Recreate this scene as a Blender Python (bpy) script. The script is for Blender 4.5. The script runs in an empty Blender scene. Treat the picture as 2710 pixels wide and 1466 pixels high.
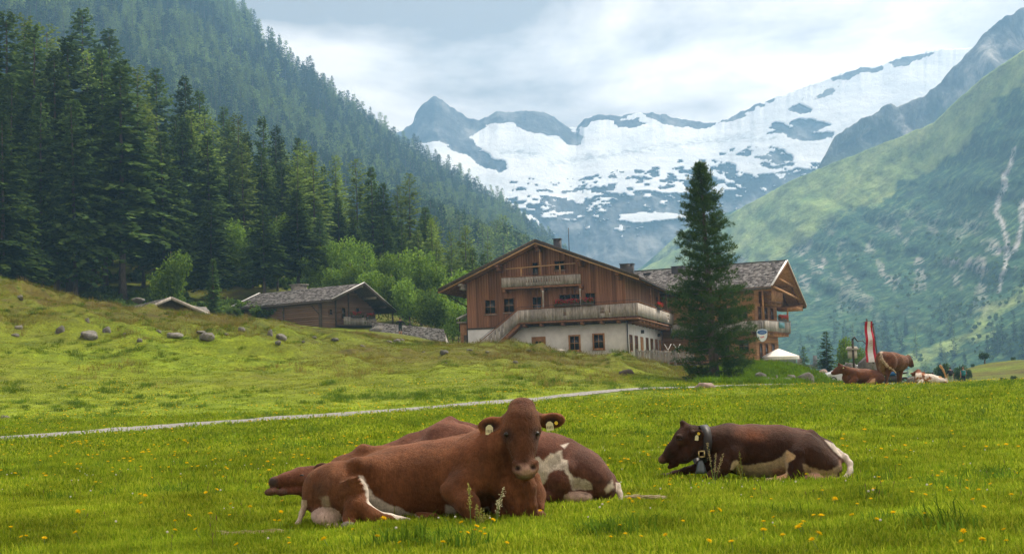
import bpy, math, random
import numpy as np
from mathutils import Vector, Matrix
sc = bpy.context.scene
COL = sc.collection
R = math.radians
# ------------------------------------------------------------------ camera
CAMZ = 1.2
FPX = 3764.0            # focal length in photograph pixels (2710 wide)
PITCH, ROLL = math.atan(287/FPX), R(2.0)
cam_d = bpy.data.cameras.new('camera'); cam = bpy.data.objects.new('camera', cam_d); COL.objects.link(cam)
cam_d.sensor_width = 36.0; cam_d.lens = 36.0*FPX/2710; cam_d.clip_start = 0.1; cam_d.clip_end = 20000
CAMROT = Matrix.Rotation(R(90)+PITCH, 3, 'X') @ Matrix.Rotation(-ROLL, 3, 'Z')
cam.matrix_world = Matrix.Translation((0, 0, CAMZ)) @ CAMROT.to_4x4()
sc.camera = cam
# ------------------------------------------------------------------ sky, sun, exposure
SUN_AZ, SUN_EL = R(48), R(54)       # azimuth to the right of the view direction
w = bpy.data.worlds.new('World'); sc.world = w; w.use_nodes = True
nt = w.node_tree; nt.nodes.clear()
def wn(t, **k):
    n = nt.nodes.new(t)
    for a, b in k.items(): setattr(n, a, b)
    return n
out = wn('ShaderNodeOutputWorld'); bg = wn('ShaderNodeBackground')
sky = wn('ShaderNodeTexSky', sky_type='NISHITA', sun_disc=False, sun_elevation=SUN_EL, sun_rotation=SUN_AZ, altitude=1600, dust_density=2.0)
skym = wn('ShaderNodeMix', data_type='RGBA', blend_type='MULTIPLY'); skym.inputs[0].default_value = 1
skym.inputs[7].default_value = (0.085,)*3+(1,)
tc = wn('ShaderNodeTexCoord')
mp = wn('ShaderNodeMapping'); mp.inputs['Scale'].default_value = (2.2, 2.2, 5.0); mp.inputs['Location'].default_value = (1.36, 0.2, 0.55)
n1 = wn('ShaderNodeTexNoise'); n1.inputs['Scale'].default_value = 1.9; n1.inputs['Detail'].default_value = 7; n1.inputs['Roughness'].default_value = .55; n1.inputs['Distortion'].default_value = .35
r1 = wn('ShaderNodeValToRGB')
r1.color_ramp.elements[0].position = .40; r1.color_ramp.elements[0].color = (.42, .36, .325, 1)
r1.color_ramp.elements[1].position = .59; r1.color_ramp.elements[1].color = (1.36, 1.16, 1.0, 1)
# thicker grey away from the sun, brighter where the sun is behind the cloud
sd = wn('ShaderNodeVectorMath', operation='DOT_PRODUCT'); sd.inputs[1].default_value = (math.sin(SUN_AZ)*math.cos(SUN_EL), math.cos(SUN_AZ)*math.cos(SUN_EL), math.sin(SUN_EL))
sr = wn('ShaderNodeMapRange'); sr.inputs[1].default_value = .35; sr.inputs[2].default_value = 1; sr.inputs[3].default_value = .8; sr.inputs[4].default_value = 1.3
cm = wn('ShaderNodeVectorMath', operation='SCALE')
n2 = wn('ShaderNodeTexNoise'); n2.inputs['Scale'].default_value = 2.6; n2.inputs['Detail'].default_value = 5
r2 = wn('ShaderNodeMapRange'); r2.inputs[1].default_value = .62; r2.inputs[2].default_value = .8; r2.inputs[3].default_value = 1; r2.inputs[4].default_value = .9
mx = wn('ShaderNodeMix', data_type='RGBA')
L = nt.links.new
L(sky.outputs[0], skym.inputs[6]); L(tc.outputs['Generated'], mp.inputs[0]); L(mp.outputs[0], n1.inputs['Vector']); L(n1.outputs[0], r1.inputs[0])
L(tc.outputs['Generated'], sd.inputs[0]); L(sd.outputs['Value'], sr.inputs[0]); L(r1.outputs[0], cm.inputs[0]); L(sr.outputs[0], cm.inputs['Scale'])
L(mp.outputs[0], n2.inputs['Vector']); L(n2.outputs[0], r2.inputs[0]); L(r2.outputs[0], mx.inputs[0])
L(skym.outputs[2], mx.inputs[6]); L(cm.outputs[0], mx.inputs[7]); L(mx.outputs[2], bg.inputs[0]); L(bg.outputs[0], out.inputs[0])
bg.inputs[1].default_value = .88
sl = bpy.data.lights.new('sun', 'SUN'); sun = bpy.data.objects.new('sun', sl); COL.objects.link(sun)
sl.energy = 4.6; sl.angle = R(9); sl.color = (1, .90, .74)
sun.rotation_euler = (Vector((math.sin(SUN_AZ)*math.cos(SUN_EL), math.cos(SUN_AZ)*math.cos(SUN_EL), math.sin(SUN_EL)))).to_track_quat('Z', 'Y').to_euler()
sun.location = (40, 60, 80)
sc.view_settings.view_transform = 'Standard'; sc.view_settings.look = 'None'; sc.view_settings.exposure = 0.58; sc.view_settings.gamma = 1
sc.render.engine = 'CYCLES'
cy = sc.cycles
cy.use_denoising = True; cy.use_adaptive_sampling = True; cy.adaptive_threshold = .025; cy.adaptive_min_samples = 16
cy.max_bounces = 6; cy.diffuse_bounces = 2; cy.glossy_bounces = 2; cy.transmission_bounces = 3; cy.transparent_max_bounces = 6; cy.volume_bounces = 1
cy.sample_clamp_indirect = 6; cy.caustics_reflective = False; cy.caustics_refractive = False
# ------------------------------------------------------------------ helpers
CR = np.array(CAMROT)
def P(px, py, d):
    """world point at depth d (along +Y) seen at photograph pixel (px, py)"""
    v = CR @ np.array([(px-1355)/FPX, (733-py)/FPX, -1.0])
    v = v*(d/v[1]); return np.array([v[0], v[1], v[2]+CAMZ])
def zi(px, py, d): return float(P(px, py, d)[2])
def PV(px, py, d): return Vector(P(px, py, d))
def unproj(pts):
    """world points (n,3) -> photograph pixels (n,2)"""
    q = (np.asarray(pts, float)-np.array([0, 0, CAMZ])) @ CR
    return np.stack([1355+FPX*q[:, 0]/-q[:, 2], 733-FPX*q[:, 1]/-q[:, 2]], 1)
def hsh(ix, iy, iz, seed):
    with np.errstate(over='ignore'):
        h = (ix.astype(np.int64)*374761393 + iy.astype(np.int64)*668265263 + iz.astype(np.int64)*2147483647 + seed*974634777) & 0xffffffff
        h = ((h ^ (h >> 13))*1274126177) & 0xffffffff
        h = (h ^ (h >> 16)) & 0xffffffff
        h = (h*2246822519) & 0xffffffff; h = (h ^ (h >> 15)) & 0xffffffff
    return h/4294967295.0
def vnoise(x, y, z=None, seed=0):
    x = np.asarray(x, float); y = np.asarray(y, float); z = np.zeros_like(x) if z is None else np.asarray(z, float)
    ix, iy, iz = np.floor(x), np.floor(y), np.floor(z); fx, fy, fz = x-ix, y-iy, z-iz
    fx, fy, fz = [t*t*t*(t*(t*6-15)+10) for t in (fx, fy, fz)]
    r = 0
    for dx in (0, 1):
        for dy in (0, 1):
            for dz in (0, 1):
                r = r + hsh(ix+dx, iy+dy, iz+dz, seed)*(fx if dx else 1-fx)*(fy if dy else 1-fy)*(fz if dz else 1-fz)
    return r*2-1
def fbm(x, y, z=None, seed=0, oct=4, gain=.5, lac=2.03):
    r = 0; a = 1; t = 0
    for o in range(oct):
        k = lac**o
        r = r + a*vnoise(np.asarray(x)*k, np.asarray(y)*k, None if z is None else np.asarray(z)*k, seed+o*17); t += a; a *= gain
    return r/t
def mesh_np(name, V, F, smooth=False):
    """mesh from arrays; F (n,3) or (n,4) or a list of such"""
    Fs = F if isinstance(F, list) else [F]
    V = np.asarray(V, np.float32); me = bpy.data.meshes.new(name)
    me.vertices.add(len(V)); me.vertices.foreach_set('co', V.ravel())
    loops = np.concatenate([np.asarray(f, np.int32).ravel() for f in Fs])
    tot = np.concatenate([np.full(len(f), np.asarray(f).shape[1], np.int32) for f in Fs])
    me.loops.add(len(loops)); me.loops.foreach_set('vertex_index', loops)
    me.polygons.add(len(tot)); me.polygons.foreach_set('loop_start', np.concatenate([[0], np.cumsum(tot)[:-1]]).astype(np.int32))
    if smooth: me.polygons.foreach_set('use_smooth', np.ones(len(tot), bool))
    me.update(calc_edges=True); me.validate(); return me
def vcol(me, rgb, name='col'):
    a = me.color_attributes.new(name, 'FLOAT_COLOR', 'POINT')
    c = np.ones((len(rgb), 4), np.float32); c[:, :3] = rgb; a.data.foreach_set('color', c.ravel())
def vfloat(me, v, name):
    a = me.attributes.new(name, 'FLOAT', 'POINT'); a.data.foreach_set('value', np.asarray(v, np.float32))
def ob(name, me, mat=None, parent=None, loc=None, kind=None):
    o = bpy.data.objects.new(name, me); COL.objects.link(o)
    if mat is not None and me is not None and not len(me.materials): me.materials.append(mat)
    if parent is not None: o.parent = parent
    if loc is not None: o.location = loc
    if kind: o['kind'] = kind
    return o
def tag(o, label, cat, group=None):
    o['label'] = label; o['category'] = cat
    if group: o['group'] = group
    return o
def thing(name, label, cat, loc=(0, 0, 0), group=None, rz=0):
    o = bpy.data.objects.new(name, None); COL.objects.link(o); o.location = loc; o.rotation_euler = (0, 0, rz)
    o.empty_display_size = .2
    return tag(o, label, cat, group)
class MB:
    """collects simple solids, then becomes one mesh"""
    def __init__(s): s.v = []; s.q = []; s.t = []; s.n = 0
    def add(s, V, q=None, t=None):
        V = np.asarray(V, float).reshape(-1, 3); s.v.append(V)
        if q is not None and len(q): s.q.append(np.asarray(q, int)+s.n)
        if t is not None and len(t): s.t.append(np.asarray(t, int)+s.n)
        s.n += len(V); return s
    def hexa(s, c8):
        """8 corners: bottom loop 0-3, top loop 4-7"""
        return s.add(c8, [[3, 2, 1, 0], [4, 5, 6, 7], [0, 1, 5, 4], [1, 2, 6, 5], [2, 3, 7, 6], [3, 0, 4, 7]])
    def box(s, a, b):
        x0, y0, z0 = np.minimum(a, b); x1, y1, z1 = np.maximum(a, b)
        return s.hexa([[x0, y0, z0], [x1, y0, z0], [x1, y1, z0], [x0, y1, z0], [x0, y0, z1], [x1, y0, z1], [x1, y1, z1], [x0, y1, z1]])
    def beam(s, a, b, wd, ht, up=(0, 0, 1)):
        a = np.asarray(a, float); b = np.asarray(b, float); d = b-a; d = d/np.linalg.norm(d)
        r = np.cross(d, up); r = r/np.linalg.norm(r); u = np.cross(r, d); r = r*wd/2; u = u*ht/2
        return s.hexa([a-r-u, a+r-u, b+r-u, b-r-u, a-r+u, a+r+u, b+r+u, b-r+u])
    def tube(s, pts, rad, n=8, cap=True):
        pts = np.asarray(pts, float); rad = np.broadcast_to(np.asarray(rad, float), (len(pts),))
        T = np.gradient(pts, axis=0); T /= np.linalg.norm(T, axis=1)[:, None]
        ref = np.array([0, 0, 1.]) if abs(T[0][2]) < .9 else np.array([1., 0, 0]); V = []
        for p, t, r in zip(pts, T, rad):
            a = np.cross(t, ref); a /= np.linalg.norm(a); b = np.cross(t, a); ref = np.cross(a, t)
            an = np.arange(n)*2*math.pi/n
            V.append(p+r*(np.cos(an)[:, None]*a+np.sin(an)[:, None]*b))
        m = len(pts); V = np.concatenate(V); q = []
        for i in range(m-1):
            for j in range(n): q.append([i*n+j, i*n+(j+1) % n, (i+1)*n+(j+1) % n, (i+1)*n+j])
        t = []
        if cap:
            V = np.concatenate([V, pts[:1], pts[-1:]])
            for j in range(n): t += [[m*n, (j+1) % n, j], [m*n+1, (m-1)*n+j, (m-1)*n+(j+1) % n]]
        return s.add(V, q, t)
    def ell(s, c, r, rot=None, nu=12, nv=8, jit=0, seed=0):
        th = np.arange(nu)*2*math.pi/nu; ph = np.linspace(0, math.pi, nv+1)[1:-1]
        V = [[math.sin(p)*math.cos(t), math.sin(p)*math.sin(t), math.cos(p)] for p in ph for t in th]+[[0, 0, 1], [0, 0, -1]]
        V = np.array(V)
        if jit: V = V*(1+jit*fbm(V[:, 0]*1.7+seed*3.1, V[:, 1]*1.7, V[:, 2]*1.7, seed, 3))[:, None]
        V = V*np.asarray(r, float)
        if rot is not None: V = V @ np.asarray(rot).T
        V = V+np.asarray(c, float); q = []; t = []; k = len(ph)
        for i in range(k-1):
            for j in range(nu): q.append([i*nu+j, (i+1)*nu+j, (i+1)*nu+(j+1) % nu, i*nu+(j+1) % nu])
        for j in range(nu): t += [[k*nu, j, (j+1) % nu], [k*nu+1, (k-1)*nu+(j+1) % nu, (k-1)*nu+j]]
        return s.add(V, q, t)
    def prism(s, poly, z0, z1, f=lambda p, z: (p[0], p[1], z)):
        """extruded outline; f maps (p, z) to a point"""
        n = len(poly); V = [f(p, z0) for p in poly]+[f(p, z1) for p in poly]
        s.add(V, [[i, (i+1) % n, n+(i+1) % n, n+i] for i in range(n)])
        c = np.mean(np.asarray(poly, float), 0)
        s.add([f(p, z0) for p in poly]+[f(c, z0)], None, [[(i+1) % n, i, n] for i in range(n)])
        return s.add([f(p, z1) for p in poly]+[f(c, z1)], None, [[i, (i+1) % n, n] for i in range(n)])
    def mesh(s, name, smooth=False, tf=None):
        V = np.concatenate(s.v)
        if tf is not None: V = tf(V)
        F = []
        if s.q: F.append(np.concatenate(s.q))
        if s.t: F.append(np.concatenate(s.t))
        return mesh_np(name, V, F, smooth)
    def build(s, name, mat, parent=None, smooth=False, loc=None, kind=None, tf=None):
        return ob(name, s.mesh(name, smooth, tf), mat, parent, loc, kind)
# ------------------------------------------------------------------ material helper
class NT:
    def __init__(s, name):
        s.m = bpy.data.materials.new(name); s.m.use_nodes = True; s.t = s.m.node_tree; s.t.nodes.clear()
        s.out = s.n('ShaderNodeOutputMaterial')
    def n(s, t, **k):
        x = s.t.nodes.new(t)
        for a, b in k.items():
            if a.startswith('i_'):
                key = a[2:]; x.inputs[int(key) if key.isdigit() else key.replace('_', ' ')].default_value = b
            else: setattr(x, a, b)
        return x
    def l(s, a, b): s.t.links.new(a, b)
    def noise(s, scale, detail=4, rough=.55, vec=None, dist=0):
        x = s.n('ShaderNodeTexNoise'); x.inputs['Scale'].default_value = scale; x.inputs['Detail'].default_value = detail
        x.inputs['Roughness'].default_value = rough; x.inputs['Distortion'].default_value = dist
        if vec is not None: s.l(vec, x.inputs['Vector'])
        return x.outputs[0]
    def pos(s): return s.n('ShaderNodeNewGeometry').outputs['Position']
    def objc(s): return s.n('ShaderNodeTexCoord').outputs['Object']
    def rng(s, v, a, b, c=0, d=1):
        x = s.n('ShaderNodeMapRange'); s.l(v, x.inputs[0])
        for i, k in enumerate((a, b, c, d)): x.inputs[i+1].default_value = k
        return x.outputs[0]
    def ramp(s, v, *st):
        x = s.n('ShaderNodeValToRGB'); e = x.color_ramp.elements
        while len(e) < len(st): e.new(.5)
        for k, (p, c) in zip(e, st): k.position = p; k.color = tuple(c)+(1,)
        s.l(v, x.inputs[0]); return x.outputs[0]
    def mix(s, f, a, b, mode='MIX'):
        x = s.n('ShaderNodeMix', data_type='RGBA', blend_type=mode)
        for i, v in ((0, f), (6, a), (7, b)):
            if isinstance(v, (int, float)): x.inputs[i].default_value = v
            elif isinstance(v, (tuple, list)): x.inputs[i].default_value = tuple(v)+(1,)
            else: s.l(v, x.inputs[i])
        return x.outputs[2]
    def scale(s, c, f):
        x = s.n('ShaderNodeVectorMath', operation='SCALE')
        if isinstance(c, (tuple, list)): x.inputs[0].default_value = c
        else: s.l(c, x.inputs[0])
        if isinstance(f, (int, float)): x.inputs['Scale'].default_value = f
        else: s.l(f, x.inputs['Scale'])
        return x.outputs[0]
    def math(s, op, a, b=0):
        x = s.n('ShaderNodeMath', operation=op)
        for i, v in enumerate((a, b)):
            if isinstance(v, (int, float)): x.inputs[i].default_value = v
            else: s.l(v, x.inputs[i])
        return x.outputs[0]
    def attr(s, name, o='Color'): return s.n('ShaderNodeAttribute', attribute_name=name).outputs[o]
    def island(s): return s.n('ShaderNodeNewGeometry').outputs['Random Per Island']
    def orand(s): return s.n('ShaderNodeObjectInfo').outputs['Random']
    def map(s, vec, scale):
        x = s.n('ShaderNodeMapping'); x.inputs['Scale'].default_value = scale; s.l(vec, x.inputs[0]); return x.outputs[0]
    def bsdf(s, col, rough=.8, bump=None, bstr=.3, bdist=.02, spec=.3, metal=0, sss=0):
        b = s.n('ShaderNodeBsdfPrincipled'); b.inputs['Specular IOR Level'].default_value = spec; b.inputs['Metallic'].default_value = metal
        if isinstance(col, (tuple, list)): b.inputs['Base Color'].default_value = tuple(col)+(1,)
        else: s.l(col, b.inputs['Base Color'])
        if isinstance(rough, (int, float)): b.inputs['Roughness'].default_value = rough
        else: s.l(rough, b.inputs['Roughness'])
        if bump is not None:
            k = s.n('ShaderNodeBump'); k.inputs['Strength'].default_value = bstr; k.inputs['Distance'].default_value = bdist
            s.l(bump, k.inputs['Height']); s.l(k.outputs[0], b.inputs['Normal'])
        s.l(b.outputs[0], s.out.inputs[0]); return s.m
    def leaf(s, col, trans=.35):
        d = s.n('ShaderNodeBsdfDiffuse'); t = s.n('ShaderNodeBsdfTranslucent'); m = s.n('ShaderNodeMixShader'); m.inputs[0].default_value = trans
        for k in (d, t):
            if isinstance(col, (tuple, list)): k.inputs[0].default_value = tuple(col)+(1,)
            else: s.l(col, k.inputs[0])
        s.l(d.outputs[0], m.inputs[1]); s.l(t.outputs[0], m.inputs[2]); s.l(m.outputs[0], s.out.inputs[0]); return s.m
def plain(name, col, rough=.7, spec=.3, metal=0, var=.12, nscale=6.0):
    t = NT(name); n = t.noise(nscale, 4, .6, t.objc()); c = t.scale(col, t.rng(n, .3, .7, 1-var, 1+var))
    return t.bsdf(c, rough, n, .15, .01, spec, metal)
# ------------------------------------------------------------------ the meadow and the hill: one sheet
DK = np.array([1.5, 8, 10.5, 12.3, 15.7, 22, 30, 42, 54, 66, 76, 82, 86, 100, 112, 130, 150, 180, 230, 300, 420])
def column(px, near, path_z, ridge, behind):
    """near: z at 8..30, path_z: z at 42,54; ridge: z at 66,76,86,100; behind: 112..420"""
    if len(ridge) == 4: ridge = ridge[:2]+[ridge[1]*.4+ridge[2]*.6]+ridge[2:]
    return [near[0]]+near+path_z+ridge+behind
CT = []
def left_col(px, ry, fy, n12, hut):
    r = zi(px, ry, 100); f = zi(px, fy, 180)
    a = .62 if px < 1000 else .75
    k = lambda t: a+(r-a)*t
    CT.append((px, column(px, [.2, .2, n12, .16 if px < 1400 else .1, .16, .22], [.38, .62 if px > 500 else .75], [k(.2), k(.42), k(.68), r],
        [r+.05, r-.15 if hut is None else hut-.3, r+.2 if hut is None else hut, f, f+7, f+13, f+22])))
left_col(-900, 640, 600, .3, None); left_col(-300, 690, 650, .3, None); left_col(0, 733, 735, .3, None); left_col(125, 768, 742, .3, None); left_col(251, 797, 735, .3, None)
left_col(345, 817, 737, .3, None); left_col(540, 838, 745, .3, None); left_col(650, 844, 752, .3, zi(650, 850, 150)); left_col(712, 855, 756, .28, zi(700, 868, 150)); left_col(848, 874, 765, .25, zi(848, 880, 150))
left_col(1000, 890, 782, .22, zi(1000, 886, 150)); left_col(1130, 906, 800, .2, zi(1130, 900, 150))
bld = zi(1662, 958, 116)
for px, ry, z180 in ((1240, 906, 8.), (1410, 926, 6.), (1550, 946, 4.), (1680, 957, 3.)):
    r = zi(px, ry, 100); k = lambda t: .8+(r-.8)*t
    CT.append((px, column(px, [.2, .2, .17, .1, .14, .22], [.42, .68], [k(.22), k(.45), k(.72), r], [max(r-.1, bld) if px > 1500 else r+.0, r, r, z180, z180-2, z180-6, z180-10])))
CT.append((1790, column(0, [.2, .2, .17, .08, .14, .22], [.45, .72], [.9, 1.05, zi(1790, 984, 86), zi(1790, 980, 95)], [2.2, 2.5, 2.5, 2, 0, -4, -8])))
CT.append((1880, column(0, [.2, .2, .17, .05, .12, .22], [.45, .72], [.9, .95, .98, 1.0, 1.7], [2.2, 2.5, 2.5, 1.5, -1, -5, -9])))
CT.append((1950, column(0, [.2, .2, .17, .05, .12, .22], [.45, .70], [.86, .80, .9, 2.0, 2.3], [2.4, 2.5, 2.5, 1.5, -1, -6, -10])))
CT.append((2090, column(0, [.2, .2, .17, .05, .12, .22], [.45, .68], [.80, .7, .8, 1.7, 2.1], [2.2, 2.2, 2.2, 1., -2, -6, -10])))
CT.append((2200, column(0, [.2, .2, .17, .05, .12, .22], [.45, .66], [.72, .15, .1, .1, 0], [-.05, .1, 1.2, 0, -3, -7, -11])))
CT.append((2155, column(0, [.2, .2, .17, .05, .12, .22], [.45, .67], [.77, .6, .6, 1.3, 1.75], [1.8, 1.8, 1.6, 0, -3, -7, -11])))
CT.append((2330, column(0, [.2, .2, .17, .05, .12, .22], [.45, .64], [.66, .15, .1, .2], [.2, 0, -.2, -1, -3, -7, -11])))
for px, cy_ in ((2430, 1016), (2500, 990), (2566, 965), (2710, 944), (3000, 915), (3500, 880)):
    c = zi(px, cy_, 230)
    CT.append((px, column(0, [.2, .2, .17, .05, .12, .22], [.45, .62], [.64, .45, .2, -.1], [-.3, -.5, -.5, -.4+.35*(c+.4), c, c-6, c-16])))
CT.sort(key=lambda c: c[0])
CA = np.array([P(c[0], 1000, 100.)[0]/100 for c in CT]); CZ = np.array([c[1] for c in CT])
GA = np.linspace(-.85, .75, 321); GL = np.linspace(math.log(1.5), math.log(420), 321)
_t = np.stack([np.interp(GL, np.log(DK), z) for z in CZ]); GZ = np.stack([np.interp(GA, CA, _t[:, i]) for i in range(len(GL))], 1)
def blur(A, ax, k=5):
    w_ = np.exp(-.5*(np.arange(-k, k+1)/(k/2.2))**2); w_ /= w_.sum()
    B = np.pad(A, [(k, k) if i == ax else (0, 0) for i in range(2)], mode='edge')
    return sum(wi*np.take(B, np.arange(i, i+A.shape[ax]), ax) for i, wi in enumerate(w_))
GZ = blur(blur(GZ, 0, 5), 1, 5)
PATH = [(-260, 1184, 33), (0, 1168, 36), (300, 1145, 39), (640, 1118, 43), (1000, 1089, 47), (1335, 1065, 51), (1480, 1052, 54), (1605, 1044, 57), (1760, 1034, 60), (1900, 1026, 63), (2040, 1019, 67), (2200, 1030, 77), (2420, 1026, 86), (2640, 1026, 100), (2900, 1030, 116)]
PATHP = np.array([P(*p)[:2] for p in PATH])
def path_dist(x, y):
    d = np.full(np.shape(x), 1e9)
    for a, b in zip(PATHP[:-1], PATHP[1:]):
        ab = b-a; t = np.clip(((x-a[0])*ab[0]+(y-a[1])*ab[1])/(ab@ab), 0, 1)
        d = np.minimum(d, np.hypot(x-a[0]-t*ab[0], y-a[1]-t*ab[1]))
    return d
def gz0(x, y):
    x = np.asarray(x, float); y = np.maximum(np.asarray(y, float), 1.5)
    u = np.clip((x/y-GA[0])/(GA[1]-GA[0]), 0, len(GA)-1.001); v = np.clip((np.log(y)-GL[0])/(GL[1]-GL[0]), 0, len(GL)-1.001)
    i = u.astype(int); j = v.astype(int); fu = u-i; fv = v-j
    return GZ[i, j]*(1-fu)*(1-fv)+GZ[i+1, j]*fu*(1-fv)+GZ[i, j+1]*(1-fu)*fv+GZ[i+1, j+1]*fu*fv
FLAT = []      # (x, y, r): places where the hummocks are smoothed away
def gz(x, y):
    x = np.asarray(x, float); y = np.asarray(y, float)
    px = x/np.maximum(y, 1)
    hill = np.clip((y-50)/30, 0, 1)*np.clip((.13-px)/.06, 0, 1)
    h = .05*fbm(x*.5, y*.5, None, 3, 3)+.025*fbm(x*2.1, y*2.1, None, 9, 2)
    hum = np.clip(fbm(x*.55, y*.35, None, 21, 3)+.05, 0, 1)
    h = h+hill*(1.0*hum+.28*np.clip(fbm(x*1.3, y*.8, None, 27, 3)+.1, 0, 1)+.35*fbm(x*.12, y*.12, None, 5, 2))*np.clip((y-58)/25, 0, 1)*(1-.55*np.clip((y-102)/10, 0, 1))
    h = h+.5*np.clip((y-160)/60, 0, 1)*fbm(x*.08, y*.08, None, 6, 3)
    h = h*(1-.85*np.exp(-((px+.066)/.045)**2)*np.clip((y-78)/10, 0, 1))
    h = h*np.clip((path_dist(x, y)-.6)/2.0, 0.05, 1)
    for fx, fy, fr in FLAT: h = h*np.clip((np.hypot(x-fx, y-fy)-fr)/max(fr*.5, 1), 0, 1)
    return gz0(x, y)+h
def gp(px, d):
    """ground point under photograph column px at depth d"""
    x = P(px, 1000, d)[0]
    for _ in range(2):
        z = float(gz(x, d)); q = (np.array([x, d, z])-[0, 0, CAMZ]) @ CR
        x += ((px-1355)/FPX*-q[2]-q[0])
    return Vector((x, d, float(gz(x, d))))
FLAT += [(11.5, 137, 26), (2., 128, 9)]
NA, ND = 420, 520
ga = np.linspace(-.8, .7, NA); gd = np.exp(np.linspace(math.log(1.6), math.log(400), ND))
A, D = np.meshgrid(ga, gd, indexing='ij'); X = A*D; Y = D
Z = gz(X, Y)
# the far valley floor carries the sheet on to the horizon
fd = np.array([520, 700, 1000, 1500, 2200, 3200.]); XF = ga[:, None]*fd; YF = np.broadcast_to(fd, XF.shape)
ZF = np.broadcast_to(np.array([-14, -18, -20, -22, -24, -26.]), XF.shape)
X = np.concatenate([X, XF], 1); Y = np.concatenate([Y, YF], 1); Z = np.concatenate([Z, ZF], 1)
def grid_faces(na, nd):
    i = np.arange(na-1)[:, None]*nd+np.arange(nd-1)[None]; i = i.ravel()
    return np.stack([i, i+nd, i+nd+1, i+1], 1)
gm = mesh_np('meadow', np.stack([X, Y, Z], -1).reshape(-1, 3), grid_faces(NA, X.shape[1]), True)
t = NT('meadow_soil'); p = t.pos()
big = t.noise(.06, 4, .6, p); mid = t.noise(.45, 5, .65, p, .4); fine = t.noise(6, 5, .7, p)
sepy = t.n('ShaderNodeSeparateXYZ'); t.l(p, sepy.inputs[0])
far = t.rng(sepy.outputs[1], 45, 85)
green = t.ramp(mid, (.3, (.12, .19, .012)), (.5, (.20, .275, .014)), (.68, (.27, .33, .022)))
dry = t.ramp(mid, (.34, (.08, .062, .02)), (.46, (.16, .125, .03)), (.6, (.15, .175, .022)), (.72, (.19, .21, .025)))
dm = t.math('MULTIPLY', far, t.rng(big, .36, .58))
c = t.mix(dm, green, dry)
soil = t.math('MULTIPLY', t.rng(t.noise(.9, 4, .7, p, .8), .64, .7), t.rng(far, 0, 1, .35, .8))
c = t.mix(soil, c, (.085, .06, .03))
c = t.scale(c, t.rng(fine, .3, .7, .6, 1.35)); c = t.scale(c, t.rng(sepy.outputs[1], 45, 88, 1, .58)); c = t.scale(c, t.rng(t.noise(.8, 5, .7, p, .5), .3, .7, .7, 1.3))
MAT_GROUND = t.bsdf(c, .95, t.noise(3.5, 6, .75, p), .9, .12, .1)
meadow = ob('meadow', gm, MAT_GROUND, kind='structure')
def hit(px, py, d0=8., d1=330.):
    """where the sight line through a photograph pixel meets the ground"""
    ds = np.exp(np.linspace(math.log(d0), math.log(d1), 900)); v = CR @ np.array([(px-1355)/FPX, (733-py)/FPX, -1.0]); q = v[None]*(ds/v[1])[:, None]; q[:, 2] += CAMZ
    below = np.where(q[:, 2] <= gz(q[:, 0], q[:, 1]))[0]; i = below[0] if len(below) else len(ds)-1
    return Vector((q[i, 0], q[i, 1], float(gz(q[i, 0], q[i, 1]))))
# gravel path: a sheet just above the ground
pp = []
for a, b in zip(PATHP[:-1], PATHP[1:]):
    for s_ in np.linspace(0, 1, 40, endpoint=False): pp.append(a+(b-a)*s_)
pp = np.array(pp)
for _ in range(30): pp[1:-1] = (pp[:-2]+2*pp[1:-1]+pp[2:])/4
tn = np.gradient(pp, axis=0); tn /= np.linalg.norm(tn, axis=1)[:, None]; nm = np.stack([-tn[:, 1], tn[:, 0]], 1)
off = np.linspace(-1, 1, 9); s_ = np.arange(len(pp))
wv = 1.35+.5*fbm(s_*.08, s_*0, None, 4, 3)+.25*fbm(s_*.45, s_*0+5, None, 14, 2)
wv = wv*np.interp(pp[:, 0]/pp[:, 1], [-.01, .02], [1, .42])
V = pp[:, None]+nm[:, None]*(off[None, :, None]*wv[:, None, None])
zz = gz(V[..., 0], V[..., 1])+.03*(1-off**2)[None]+.022
pm = mesh_np('path', np.concatenate([V, zz[..., None]], -1).reshape(-1, 3), grid_faces(len(pp), 9), True)
t = NT('gravel'); p = t.pos(); v = t.n('ShaderNodeTexVoronoi'); v.inputs['Scale'].default_value = 14; t.l(p, v.inputs['Vector'])
n_ = t.noise(1.1, 5, .7, p)
c = t.mix(t.rng(v.outputs['Color'], 0, 1, 0, 1), (.13, .125, .115), (.33, .32, .31)); c = t.mix(t.rng(n_, .58, .74), c, (.12, .15, .04))
MAT_GRAVEL = t.bsdf(c, .95, v.outputs['Distance'], .6, .03, .1)
ob('path', pm, MAT_GRAVEL, kind='structure')
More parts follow.
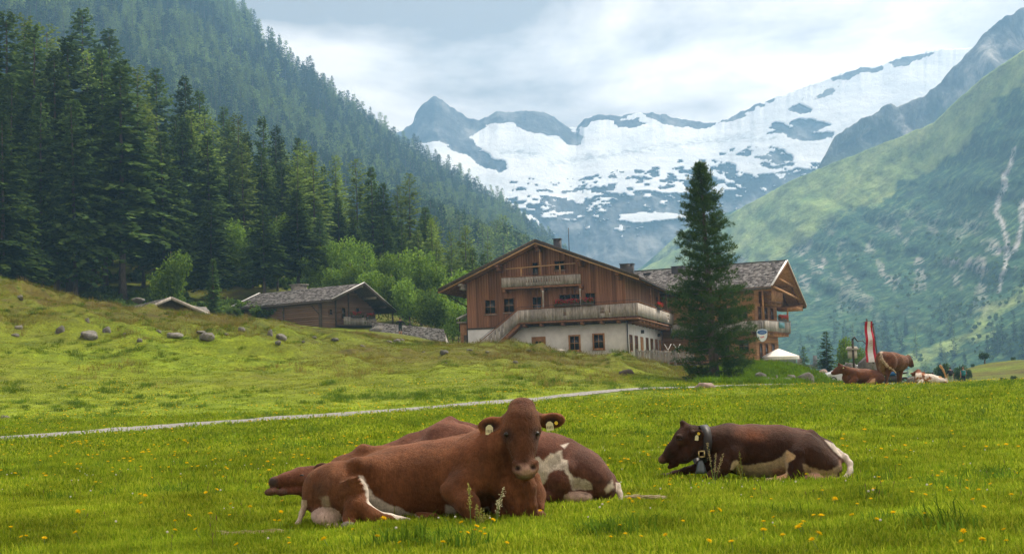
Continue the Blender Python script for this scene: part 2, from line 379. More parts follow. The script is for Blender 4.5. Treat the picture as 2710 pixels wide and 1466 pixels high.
# ------------------------------------------------------------------ mountain flanks: fan-shaped height fields
def interp(pts, x): pts = sorted(pts); return np.interp(x, [p[0] for p in pts], [p[1] for p in pts])
def flank(name, px, rows, ridge_y, ridge_d, base_y, base_d, mat, rough=0, shape=1.0, colf=None, seed=0, ridge_n=0, dn=1.0, dmask=None):
    """px: columns; the surface climbs from (base_y, base_d) to (ridge_y, ridge_d) in photograph rows, with relief of its own, then falls behind the ridge"""
    px = np.asarray(px, float); tt = np.linspace(0, 1, rows)
    ry = ridge_y(px); rn = ridge_n*fbm(px*.05, px*0, None, seed+5, 5, .6); rd = ridge_d(px); by = base_y(px); bd = base_d(px)
    T = np.broadcast_to(tt, (len(px), rows)); PX = np.broadcast_to(px[:, None], T.shape)
    d = bd[:, None]+(rd-bd)[:, None]*T**shape
    kw = max(3, int(60/(px[1]-px[0]))); ks = np.hanning(2*kw+1); ks /= ks.sum(); rs = np.convolve(np.pad(ry, kw, mode='edge'), ks, 'valid')
    e = np.clip((T-.84)/.16, 0, 1); y = by[:, None]+(rs-by)[:, None]*T+(ry-rs)[:, None]*(e*e*(3-2*e))+rn[:, None]*T**14
    v = np.stack([(PX-1355)/FPX, (733-y)/FPX, -np.ones_like(PX)], -1) @ CR.T
    W = v*(d/v[..., 1])[..., None]; W[..., 2] += CAMZ
    if rough:
        k = np.sin(np.pi*np.clip(T, 0, 1))**.5
        nx, nz = W[..., 0]*dn, W[..., 2]*dn
        f = fbm(nx, nz*.45, W[..., 1]*dn*.3, seed, 6, .55)+.5*(1-2*np.abs(fbm(nx*1.3+9, nz*.35, None, seed+3, 5)))
        dd = rough*f*(.25+.75*k)*np.clip((1-T)*6, 0, 1)
        if dmask is not None: dd = dd*dmask(PX, y, T)
        W[..., :2] *= (1+dd/W[..., 1])[..., None]
        W[..., 2] = CAMZ+(W[..., 2]-CAMZ)*(1+dd/d)
    col = colf(PX, y, T, W) if colf else None
    back = W[:, -1:, :].copy(); back[..., 1] += 260; back[..., 2] -= 220     # the far side
    V = np.concatenate([W, back], 1)
    me = mesh_np(name, V.reshape(-1, 3), grid_faces(len(px), rows+1), True)
    if col is not None:
        for nm_, c in col.items(): vfloat(me, np.concatenate([c, c[:, -1:]], 1).ravel(), nm_)
    o = ob(name, me, mat, kind='structure')
    return o, W
K = 1/.9506
# left slope, wooded
LR = [(-900, -900), (-300, -620), (0, -400), (300, -190), (568, 22), (640, 92), (690, 146), (760, 200), (830, 262), (900, 318), (960, 370), (1000, 396), (1060, 438), (1120, 466), (1180, 505), (1240, 545), (1300, 583), (1360, 622), (1400, 655), (1440, 690), (1500, 740), (1650, 830)]
LRD = [(-900, 1180), (0, 1250), (568, 1320), (1000, 1400), (1300, 1440), (1650, 1460)]
t = NT('forest_floor'); p = t.pos(); n_ = t.noise(.05, 6, .6, p); n2_ = t.noise(.012, 5, .65, p)
c = t.ramp(n_, (.3, (.018, .04, .016)), (.55, (.035, .07, .02)), (.75, (.07, .12, .03)))
c = t.mix(t.rng(n2_, .6, .66), c, (.10, .15, .04))
MAT_FOREST = t.bsdf(c, .95, n_, .6, 3, .05)
left_slope, LW = flank('wooded_slope', np.linspace(-900, 1650, 200), 90, lambda x: interp(LR, x), lambda x: interp(LRD, x), lambda x: interp([(-900, 800), (0, 850), (500, 860), (1100, 900), (1400, 960), (1650, 1010)], x), lambda x: 240+0*x, MAT_FOREST, rough=26, seed=11, dn=.012)
# right: green spur
RR = [(1500, 870), (1600, 790), (1700, 712), (1760, 680), (1830, 640), (1900, 588), (1967, 547), (2110, 470), (2209, 431), (2314, 389), (2472, 326), (2525, 273), (2600, 205), (2710, 131), (2900, 10), (3300, -220)]
RRD = [(1500, 1900), (1900, 1650), (2300, 1450), (2710, 1250), (3300, 1050)]
def rcol(PX, Y, T, W):
    n = fbm(PX*.012, Y*.012, None, 40, 5); n2 = fbm(PX*.03, Y*.02, None, 44, 5)
    by = interp([(1500, 900), (1700, 790), (1967, 700), (2150, 640), (2320, 560), (2450, 500), (2560, 400), (2640, 300), (2710, 240), (3300, 0)], PX.ravel()).reshape(PX.shape)
    alp = np.clip((by-Y)/60+n*1.3+.2, 0, 1)          # open alpine grass above, scrub below
    low = np.clip((Y-(1240-.32*(PX-1355)-0*n))/50, 0, 1)*0
    g2 = np.clip(1-np.abs(Y-(985-(PX-2400)*.62))/(55+.12*np.abs(PX-2400))+n*.8, 0, 1)*(PX > 2200)*(Y > 640)   # apron low on the right, its sunlight painted in as brighter grass
    rock = np.clip((n2-.12)*4, 0, 1)*np.clip(1-np.abs(Y-700)/170+.35*n, 0, 1)
    def gully(pts, wd): return np.clip(1.3-np.abs(PX-interp([(b, a) for a, b in pts], Y.ravel()).reshape(Y.shape)+8*n2*2)/wd, 0, 1)*((Y > min(b for a, b in pts)) & (Y < max(b for a, b in pts)))
    st = np.maximum(gully([(2690, 390), (2655, 470), (2640, 560), (2662, 640), (2660, 700), (2640, 760)], 7), gully([(2705, 520), (2690, 640), (2662, 690), (2645, 740), (2635, 775)], 6))
    st = np.maximum(st, gully([(2640, 770), (2300, 780)], 1)*0)
    return dict(grass=np.maximum(alp, .75*g2), rock=np.maximum(rock*(1-alp)*.9, st), snow=st)
t = NT('alpine_slope'); p = t.pos()
pm_ = t.map(p, (1, .6, .5)); n_ = t.noise(.03, 7, .65, pm_); n2_ = t.noise(.11, 6, .7, p)
scrub = t.ramp(n2_, (.32, (.014, .05, .028)), (.5, (.035, .09, .04)), (.68, (.12, .19, .06)))
gr = t.ramp(n_, (.3, (.12, .19, .055)), (.5, (.22, .29, .085)), (.7, (.31, .36, .13)))
gm_ = t.math('ADD', t.attr('grass', 'Fac'), t.rng(n_, .35, .65, -.28, .28))
c = t.mix(t.rng(gm_, .35, .62), scrub, gr)
rk = t.math('MULTIPLY', t.attr('rock', 'Fac'), t.rng(n2_, .44, .54))
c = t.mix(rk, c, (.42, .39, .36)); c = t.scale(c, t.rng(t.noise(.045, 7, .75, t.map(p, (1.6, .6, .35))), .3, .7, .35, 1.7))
c = t.mix(t.math('MULTIPLY', t.attr('snow', 'Fac'), t.rng(t.noise(.25, 4, .7, p), .4, .6)), c, (.55, .54, .52))
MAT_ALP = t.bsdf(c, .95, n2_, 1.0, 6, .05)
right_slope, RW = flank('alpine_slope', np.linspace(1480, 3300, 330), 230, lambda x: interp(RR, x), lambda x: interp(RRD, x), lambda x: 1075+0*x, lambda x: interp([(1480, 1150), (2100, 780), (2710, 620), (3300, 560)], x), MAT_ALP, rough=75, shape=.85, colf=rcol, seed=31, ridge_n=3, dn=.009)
# small green shoulder seen left of the pine
t2_, SW = flank('alpine_shoulder', np.linspace(1560, 2150, 90), 60, lambda x: interp([(1560, 800), (1640, 745), (1700, 705), (1750, 662), (1800, 615), (1880, 575), (2150, 500)], x), lambda x: 1900+0*x, lambda x: 900+0*x, lambda x: 1700+0*x, MAT_ALP, rough=25, colf=lambda a, b, c_, d_: dict(grass=.5+.5*fbm(a*.02, b*.02, None, 71, 3), rock=0*a, snow=0*a), seed=33)
# right: rocky ridge behind the spur
def rockcol(PX, Y, T, W):
    n = fbm(PX*.02, Y*.02, None, 50, 4)
    return dict(grass=np.clip((Y-(420-(PX-2165)*.42))/60+n, 0, 1)*.8, rock=1+0*PX, snow=0*PX)
RK = [(2080, 560), (2130, 500), (2165, 445), (2178, 421), (2209, 363), (2262, 326), (2314, 300), (2340, 282), (2356, 271), (2377, 283), (2409, 268), (2451, 252), (2483, 226), (2520, 180), (2567, 137), (2609, 84), (2660, 45), (2710, 21), (2900, -120), (3300, -260)]
t = NT('ridge_rock'); p = t.pos(); n_ = t.noise(.03, 8, .68, t.map(p, (1, 1, .5))); n2_ = t.noise(.012, 5, .6, p)
c = t.ramp(n_, (.36, (.025, .026, .028)), (.5, (.13, .125, .12)), (.64, (.40, .38, .35)))
c = t.mix(t.math('MULTIPLY', t.attr('grass', 'Fac'), t.rng(n2_, .38, .55)), c, (.15, .19, .06))
MAT_RIDGE = t.bsdf(c, .95, n_, 1, 8, .05)
rr_, _ = flank('rock_ridge', np.linspace(2080, 3300, 260), 120, lambda x: interp(RK, x), lambda x: 1950+0*x, lambda x: 640-.12*(x-2080), lambda x: 1720+0*x, MAT_RIDGE, rough=80, colf=rockcol, seed=61, ridge_n=9, dn=.014)
# glacier massif
GR = [(x*K, y*K) for x, y in [(800, 470), (900, 385), (965, 345), (1010, 330), (1038, 315), (1045, 290), (1060, 265), (1075, 255), (1093, 243), (1110, 250), (1140, 275), (1180, 298), (1205, 305), (1220, 298), (1235, 292), (1250, 282), (1270, 285), (1300, 282), (1330, 277), (1365, 282), (1400, 300), (1430, 320), (1450, 325), (1470, 298), (1500, 292), (1560, 292), (1610, 285), (1640, 283), (1680, 292), (1740, 303), (1800, 310), (1830, 300), (1900, 265), (1950, 245), (2000, 228), (2060, 205), (2120, 185), (2170, 170), (2220, 165), (2280, 140), (2330, 130), (2380, 125), (2500, 120), (2650, 160)]]
def inpoly(PX, Y, poly):
    poly = np.array(poly)*K; r = np.zeros(PX.shape, bool); j = len(poly)-1
    for i in range(len(poly)):
        (xi, yi), (xj, yj) = poly[i], poly[j]
        if yi != yj: r ^= ((yi > Y) != (yj > Y)) & (PX < (xj-xi)*(Y-yi)/(yj-yi)+xi)
        j = i
    return r
ROCKS = [[(960, 300), (1040, 300), (1045, 240), (1100, 230), (1210, 300), (1222, 322), (1190, 335), (1185, 352), (1215, 385), (1240, 400), (1275, 415), (1262, 438), (1220, 428), (1190, 405), (1150, 380), (1125, 362), (1108, 352), (1070, 362), (1040, 368), (965, 350)],
         [(1200, 300), (1250, 270), (1330, 265), (1400, 290), (1440, 318), (1452, 335), (1468, 345), (1455, 370), (1430, 365), (1405, 350), (1370, 338), (1340, 328), (1300, 320), (1270, 312), (1235, 310), (1212, 322)],
         [(1450, 330), (1462, 300), (1500, 280), (1560, 285), (1610, 278), (1560, 300), (1500, 300), (1478, 312)], [(1540, 300), (1600, 296), (1625, 312), (1600, 322), (1560, 320)],
         [(1610, 280), (1650, 275), (1720, 295), (1800, 305), (1800, 320), (1720, 318), (1680, 312), (1650, 298)],
         [(1800, 312), (1840, 292), (1950, 240), (1950, 250), (1845, 300)], [(2090, 200), (2160, 168), (2222, 166), (2215, 182), (2160, 188), (2140, 200), (2100, 205)], [(2050, 245), (2075, 220), (2110, 218), (2085, 238)],
         [(2232, 165), (2270, 148), (2350, 138), (2330, 150), (2280, 168), (2262, 172)], [(1985, 272), (2010, 260), (2045, 268), (2040, 282), (2005, 284)], [(1960, 335), (2010, 300), (2040, 292), (2065, 305), (2090, 318), (2050, 325), (2060, 345), (2025, 355), (1990, 345)],
         [(2000, 345), (2050, 330), (2095, 335), (2090, 352), (2030, 356)], [(1950, 300), (1985, 318), (1960, 340), (1935, 345)]]
def glcol(PX, Y, T, W):
    n = fbm(PX*.02, Y*.035, None, 80, 5); n2 = fbm(PX*.045, Y*.11, None, 85, 4); n3 = fbm(PX*.012, Y*.04, None, 88, 4)
    sx, sy = PX+16*n2, Y+12*n
    rock = np.zeros(PX.shape)
    for q in ROCKS: rock = np.maximum(rock, inpoly(sx, sy, q))
    edge = interp([(x*K, y*K) for x, y in [(960, 395), (1130, 440), (1240, 455), (1400, 430), (1500, 420), (1700, 395), (1900, 350), (2000, 365), (2060, 380), (2650, 360)]], PX.ravel()).reshape(PX.shape)
    low = (Y-edge)/(150*K)
    snow = .40-low*.52+.55*n2*np.clip(low*4+.3, 0, 1)+.25*n3*np.clip(low*4, 0, 1)
    rock = np.maximum(rock, np.where(low > -.02, snow < .17, 0))
    # long drifts lying on the slabs
    for dx, dy, rx, ry in ((1660, 545, 90, 9), (1610, 552, 40, 8), (1240, 470, 60, 10), (1330, 487, 50, 7), (1290, 520, 36, 6), (1450, 490, 60, 6), (1560, 455, 70, 7), (1900, 430, 70, 10), (1700, 480, 50, 7), (1380, 545, 24, 6), (1170, 500, 45, 6)):
        e = ((PX/K-dx)/rx)**2+((Y/K-dy+.12*np.abs(PX/K-dx)*0)/ry)**2+1.3*n
        rock = np.where(e < 1, 0, rock)
    crev = np.clip(1-np.abs(Y/K-interp([(1300, 415), (1420, 408), (1500, 396), (1620, 378), (1750, 358), (1900, 345), (2100, 340)], (PX/K).ravel()).reshape(PX.shape)-10*n)/14, 0, 1)*(PX/K > 1380)*(PX/K < 1960)
    crev = np.maximum(crev, np.clip(1-((PX/K-1305)/70)**2-((Y/K-385)/14)**2, 0, 1))
    return dict(rock=rock.astype(float), ice=crev)
t = NT('glacier'); p = t.pos(); n_ = t.noise(.02, 8, .68, t.map(p, (1, 1, .6))); n2_ = t.noise(.07, 6, .7, t.map(p, (1, 1, 2)))
rk = t.ramp(n_, (.38, (.015, .017, .022)), (.5, (.06, .062, .068)), (.66, (.22, .215, .21)))
ice = t.mix(t.rng(n2_, .4, .6), (.34, .37, .40), (.80, .82, .84))
sn = t.mix(t.attr('ice', 'Fac'), t.mix(t.rng(t.noise(.01, 6, .65, t.map(p, (1, 1, 2.5))), .35, .65), (.62, .64, .67), (.80, .80, .81)), ice)
c = t.mix(t.rng(t.attr('rock', 'Fac'), .4, .6), sn, rk)
MAT_GLACIER = t.bsdf(c, .8, n_, .8, 10, .1)
gl_, _ = flank('glacier_massif', np.linspace(880, 2760, 560), 260, lambda x: interp(GR, x), lambda x: 2700+0*x, lambda x: 960+0*x, lambda x: 1950+0*x, MAT_GLACIER, rough=55, shape=1.1, colf=glcol, dmask=lambda a, b, c_: .12+.88*glcol(a, b, c_, None)['rock'], seed=77, ridge_n=6, dn=.008)
# ------------------------------------------------------------------ trees
def blades(P0, D, Lh, Wd, side, bend=0.0):
    """flat leaf-shaped pieces: P0 base, D unit direction, Lh length, Wd half width along unit side -> V, F"""
    n = len(P0); mid = P0+D*(Lh*.5)[:, None]; tip = P0+D*Lh[:, None]
    if bend: mid[:, 2] += bend*Lh
    V = np.stack([P0, mid+side*Wd[:, None], tip, mid-side*Wd[:, None]], 1).reshape(-1, 3)
    i = np.arange(n)[:, None]*4
    return V, np.concatenate([i, i+1, i+2, i+3], 1)
def unit(v): return v/np.maximum(np.linalg.norm(v, axis=-1, keepdims=True), 1e-9)
def conifer(seed, H, Rr, h0=.15, dz=.42, nb=7, ds=.42, droop=.35, rise=.15, wd=.09, ll=.34, prof=.85, gap=.12, jit=.25):
    g = np.random.default_rng(seed)
    zs = []; z = h0*H
    while z < H*.985: zs.append(z); z += dz*(1-.72*z/H)*g.uniform(.8, 1.2)
    zs = np.array(zs); k = np.maximum(3, (nb*(1-.35*zs/H)).astype(int)); Zb = np.repeat(zs, k)+g.normal(0, dz*.25, k.sum())
    t = np.clip((Zb/H-h0)/(1-h0), 0, 1)
    az = g.uniform(0, 2*math.pi, len(Zb))
    ln = Rr*((1-t)**prof)*np.clip(.55+t*3, 0, 1)*g.uniform(1-jit, 1+jit*.6, len(Zb))*(1+.18*np.sin(az*2+seed))+.12
    keep = g.random(len(Zb)) > gap; Zb, t, az, ln = Zb[keep], t[keep], az[keep], ln[keep]
    m = np.maximum(2, (ln/ds).astype(int)); b = np.repeat(np.arange(len(Zb)), m); j = np.concatenate([np.arange(q) for q in m])
    s = (j+g.uniform(.4, 1., len(j)))/m[b]
    d0 = np.stack([np.cos(az), np.sin(az), 0*az], 1)[b]; sd = np.stack([-np.sin(az), np.cos(az), 0*az], 1)[b]
    L_ = ln[b]; dr = (droop*(1-.7*t[b])); rs = rise+.9*t[b]**3
    p0 = d0*(L_*s)[:, None]; p0[:, 2] = Zb[b]+L_*(rs*s-dr*s*s)
    Vs, Fs, n = [], [], 0
    for sgn in (-1, 1, 0):
        sel = np.ones(len(s), bool) if sgn else (s > .55)
        q = p0[sel]; a = g.uniform(.5, .95, len(q))
        D = d0[sel]*np.cos(a)[:, None]+sgn*sd[sel]*np.sin(a)[:, None]; D[:, 2] -= g.uniform(.1, .55, len(q))*(1-.6*t[b][sel])
        D = unit(D); Lh = (ll*L_[sel]*(1.1-.75*s[sel])+.16)*g.uniform(.7, 1.3, len(q))
        sv = unit(np.cross(D, np.array([0, 0, 1.])+g.normal(0, .5, (len(q), 3))))
        V, F = blades(q, D, Lh, wd*(.5+Lh)*g.uniform(.7, 1.3, len(q)), sv, -.06); Vs.append(V); Fs.append(F+n); n += len(V)
    return np.concatenate(Vs), np.concatenate(Fs)
def trunk_mb(H, r, seed, lean=.1, n=7):
    g = np.random.default_rng(seed); zz = np.linspace(-.6, H*.96, 9); k = np.cumsum(g.normal(0, lean, (9, 2)), 0)*.3; k -= k[0]
    return MB().tube(np.concatenate([k, zz[:, None]], 1), r*(1-.95*(np.clip(zz, 0, H)/H))+.02+.35*r*np.exp(-np.clip(zz, 0, 99)/.5), n)
def foliage_mat(name, c0, c1, c2, trans=.3, orv=.25):
    t = NT(name); i = t.island(); c = t.ramp(i, (0, c0), (.5, c1), (1, c2))
    c = t.scale(c, t.rng(t.orand(), 0, 1, 1-orv, 1+orv)); return t.leaf(c, trans)
MAT_SPRUCE = foliage_mat('spruce_needles', (.042, .082, .025), (.075, .135, .036), (.13, .20, .05), .3, .4)
MAT_LARCH = foliage_mat('larch_needles', (.10, .16, .034), (.16, .235, .048), (.24, .32, .075), .4, .35)
MAT_LEAF = foliage_mat('broad_leaves', (.08, .15, .022), (.14, .24, .034), (.23, .35, .06), .45, .3)
MAT_PINE = foliage_mat('pine_needles', (.03, .07, .02), (.06, .12, .03), (.11, .175, .05), .3)
MAT_BUSH = foliage_mat('scrub_leaves', (.05, .10, .018), (.09, .16, .028), (.15, .21, .045), .4, .25)
t = NT('bark'); n_ = t.noise(3, 6, .7, t.map(t.objc(), (4, 4, .7)))
MAT_BARK = t.bsdf(t.ramp(n_, (.3, (.05, .04, .034)), (.7, (.19, .155, .13))), .95, n_, .8, .05, .1)
def crown_mesh(name, VF, mat):
    me = mesh_np(name, VF[0], VF[1]); me.materials.append(mat); return me
def trunk_mesh(name, mb):
    me = mb.mesh(name, True); me.materials.append(MAT_BARK); return me
def leafy(seed, H, Rr, n=2600, base=.25, leaf=.16, lobes=14, flat=1.0):
    g = np.random.default_rng(seed)
    c = unit(g.normal(0, 1, (lobes, 3)))*g.uniform(.3, .85, (lobes, 1))*[Rr*.75, Rr*.75, (1-base)*H*.5]; c[:, 2] = c[:, 2]*flat+H*(base+(1-base)*.5)
    rl = g.uniform(.28, .5, lobes)*min(Rr, H*.45)
    i = g.integers(0, lobes, n); p = c[i]+unit(g.normal(0, 1, (n, 3)))*(rl[i]*g.uniform(.35, 1.08, n)**.6)[:, None]
    D = unit(g.normal(0, 1, (n, 3))+[0, 0, -.2]); sv = unit(np.cross(D, g.normal(0, 1, (n, 3))))
    Lh = leaf*g.uniform(.6, 1.4, n); return blades(p, D, Lh, Lh*.36, sv)
class Kind:
    """a kind of tree: unit meshes (built for height h) shared by all its copies"""
    def __init__(s, name, h, trunks, crowns): s.name = name; s.h = h; s.t = trunks; s.c = crowns
def kind(name, h, mat, gen, tr, seeds):
    return Kind(name, h, [trunk_mesh('trunk', trunk_mb(h, tr, s)) for s in seeds], [crown_mesh('crown', gen(s), mat) for s in seeds])
SPRUCE = kind('spruce_tree', 24, MAT_SPRUCE, lambda s: conifer(s, 24, 4.3, h0=.1+.05*(s % 3), dz=.46, nb=8, ds=.42, droop=.5, rise=.12, wd=.2, prof=.75, gap=.1), .26, [1, 2, 3, 4, 5])
LARCH = kind('larch_tree', 22, MAT_LARCH, lambda s: conifer(s, 22, 3.6, h0=.1, dz=.55, nb=8, ds=.4, droop=.25, rise=.1, wd=.15, prof=.62, gap=.18, jit=.4, ll=.3), .2, [11, 12, 13, 14])
SLIM = kind('spruce_tree', 20, MAT_SPRUCE, lambda s: conifer(s, 20, 2.6, h0=.05, dz=.48, nb=8, ds=.4, droop=.55, rise=.1, wd=.2, prof=.7, gap=.08), .2, [21, 22])
BROAD = kind('broadleaf_tree', 8, MAT_LEAF, lambda s: leafy(s, 8, 3.2, 4200, .12, .30, 20), .11, [31, 32, 33, 34])
MAT_SPRUCEF = foliage_mat('slope_spruce', (.022, .05, .02), (.04, .08, .026), (.07, .12, .036), .3, .35); MAT_LARCHF = foliage_mat('slope_larch', (.10, .16, .04), (.16, .23, .055), (.22, .30, .08), .4, .3)
FARS = kind('conifer_tree', 20, MAT_SPRUCEF, lambda s: conifer(s, 20, 3.7, h0=.03, dz=.85, nb=7, ds=.7, droop=.45, rise=.1, wd=.3, prof=.75, gap=.1), .2, [41, 42, 43])
FARL = kind('conifer_tree', 20, MAT_LARCHF, lambda s: conifer(s, 20, 3.7, h0=.03, dz=.85, nb=7, ds=.7, droop=.3, rise=.1, wd=.26, prof=.62, gap=.15, jit=.35), .2, [51, 52])
rng = random.Random(5)
def plant(kd, loc, H, label, cat, group=None, wide=1.0, name=None, var=None, hide_trunk=False):
    k = rng.randrange(len(kd.c)) if var is None else var
    o = thing(name or kd.name, label, cat, loc, group, rng.uniform(0, 6.28)); s = H/kd.h; o.scale = (s*wide, s*wide, s)
    ob('trunk', kd.t[k], None, o); ob('crown', kd.c[k], None, o); return o
G_SP, G_LA, G_BR = 'spruces of the left forest', 'larches of the left forest', 'leafy trees below the left forest'
L_SP = 'dark spruce half hidden deeper in the left forest'
L_LA = 'pale larch half hidden deeper in the left forest'
L_BR = 'bright green leafy tree at the foot of the left forest'
NW = ['zeroth', 'first', 'second', 'third', 'fourth', 'fifth', 'sixth', 'seventh', 'eighth', 'ninth', 'tenth', 'eleventh', 'twelfth', 'thirteenth', 'fourteenth', 'fifteenth', 'sixteenth', 'seventeenth', 'eighteenth', 'nineteenth']
def nth(i):
    if i < 20: return NW[i]
    t_ = {2: ('twenty', 'twentieth'), 3: ('thirty', 'thirtieth'), 4: ('forty', 'fortieth'), 5: ('fifty', 'fiftieth')}[i//10]
    return t_[1] if i % 10 == 0 else t_[0]+'-'+NW[i % 10]
# (px, top row, depth, kind, width, own label)
NEAR = [(22, 25, 172, 'S', 1.15, None), (72, 36, 185, 'L', 1.0, None), (93, 62, 168, 'S', 1.1, None), (150, 130, 165, 'S', 1.0, None), (186, 93, 170, 'S', 1.15, None), (226, 18, 240, 'S', 1.1, None), (236, 130, 200, 'L', 1.0, None), (278, 128, 172, 'S', 1.05, None), (296, 74, 240, 'S', 1.1, None),
        (327, 155, 166, 'S', 1.35, 'tall broad spruce with a bare pale trunk at the forest edge'), (372, 175, 185, 'L', 1.1, None), (420, 178, 230, 'S', 1.1, None), (436, 350, 170, 'S', 1.2, None), (497, 200, 225, 'S', 1.0, None), (536, 236, 230, 'S', 1.0, None), (546, 300, 205, 'L', 1.25, None), (600, 280, 250, 'S', .9, None),
        (556, 355, 180, 'S', 1.3, None), (8, 300, 150, 'S', 1.25, 'spruce at the left edge of the picture, nearest of the forest'), (636, 300, 215, 'L', 1.15, None), (650, 376, 186, 'L', 1.15, None), (702, 308, 215, 'SL', 1.0, None), (700, 388, 190, 'S', 1.15, None), (738, 330, 250, 'S', .9, None), (795, 362, 225, 'S', .9, None), (812, 372, 220, 'L', 1.0, None), (835, 400, 195, 'L', 1.3, None),
        (862, 438, 210, 'S', 1.0, None), (895, 410, 225, 'L', 1.1, None), (950, 418, 205, 'L', 1.15, None), (990, 440, 200, 'SL', 1.35, 'tall slim dark spruce standing clear of the pale larches'), (1060, 488, 210, 'L', 1.0, None), (1090, 455, 215, 'L', 1.15, None), (1066, 582, 190, 'SL', 1.2, None), (1110, 600, 195, 'S', .9, None), (1158, 570, 215, 'L', .95, None), (1240, 595, 185, 'L', 1.2, 'pale yellow-green larch just left of the big chalet roof'), (1200, 612, 190, 'L', 1.0, None), (1258, 655, 180, 'SL', 1.1, None),
        (791, 500, 172, 'S', 1.35, 'dark spruce with a bare trunk behind the small hut roof'), (560, 530, 168, 'S', 1.45, None), (700, 545, 168, 'S', 1.4, None), (610, 470, 190, 'S', 1.2, None), (500, 420, 200, 'L', 1.0, None), (750, 430, 205, 'S', 1.1, None), (900, 520, 200, 'S', 1.1, None), (60, 170, 190, 'S', 1.1, None), (130, 60, 230, 'L', 1.1, None), (250, 230, 180, 'S', 1.1, None), (390, 260, 200, 'L', 1.0, None), (470, 300, 215, 'S', 1.1, None), (-60, 60, 175, 'S', 1.2, None), (1020, 560, 200, 'L', 1.0, None), (1300, 640, 220, 'L', .9, None), (1335, 690, 230, 'L', .8, None), (640, 540, 200, 'S', 1., None), (850, 560, 190, 'S', 1., None), (940, 560, 190, 'S', 1., None), (110, 250, 160, 'S', 1.05, None), (380, 400, 175, 'S', 1.1, None), (30, 200, 162, 'S', 1.1, None), (200, 260, 160, 'S', 1.1, None)]
NEAR.sort(); cnt = {'S': 0, 'L': 0}
for px, ty, d, k, wdt, own in NEAR:
    if px > 0 and own is None:
        kk = 'L' if k == 'L' else 'S'; cnt[kk] += 1
        own = 'dark spruce in the front of the left forest, %s such from the left' % nth(cnt[kk]) if kk == 'S' else 'pale larch in the front of the left forest, %s such from the left' % nth(cnt[kk])
        grp = G_LA if kk == 'L' else G_SP
    else: grp = None
    b = gp(px, d); H = zi(px, ty, d)-b.z
    if k == 'L': plant(LARCH, b, H, own or L_LA, 'larch', grp if own else G_LA, wdt)
    else: plant(SLIM if k == 'SL' else SPRUCE, b, H, own or L_SP, 'spruce', grp if own else G_SP, wdt*(1.0 if H > 16 else 1.15))
CREST = [(-300, 60), (0, 60), (100, 90), (200, 110), (300, 160), (420, 210), (520, 260), (640, 320), (740, 350), (820, 390), (900, 430), (1000, 460), (1100, 490), (1200, 600), (1320, 660)]
n_fill = 0
for i in range(400):
    px = rng.uniform(-230, 1310); d = rng.uniform(185, 300); ty = float(interp(CREST, px))+rng.uniform(15, 170)
    b = gp(px, d); H = zi(px, ty, d)-b.z
    if not 9 < H < 27 or n_fill >= 95: continue
    n_fill += 1
    if rng.random() < .42: plant(LARCH, b, H, L_LA, 'larch', G_LA, rng.uniform(.9, 1.25))
    else: plant(SPRUCE, b, H, L_SP, 'spruce', G_SP, rng.uniform(.95, 1.3))
# leafy trees at the foot of the wood
nb_ = 0
for px, ty, d, own in sorted([(865, 640, 172, None), (912, 628, 170, None), (965, 640, 172, None), (1012, 662, 166, None), (1060, 668, 168, None), (1115, 658, 160, 'largest bright green leafy tree, pointed, between hut and chalet'), (1160, 690, 158, None), (1200, 702, 156, None), (830, 672, 170, None), (735, 562, 175, None), (540, 590, 178, None), (625, 585, 178, None), (670, 600, 176, None), (930, 690, 160, None), (985, 712, 158, None), (1040, 722, 156, None), (1085, 735, 154, None), (1185, 765, 150, None), (1215, 800, 146, None), (880, 705, 164, None), (1140, 760, 150, None),
                       (455, 657, 150, 'small bright green tree standing alone in front of the dark wood')], key=lambda a: a[0]):
    if not own: nb_ += 1
    b = gp(px, d); H = zi(px, ty, d)-b.z
    plant(BROAD, b, H, own or L_BR+', %s from the left' % nth(nb_), 'tree', None if own else G_BR, .85 if H > 7 else 1.05)
b = gp(567, 150); plant(SLIM, b, zi(567, 684, 150)-b.z, 'small pale young spruce in front of the dark forest edge', 'spruce', None, 1.5)
# trees on the hazy slope: the largest as things, the rest as one mass
g_ = np.random.default_rng(8)
uu = g_.random(17000); vv = g_.random(17000)**.75
iu = uu*(LW.shape[0]-1.001); iv = vv*(LW.shape[1]-1.001); a_ = iu.astype(int); c_ = iv.astype(int); fa = (iu-a_)[:, None]; fc = (iv-c_)[:, None]
pts = LW[a_, c_]*(1-fa)*(1-fc)+LW[a_+1, c_]*fa*(1-fc)+LW[a_, c_+1]*(1-fa)*fc+LW[a_+1, c_+1]*fa*fc
uv = unproj(pts)
patch = fbm(pts[:, 0]*.012, pts[:, 1]*.012, None, 62, 3)
ok = (uv[:, 0] > -250) & (uv[:, 0] < 1520) & (uv[:, 1] > -120) & (pts[:, 1] > 340) & (patch > -.5) & (uv[:, 1] < interp(CREST, uv[:, 0])+230)
pts = pts[ok]; hh = g_.uniform(17, 42, len(pts)); isl = (g_.random(len(pts)) < .22+.5*(patch[ok] > .12)); wdd = g_.uniform(.9, 1.35, len(pts))
order = np.argsort(-hh/pts[:, 1])
L_FS = 'dark conifer in the hazy blue-green forest on the left mountainside'; L_FL = 'pale larch in the hazy blue-green forest on the left mountainside'
for i in order[:110]:
    if isl[i]: plant(FARL, pts[i]-[0, 0, .4], hh[i], L_FL, 'larch', 'larches on the left mountainside', wdd[i], 'larch_tree')
    else: plant(FARS, pts[i]-[0, 0, .4], hh[i], L_FS, 'conifer', 'conifers on the left mountainside', wdd[i])
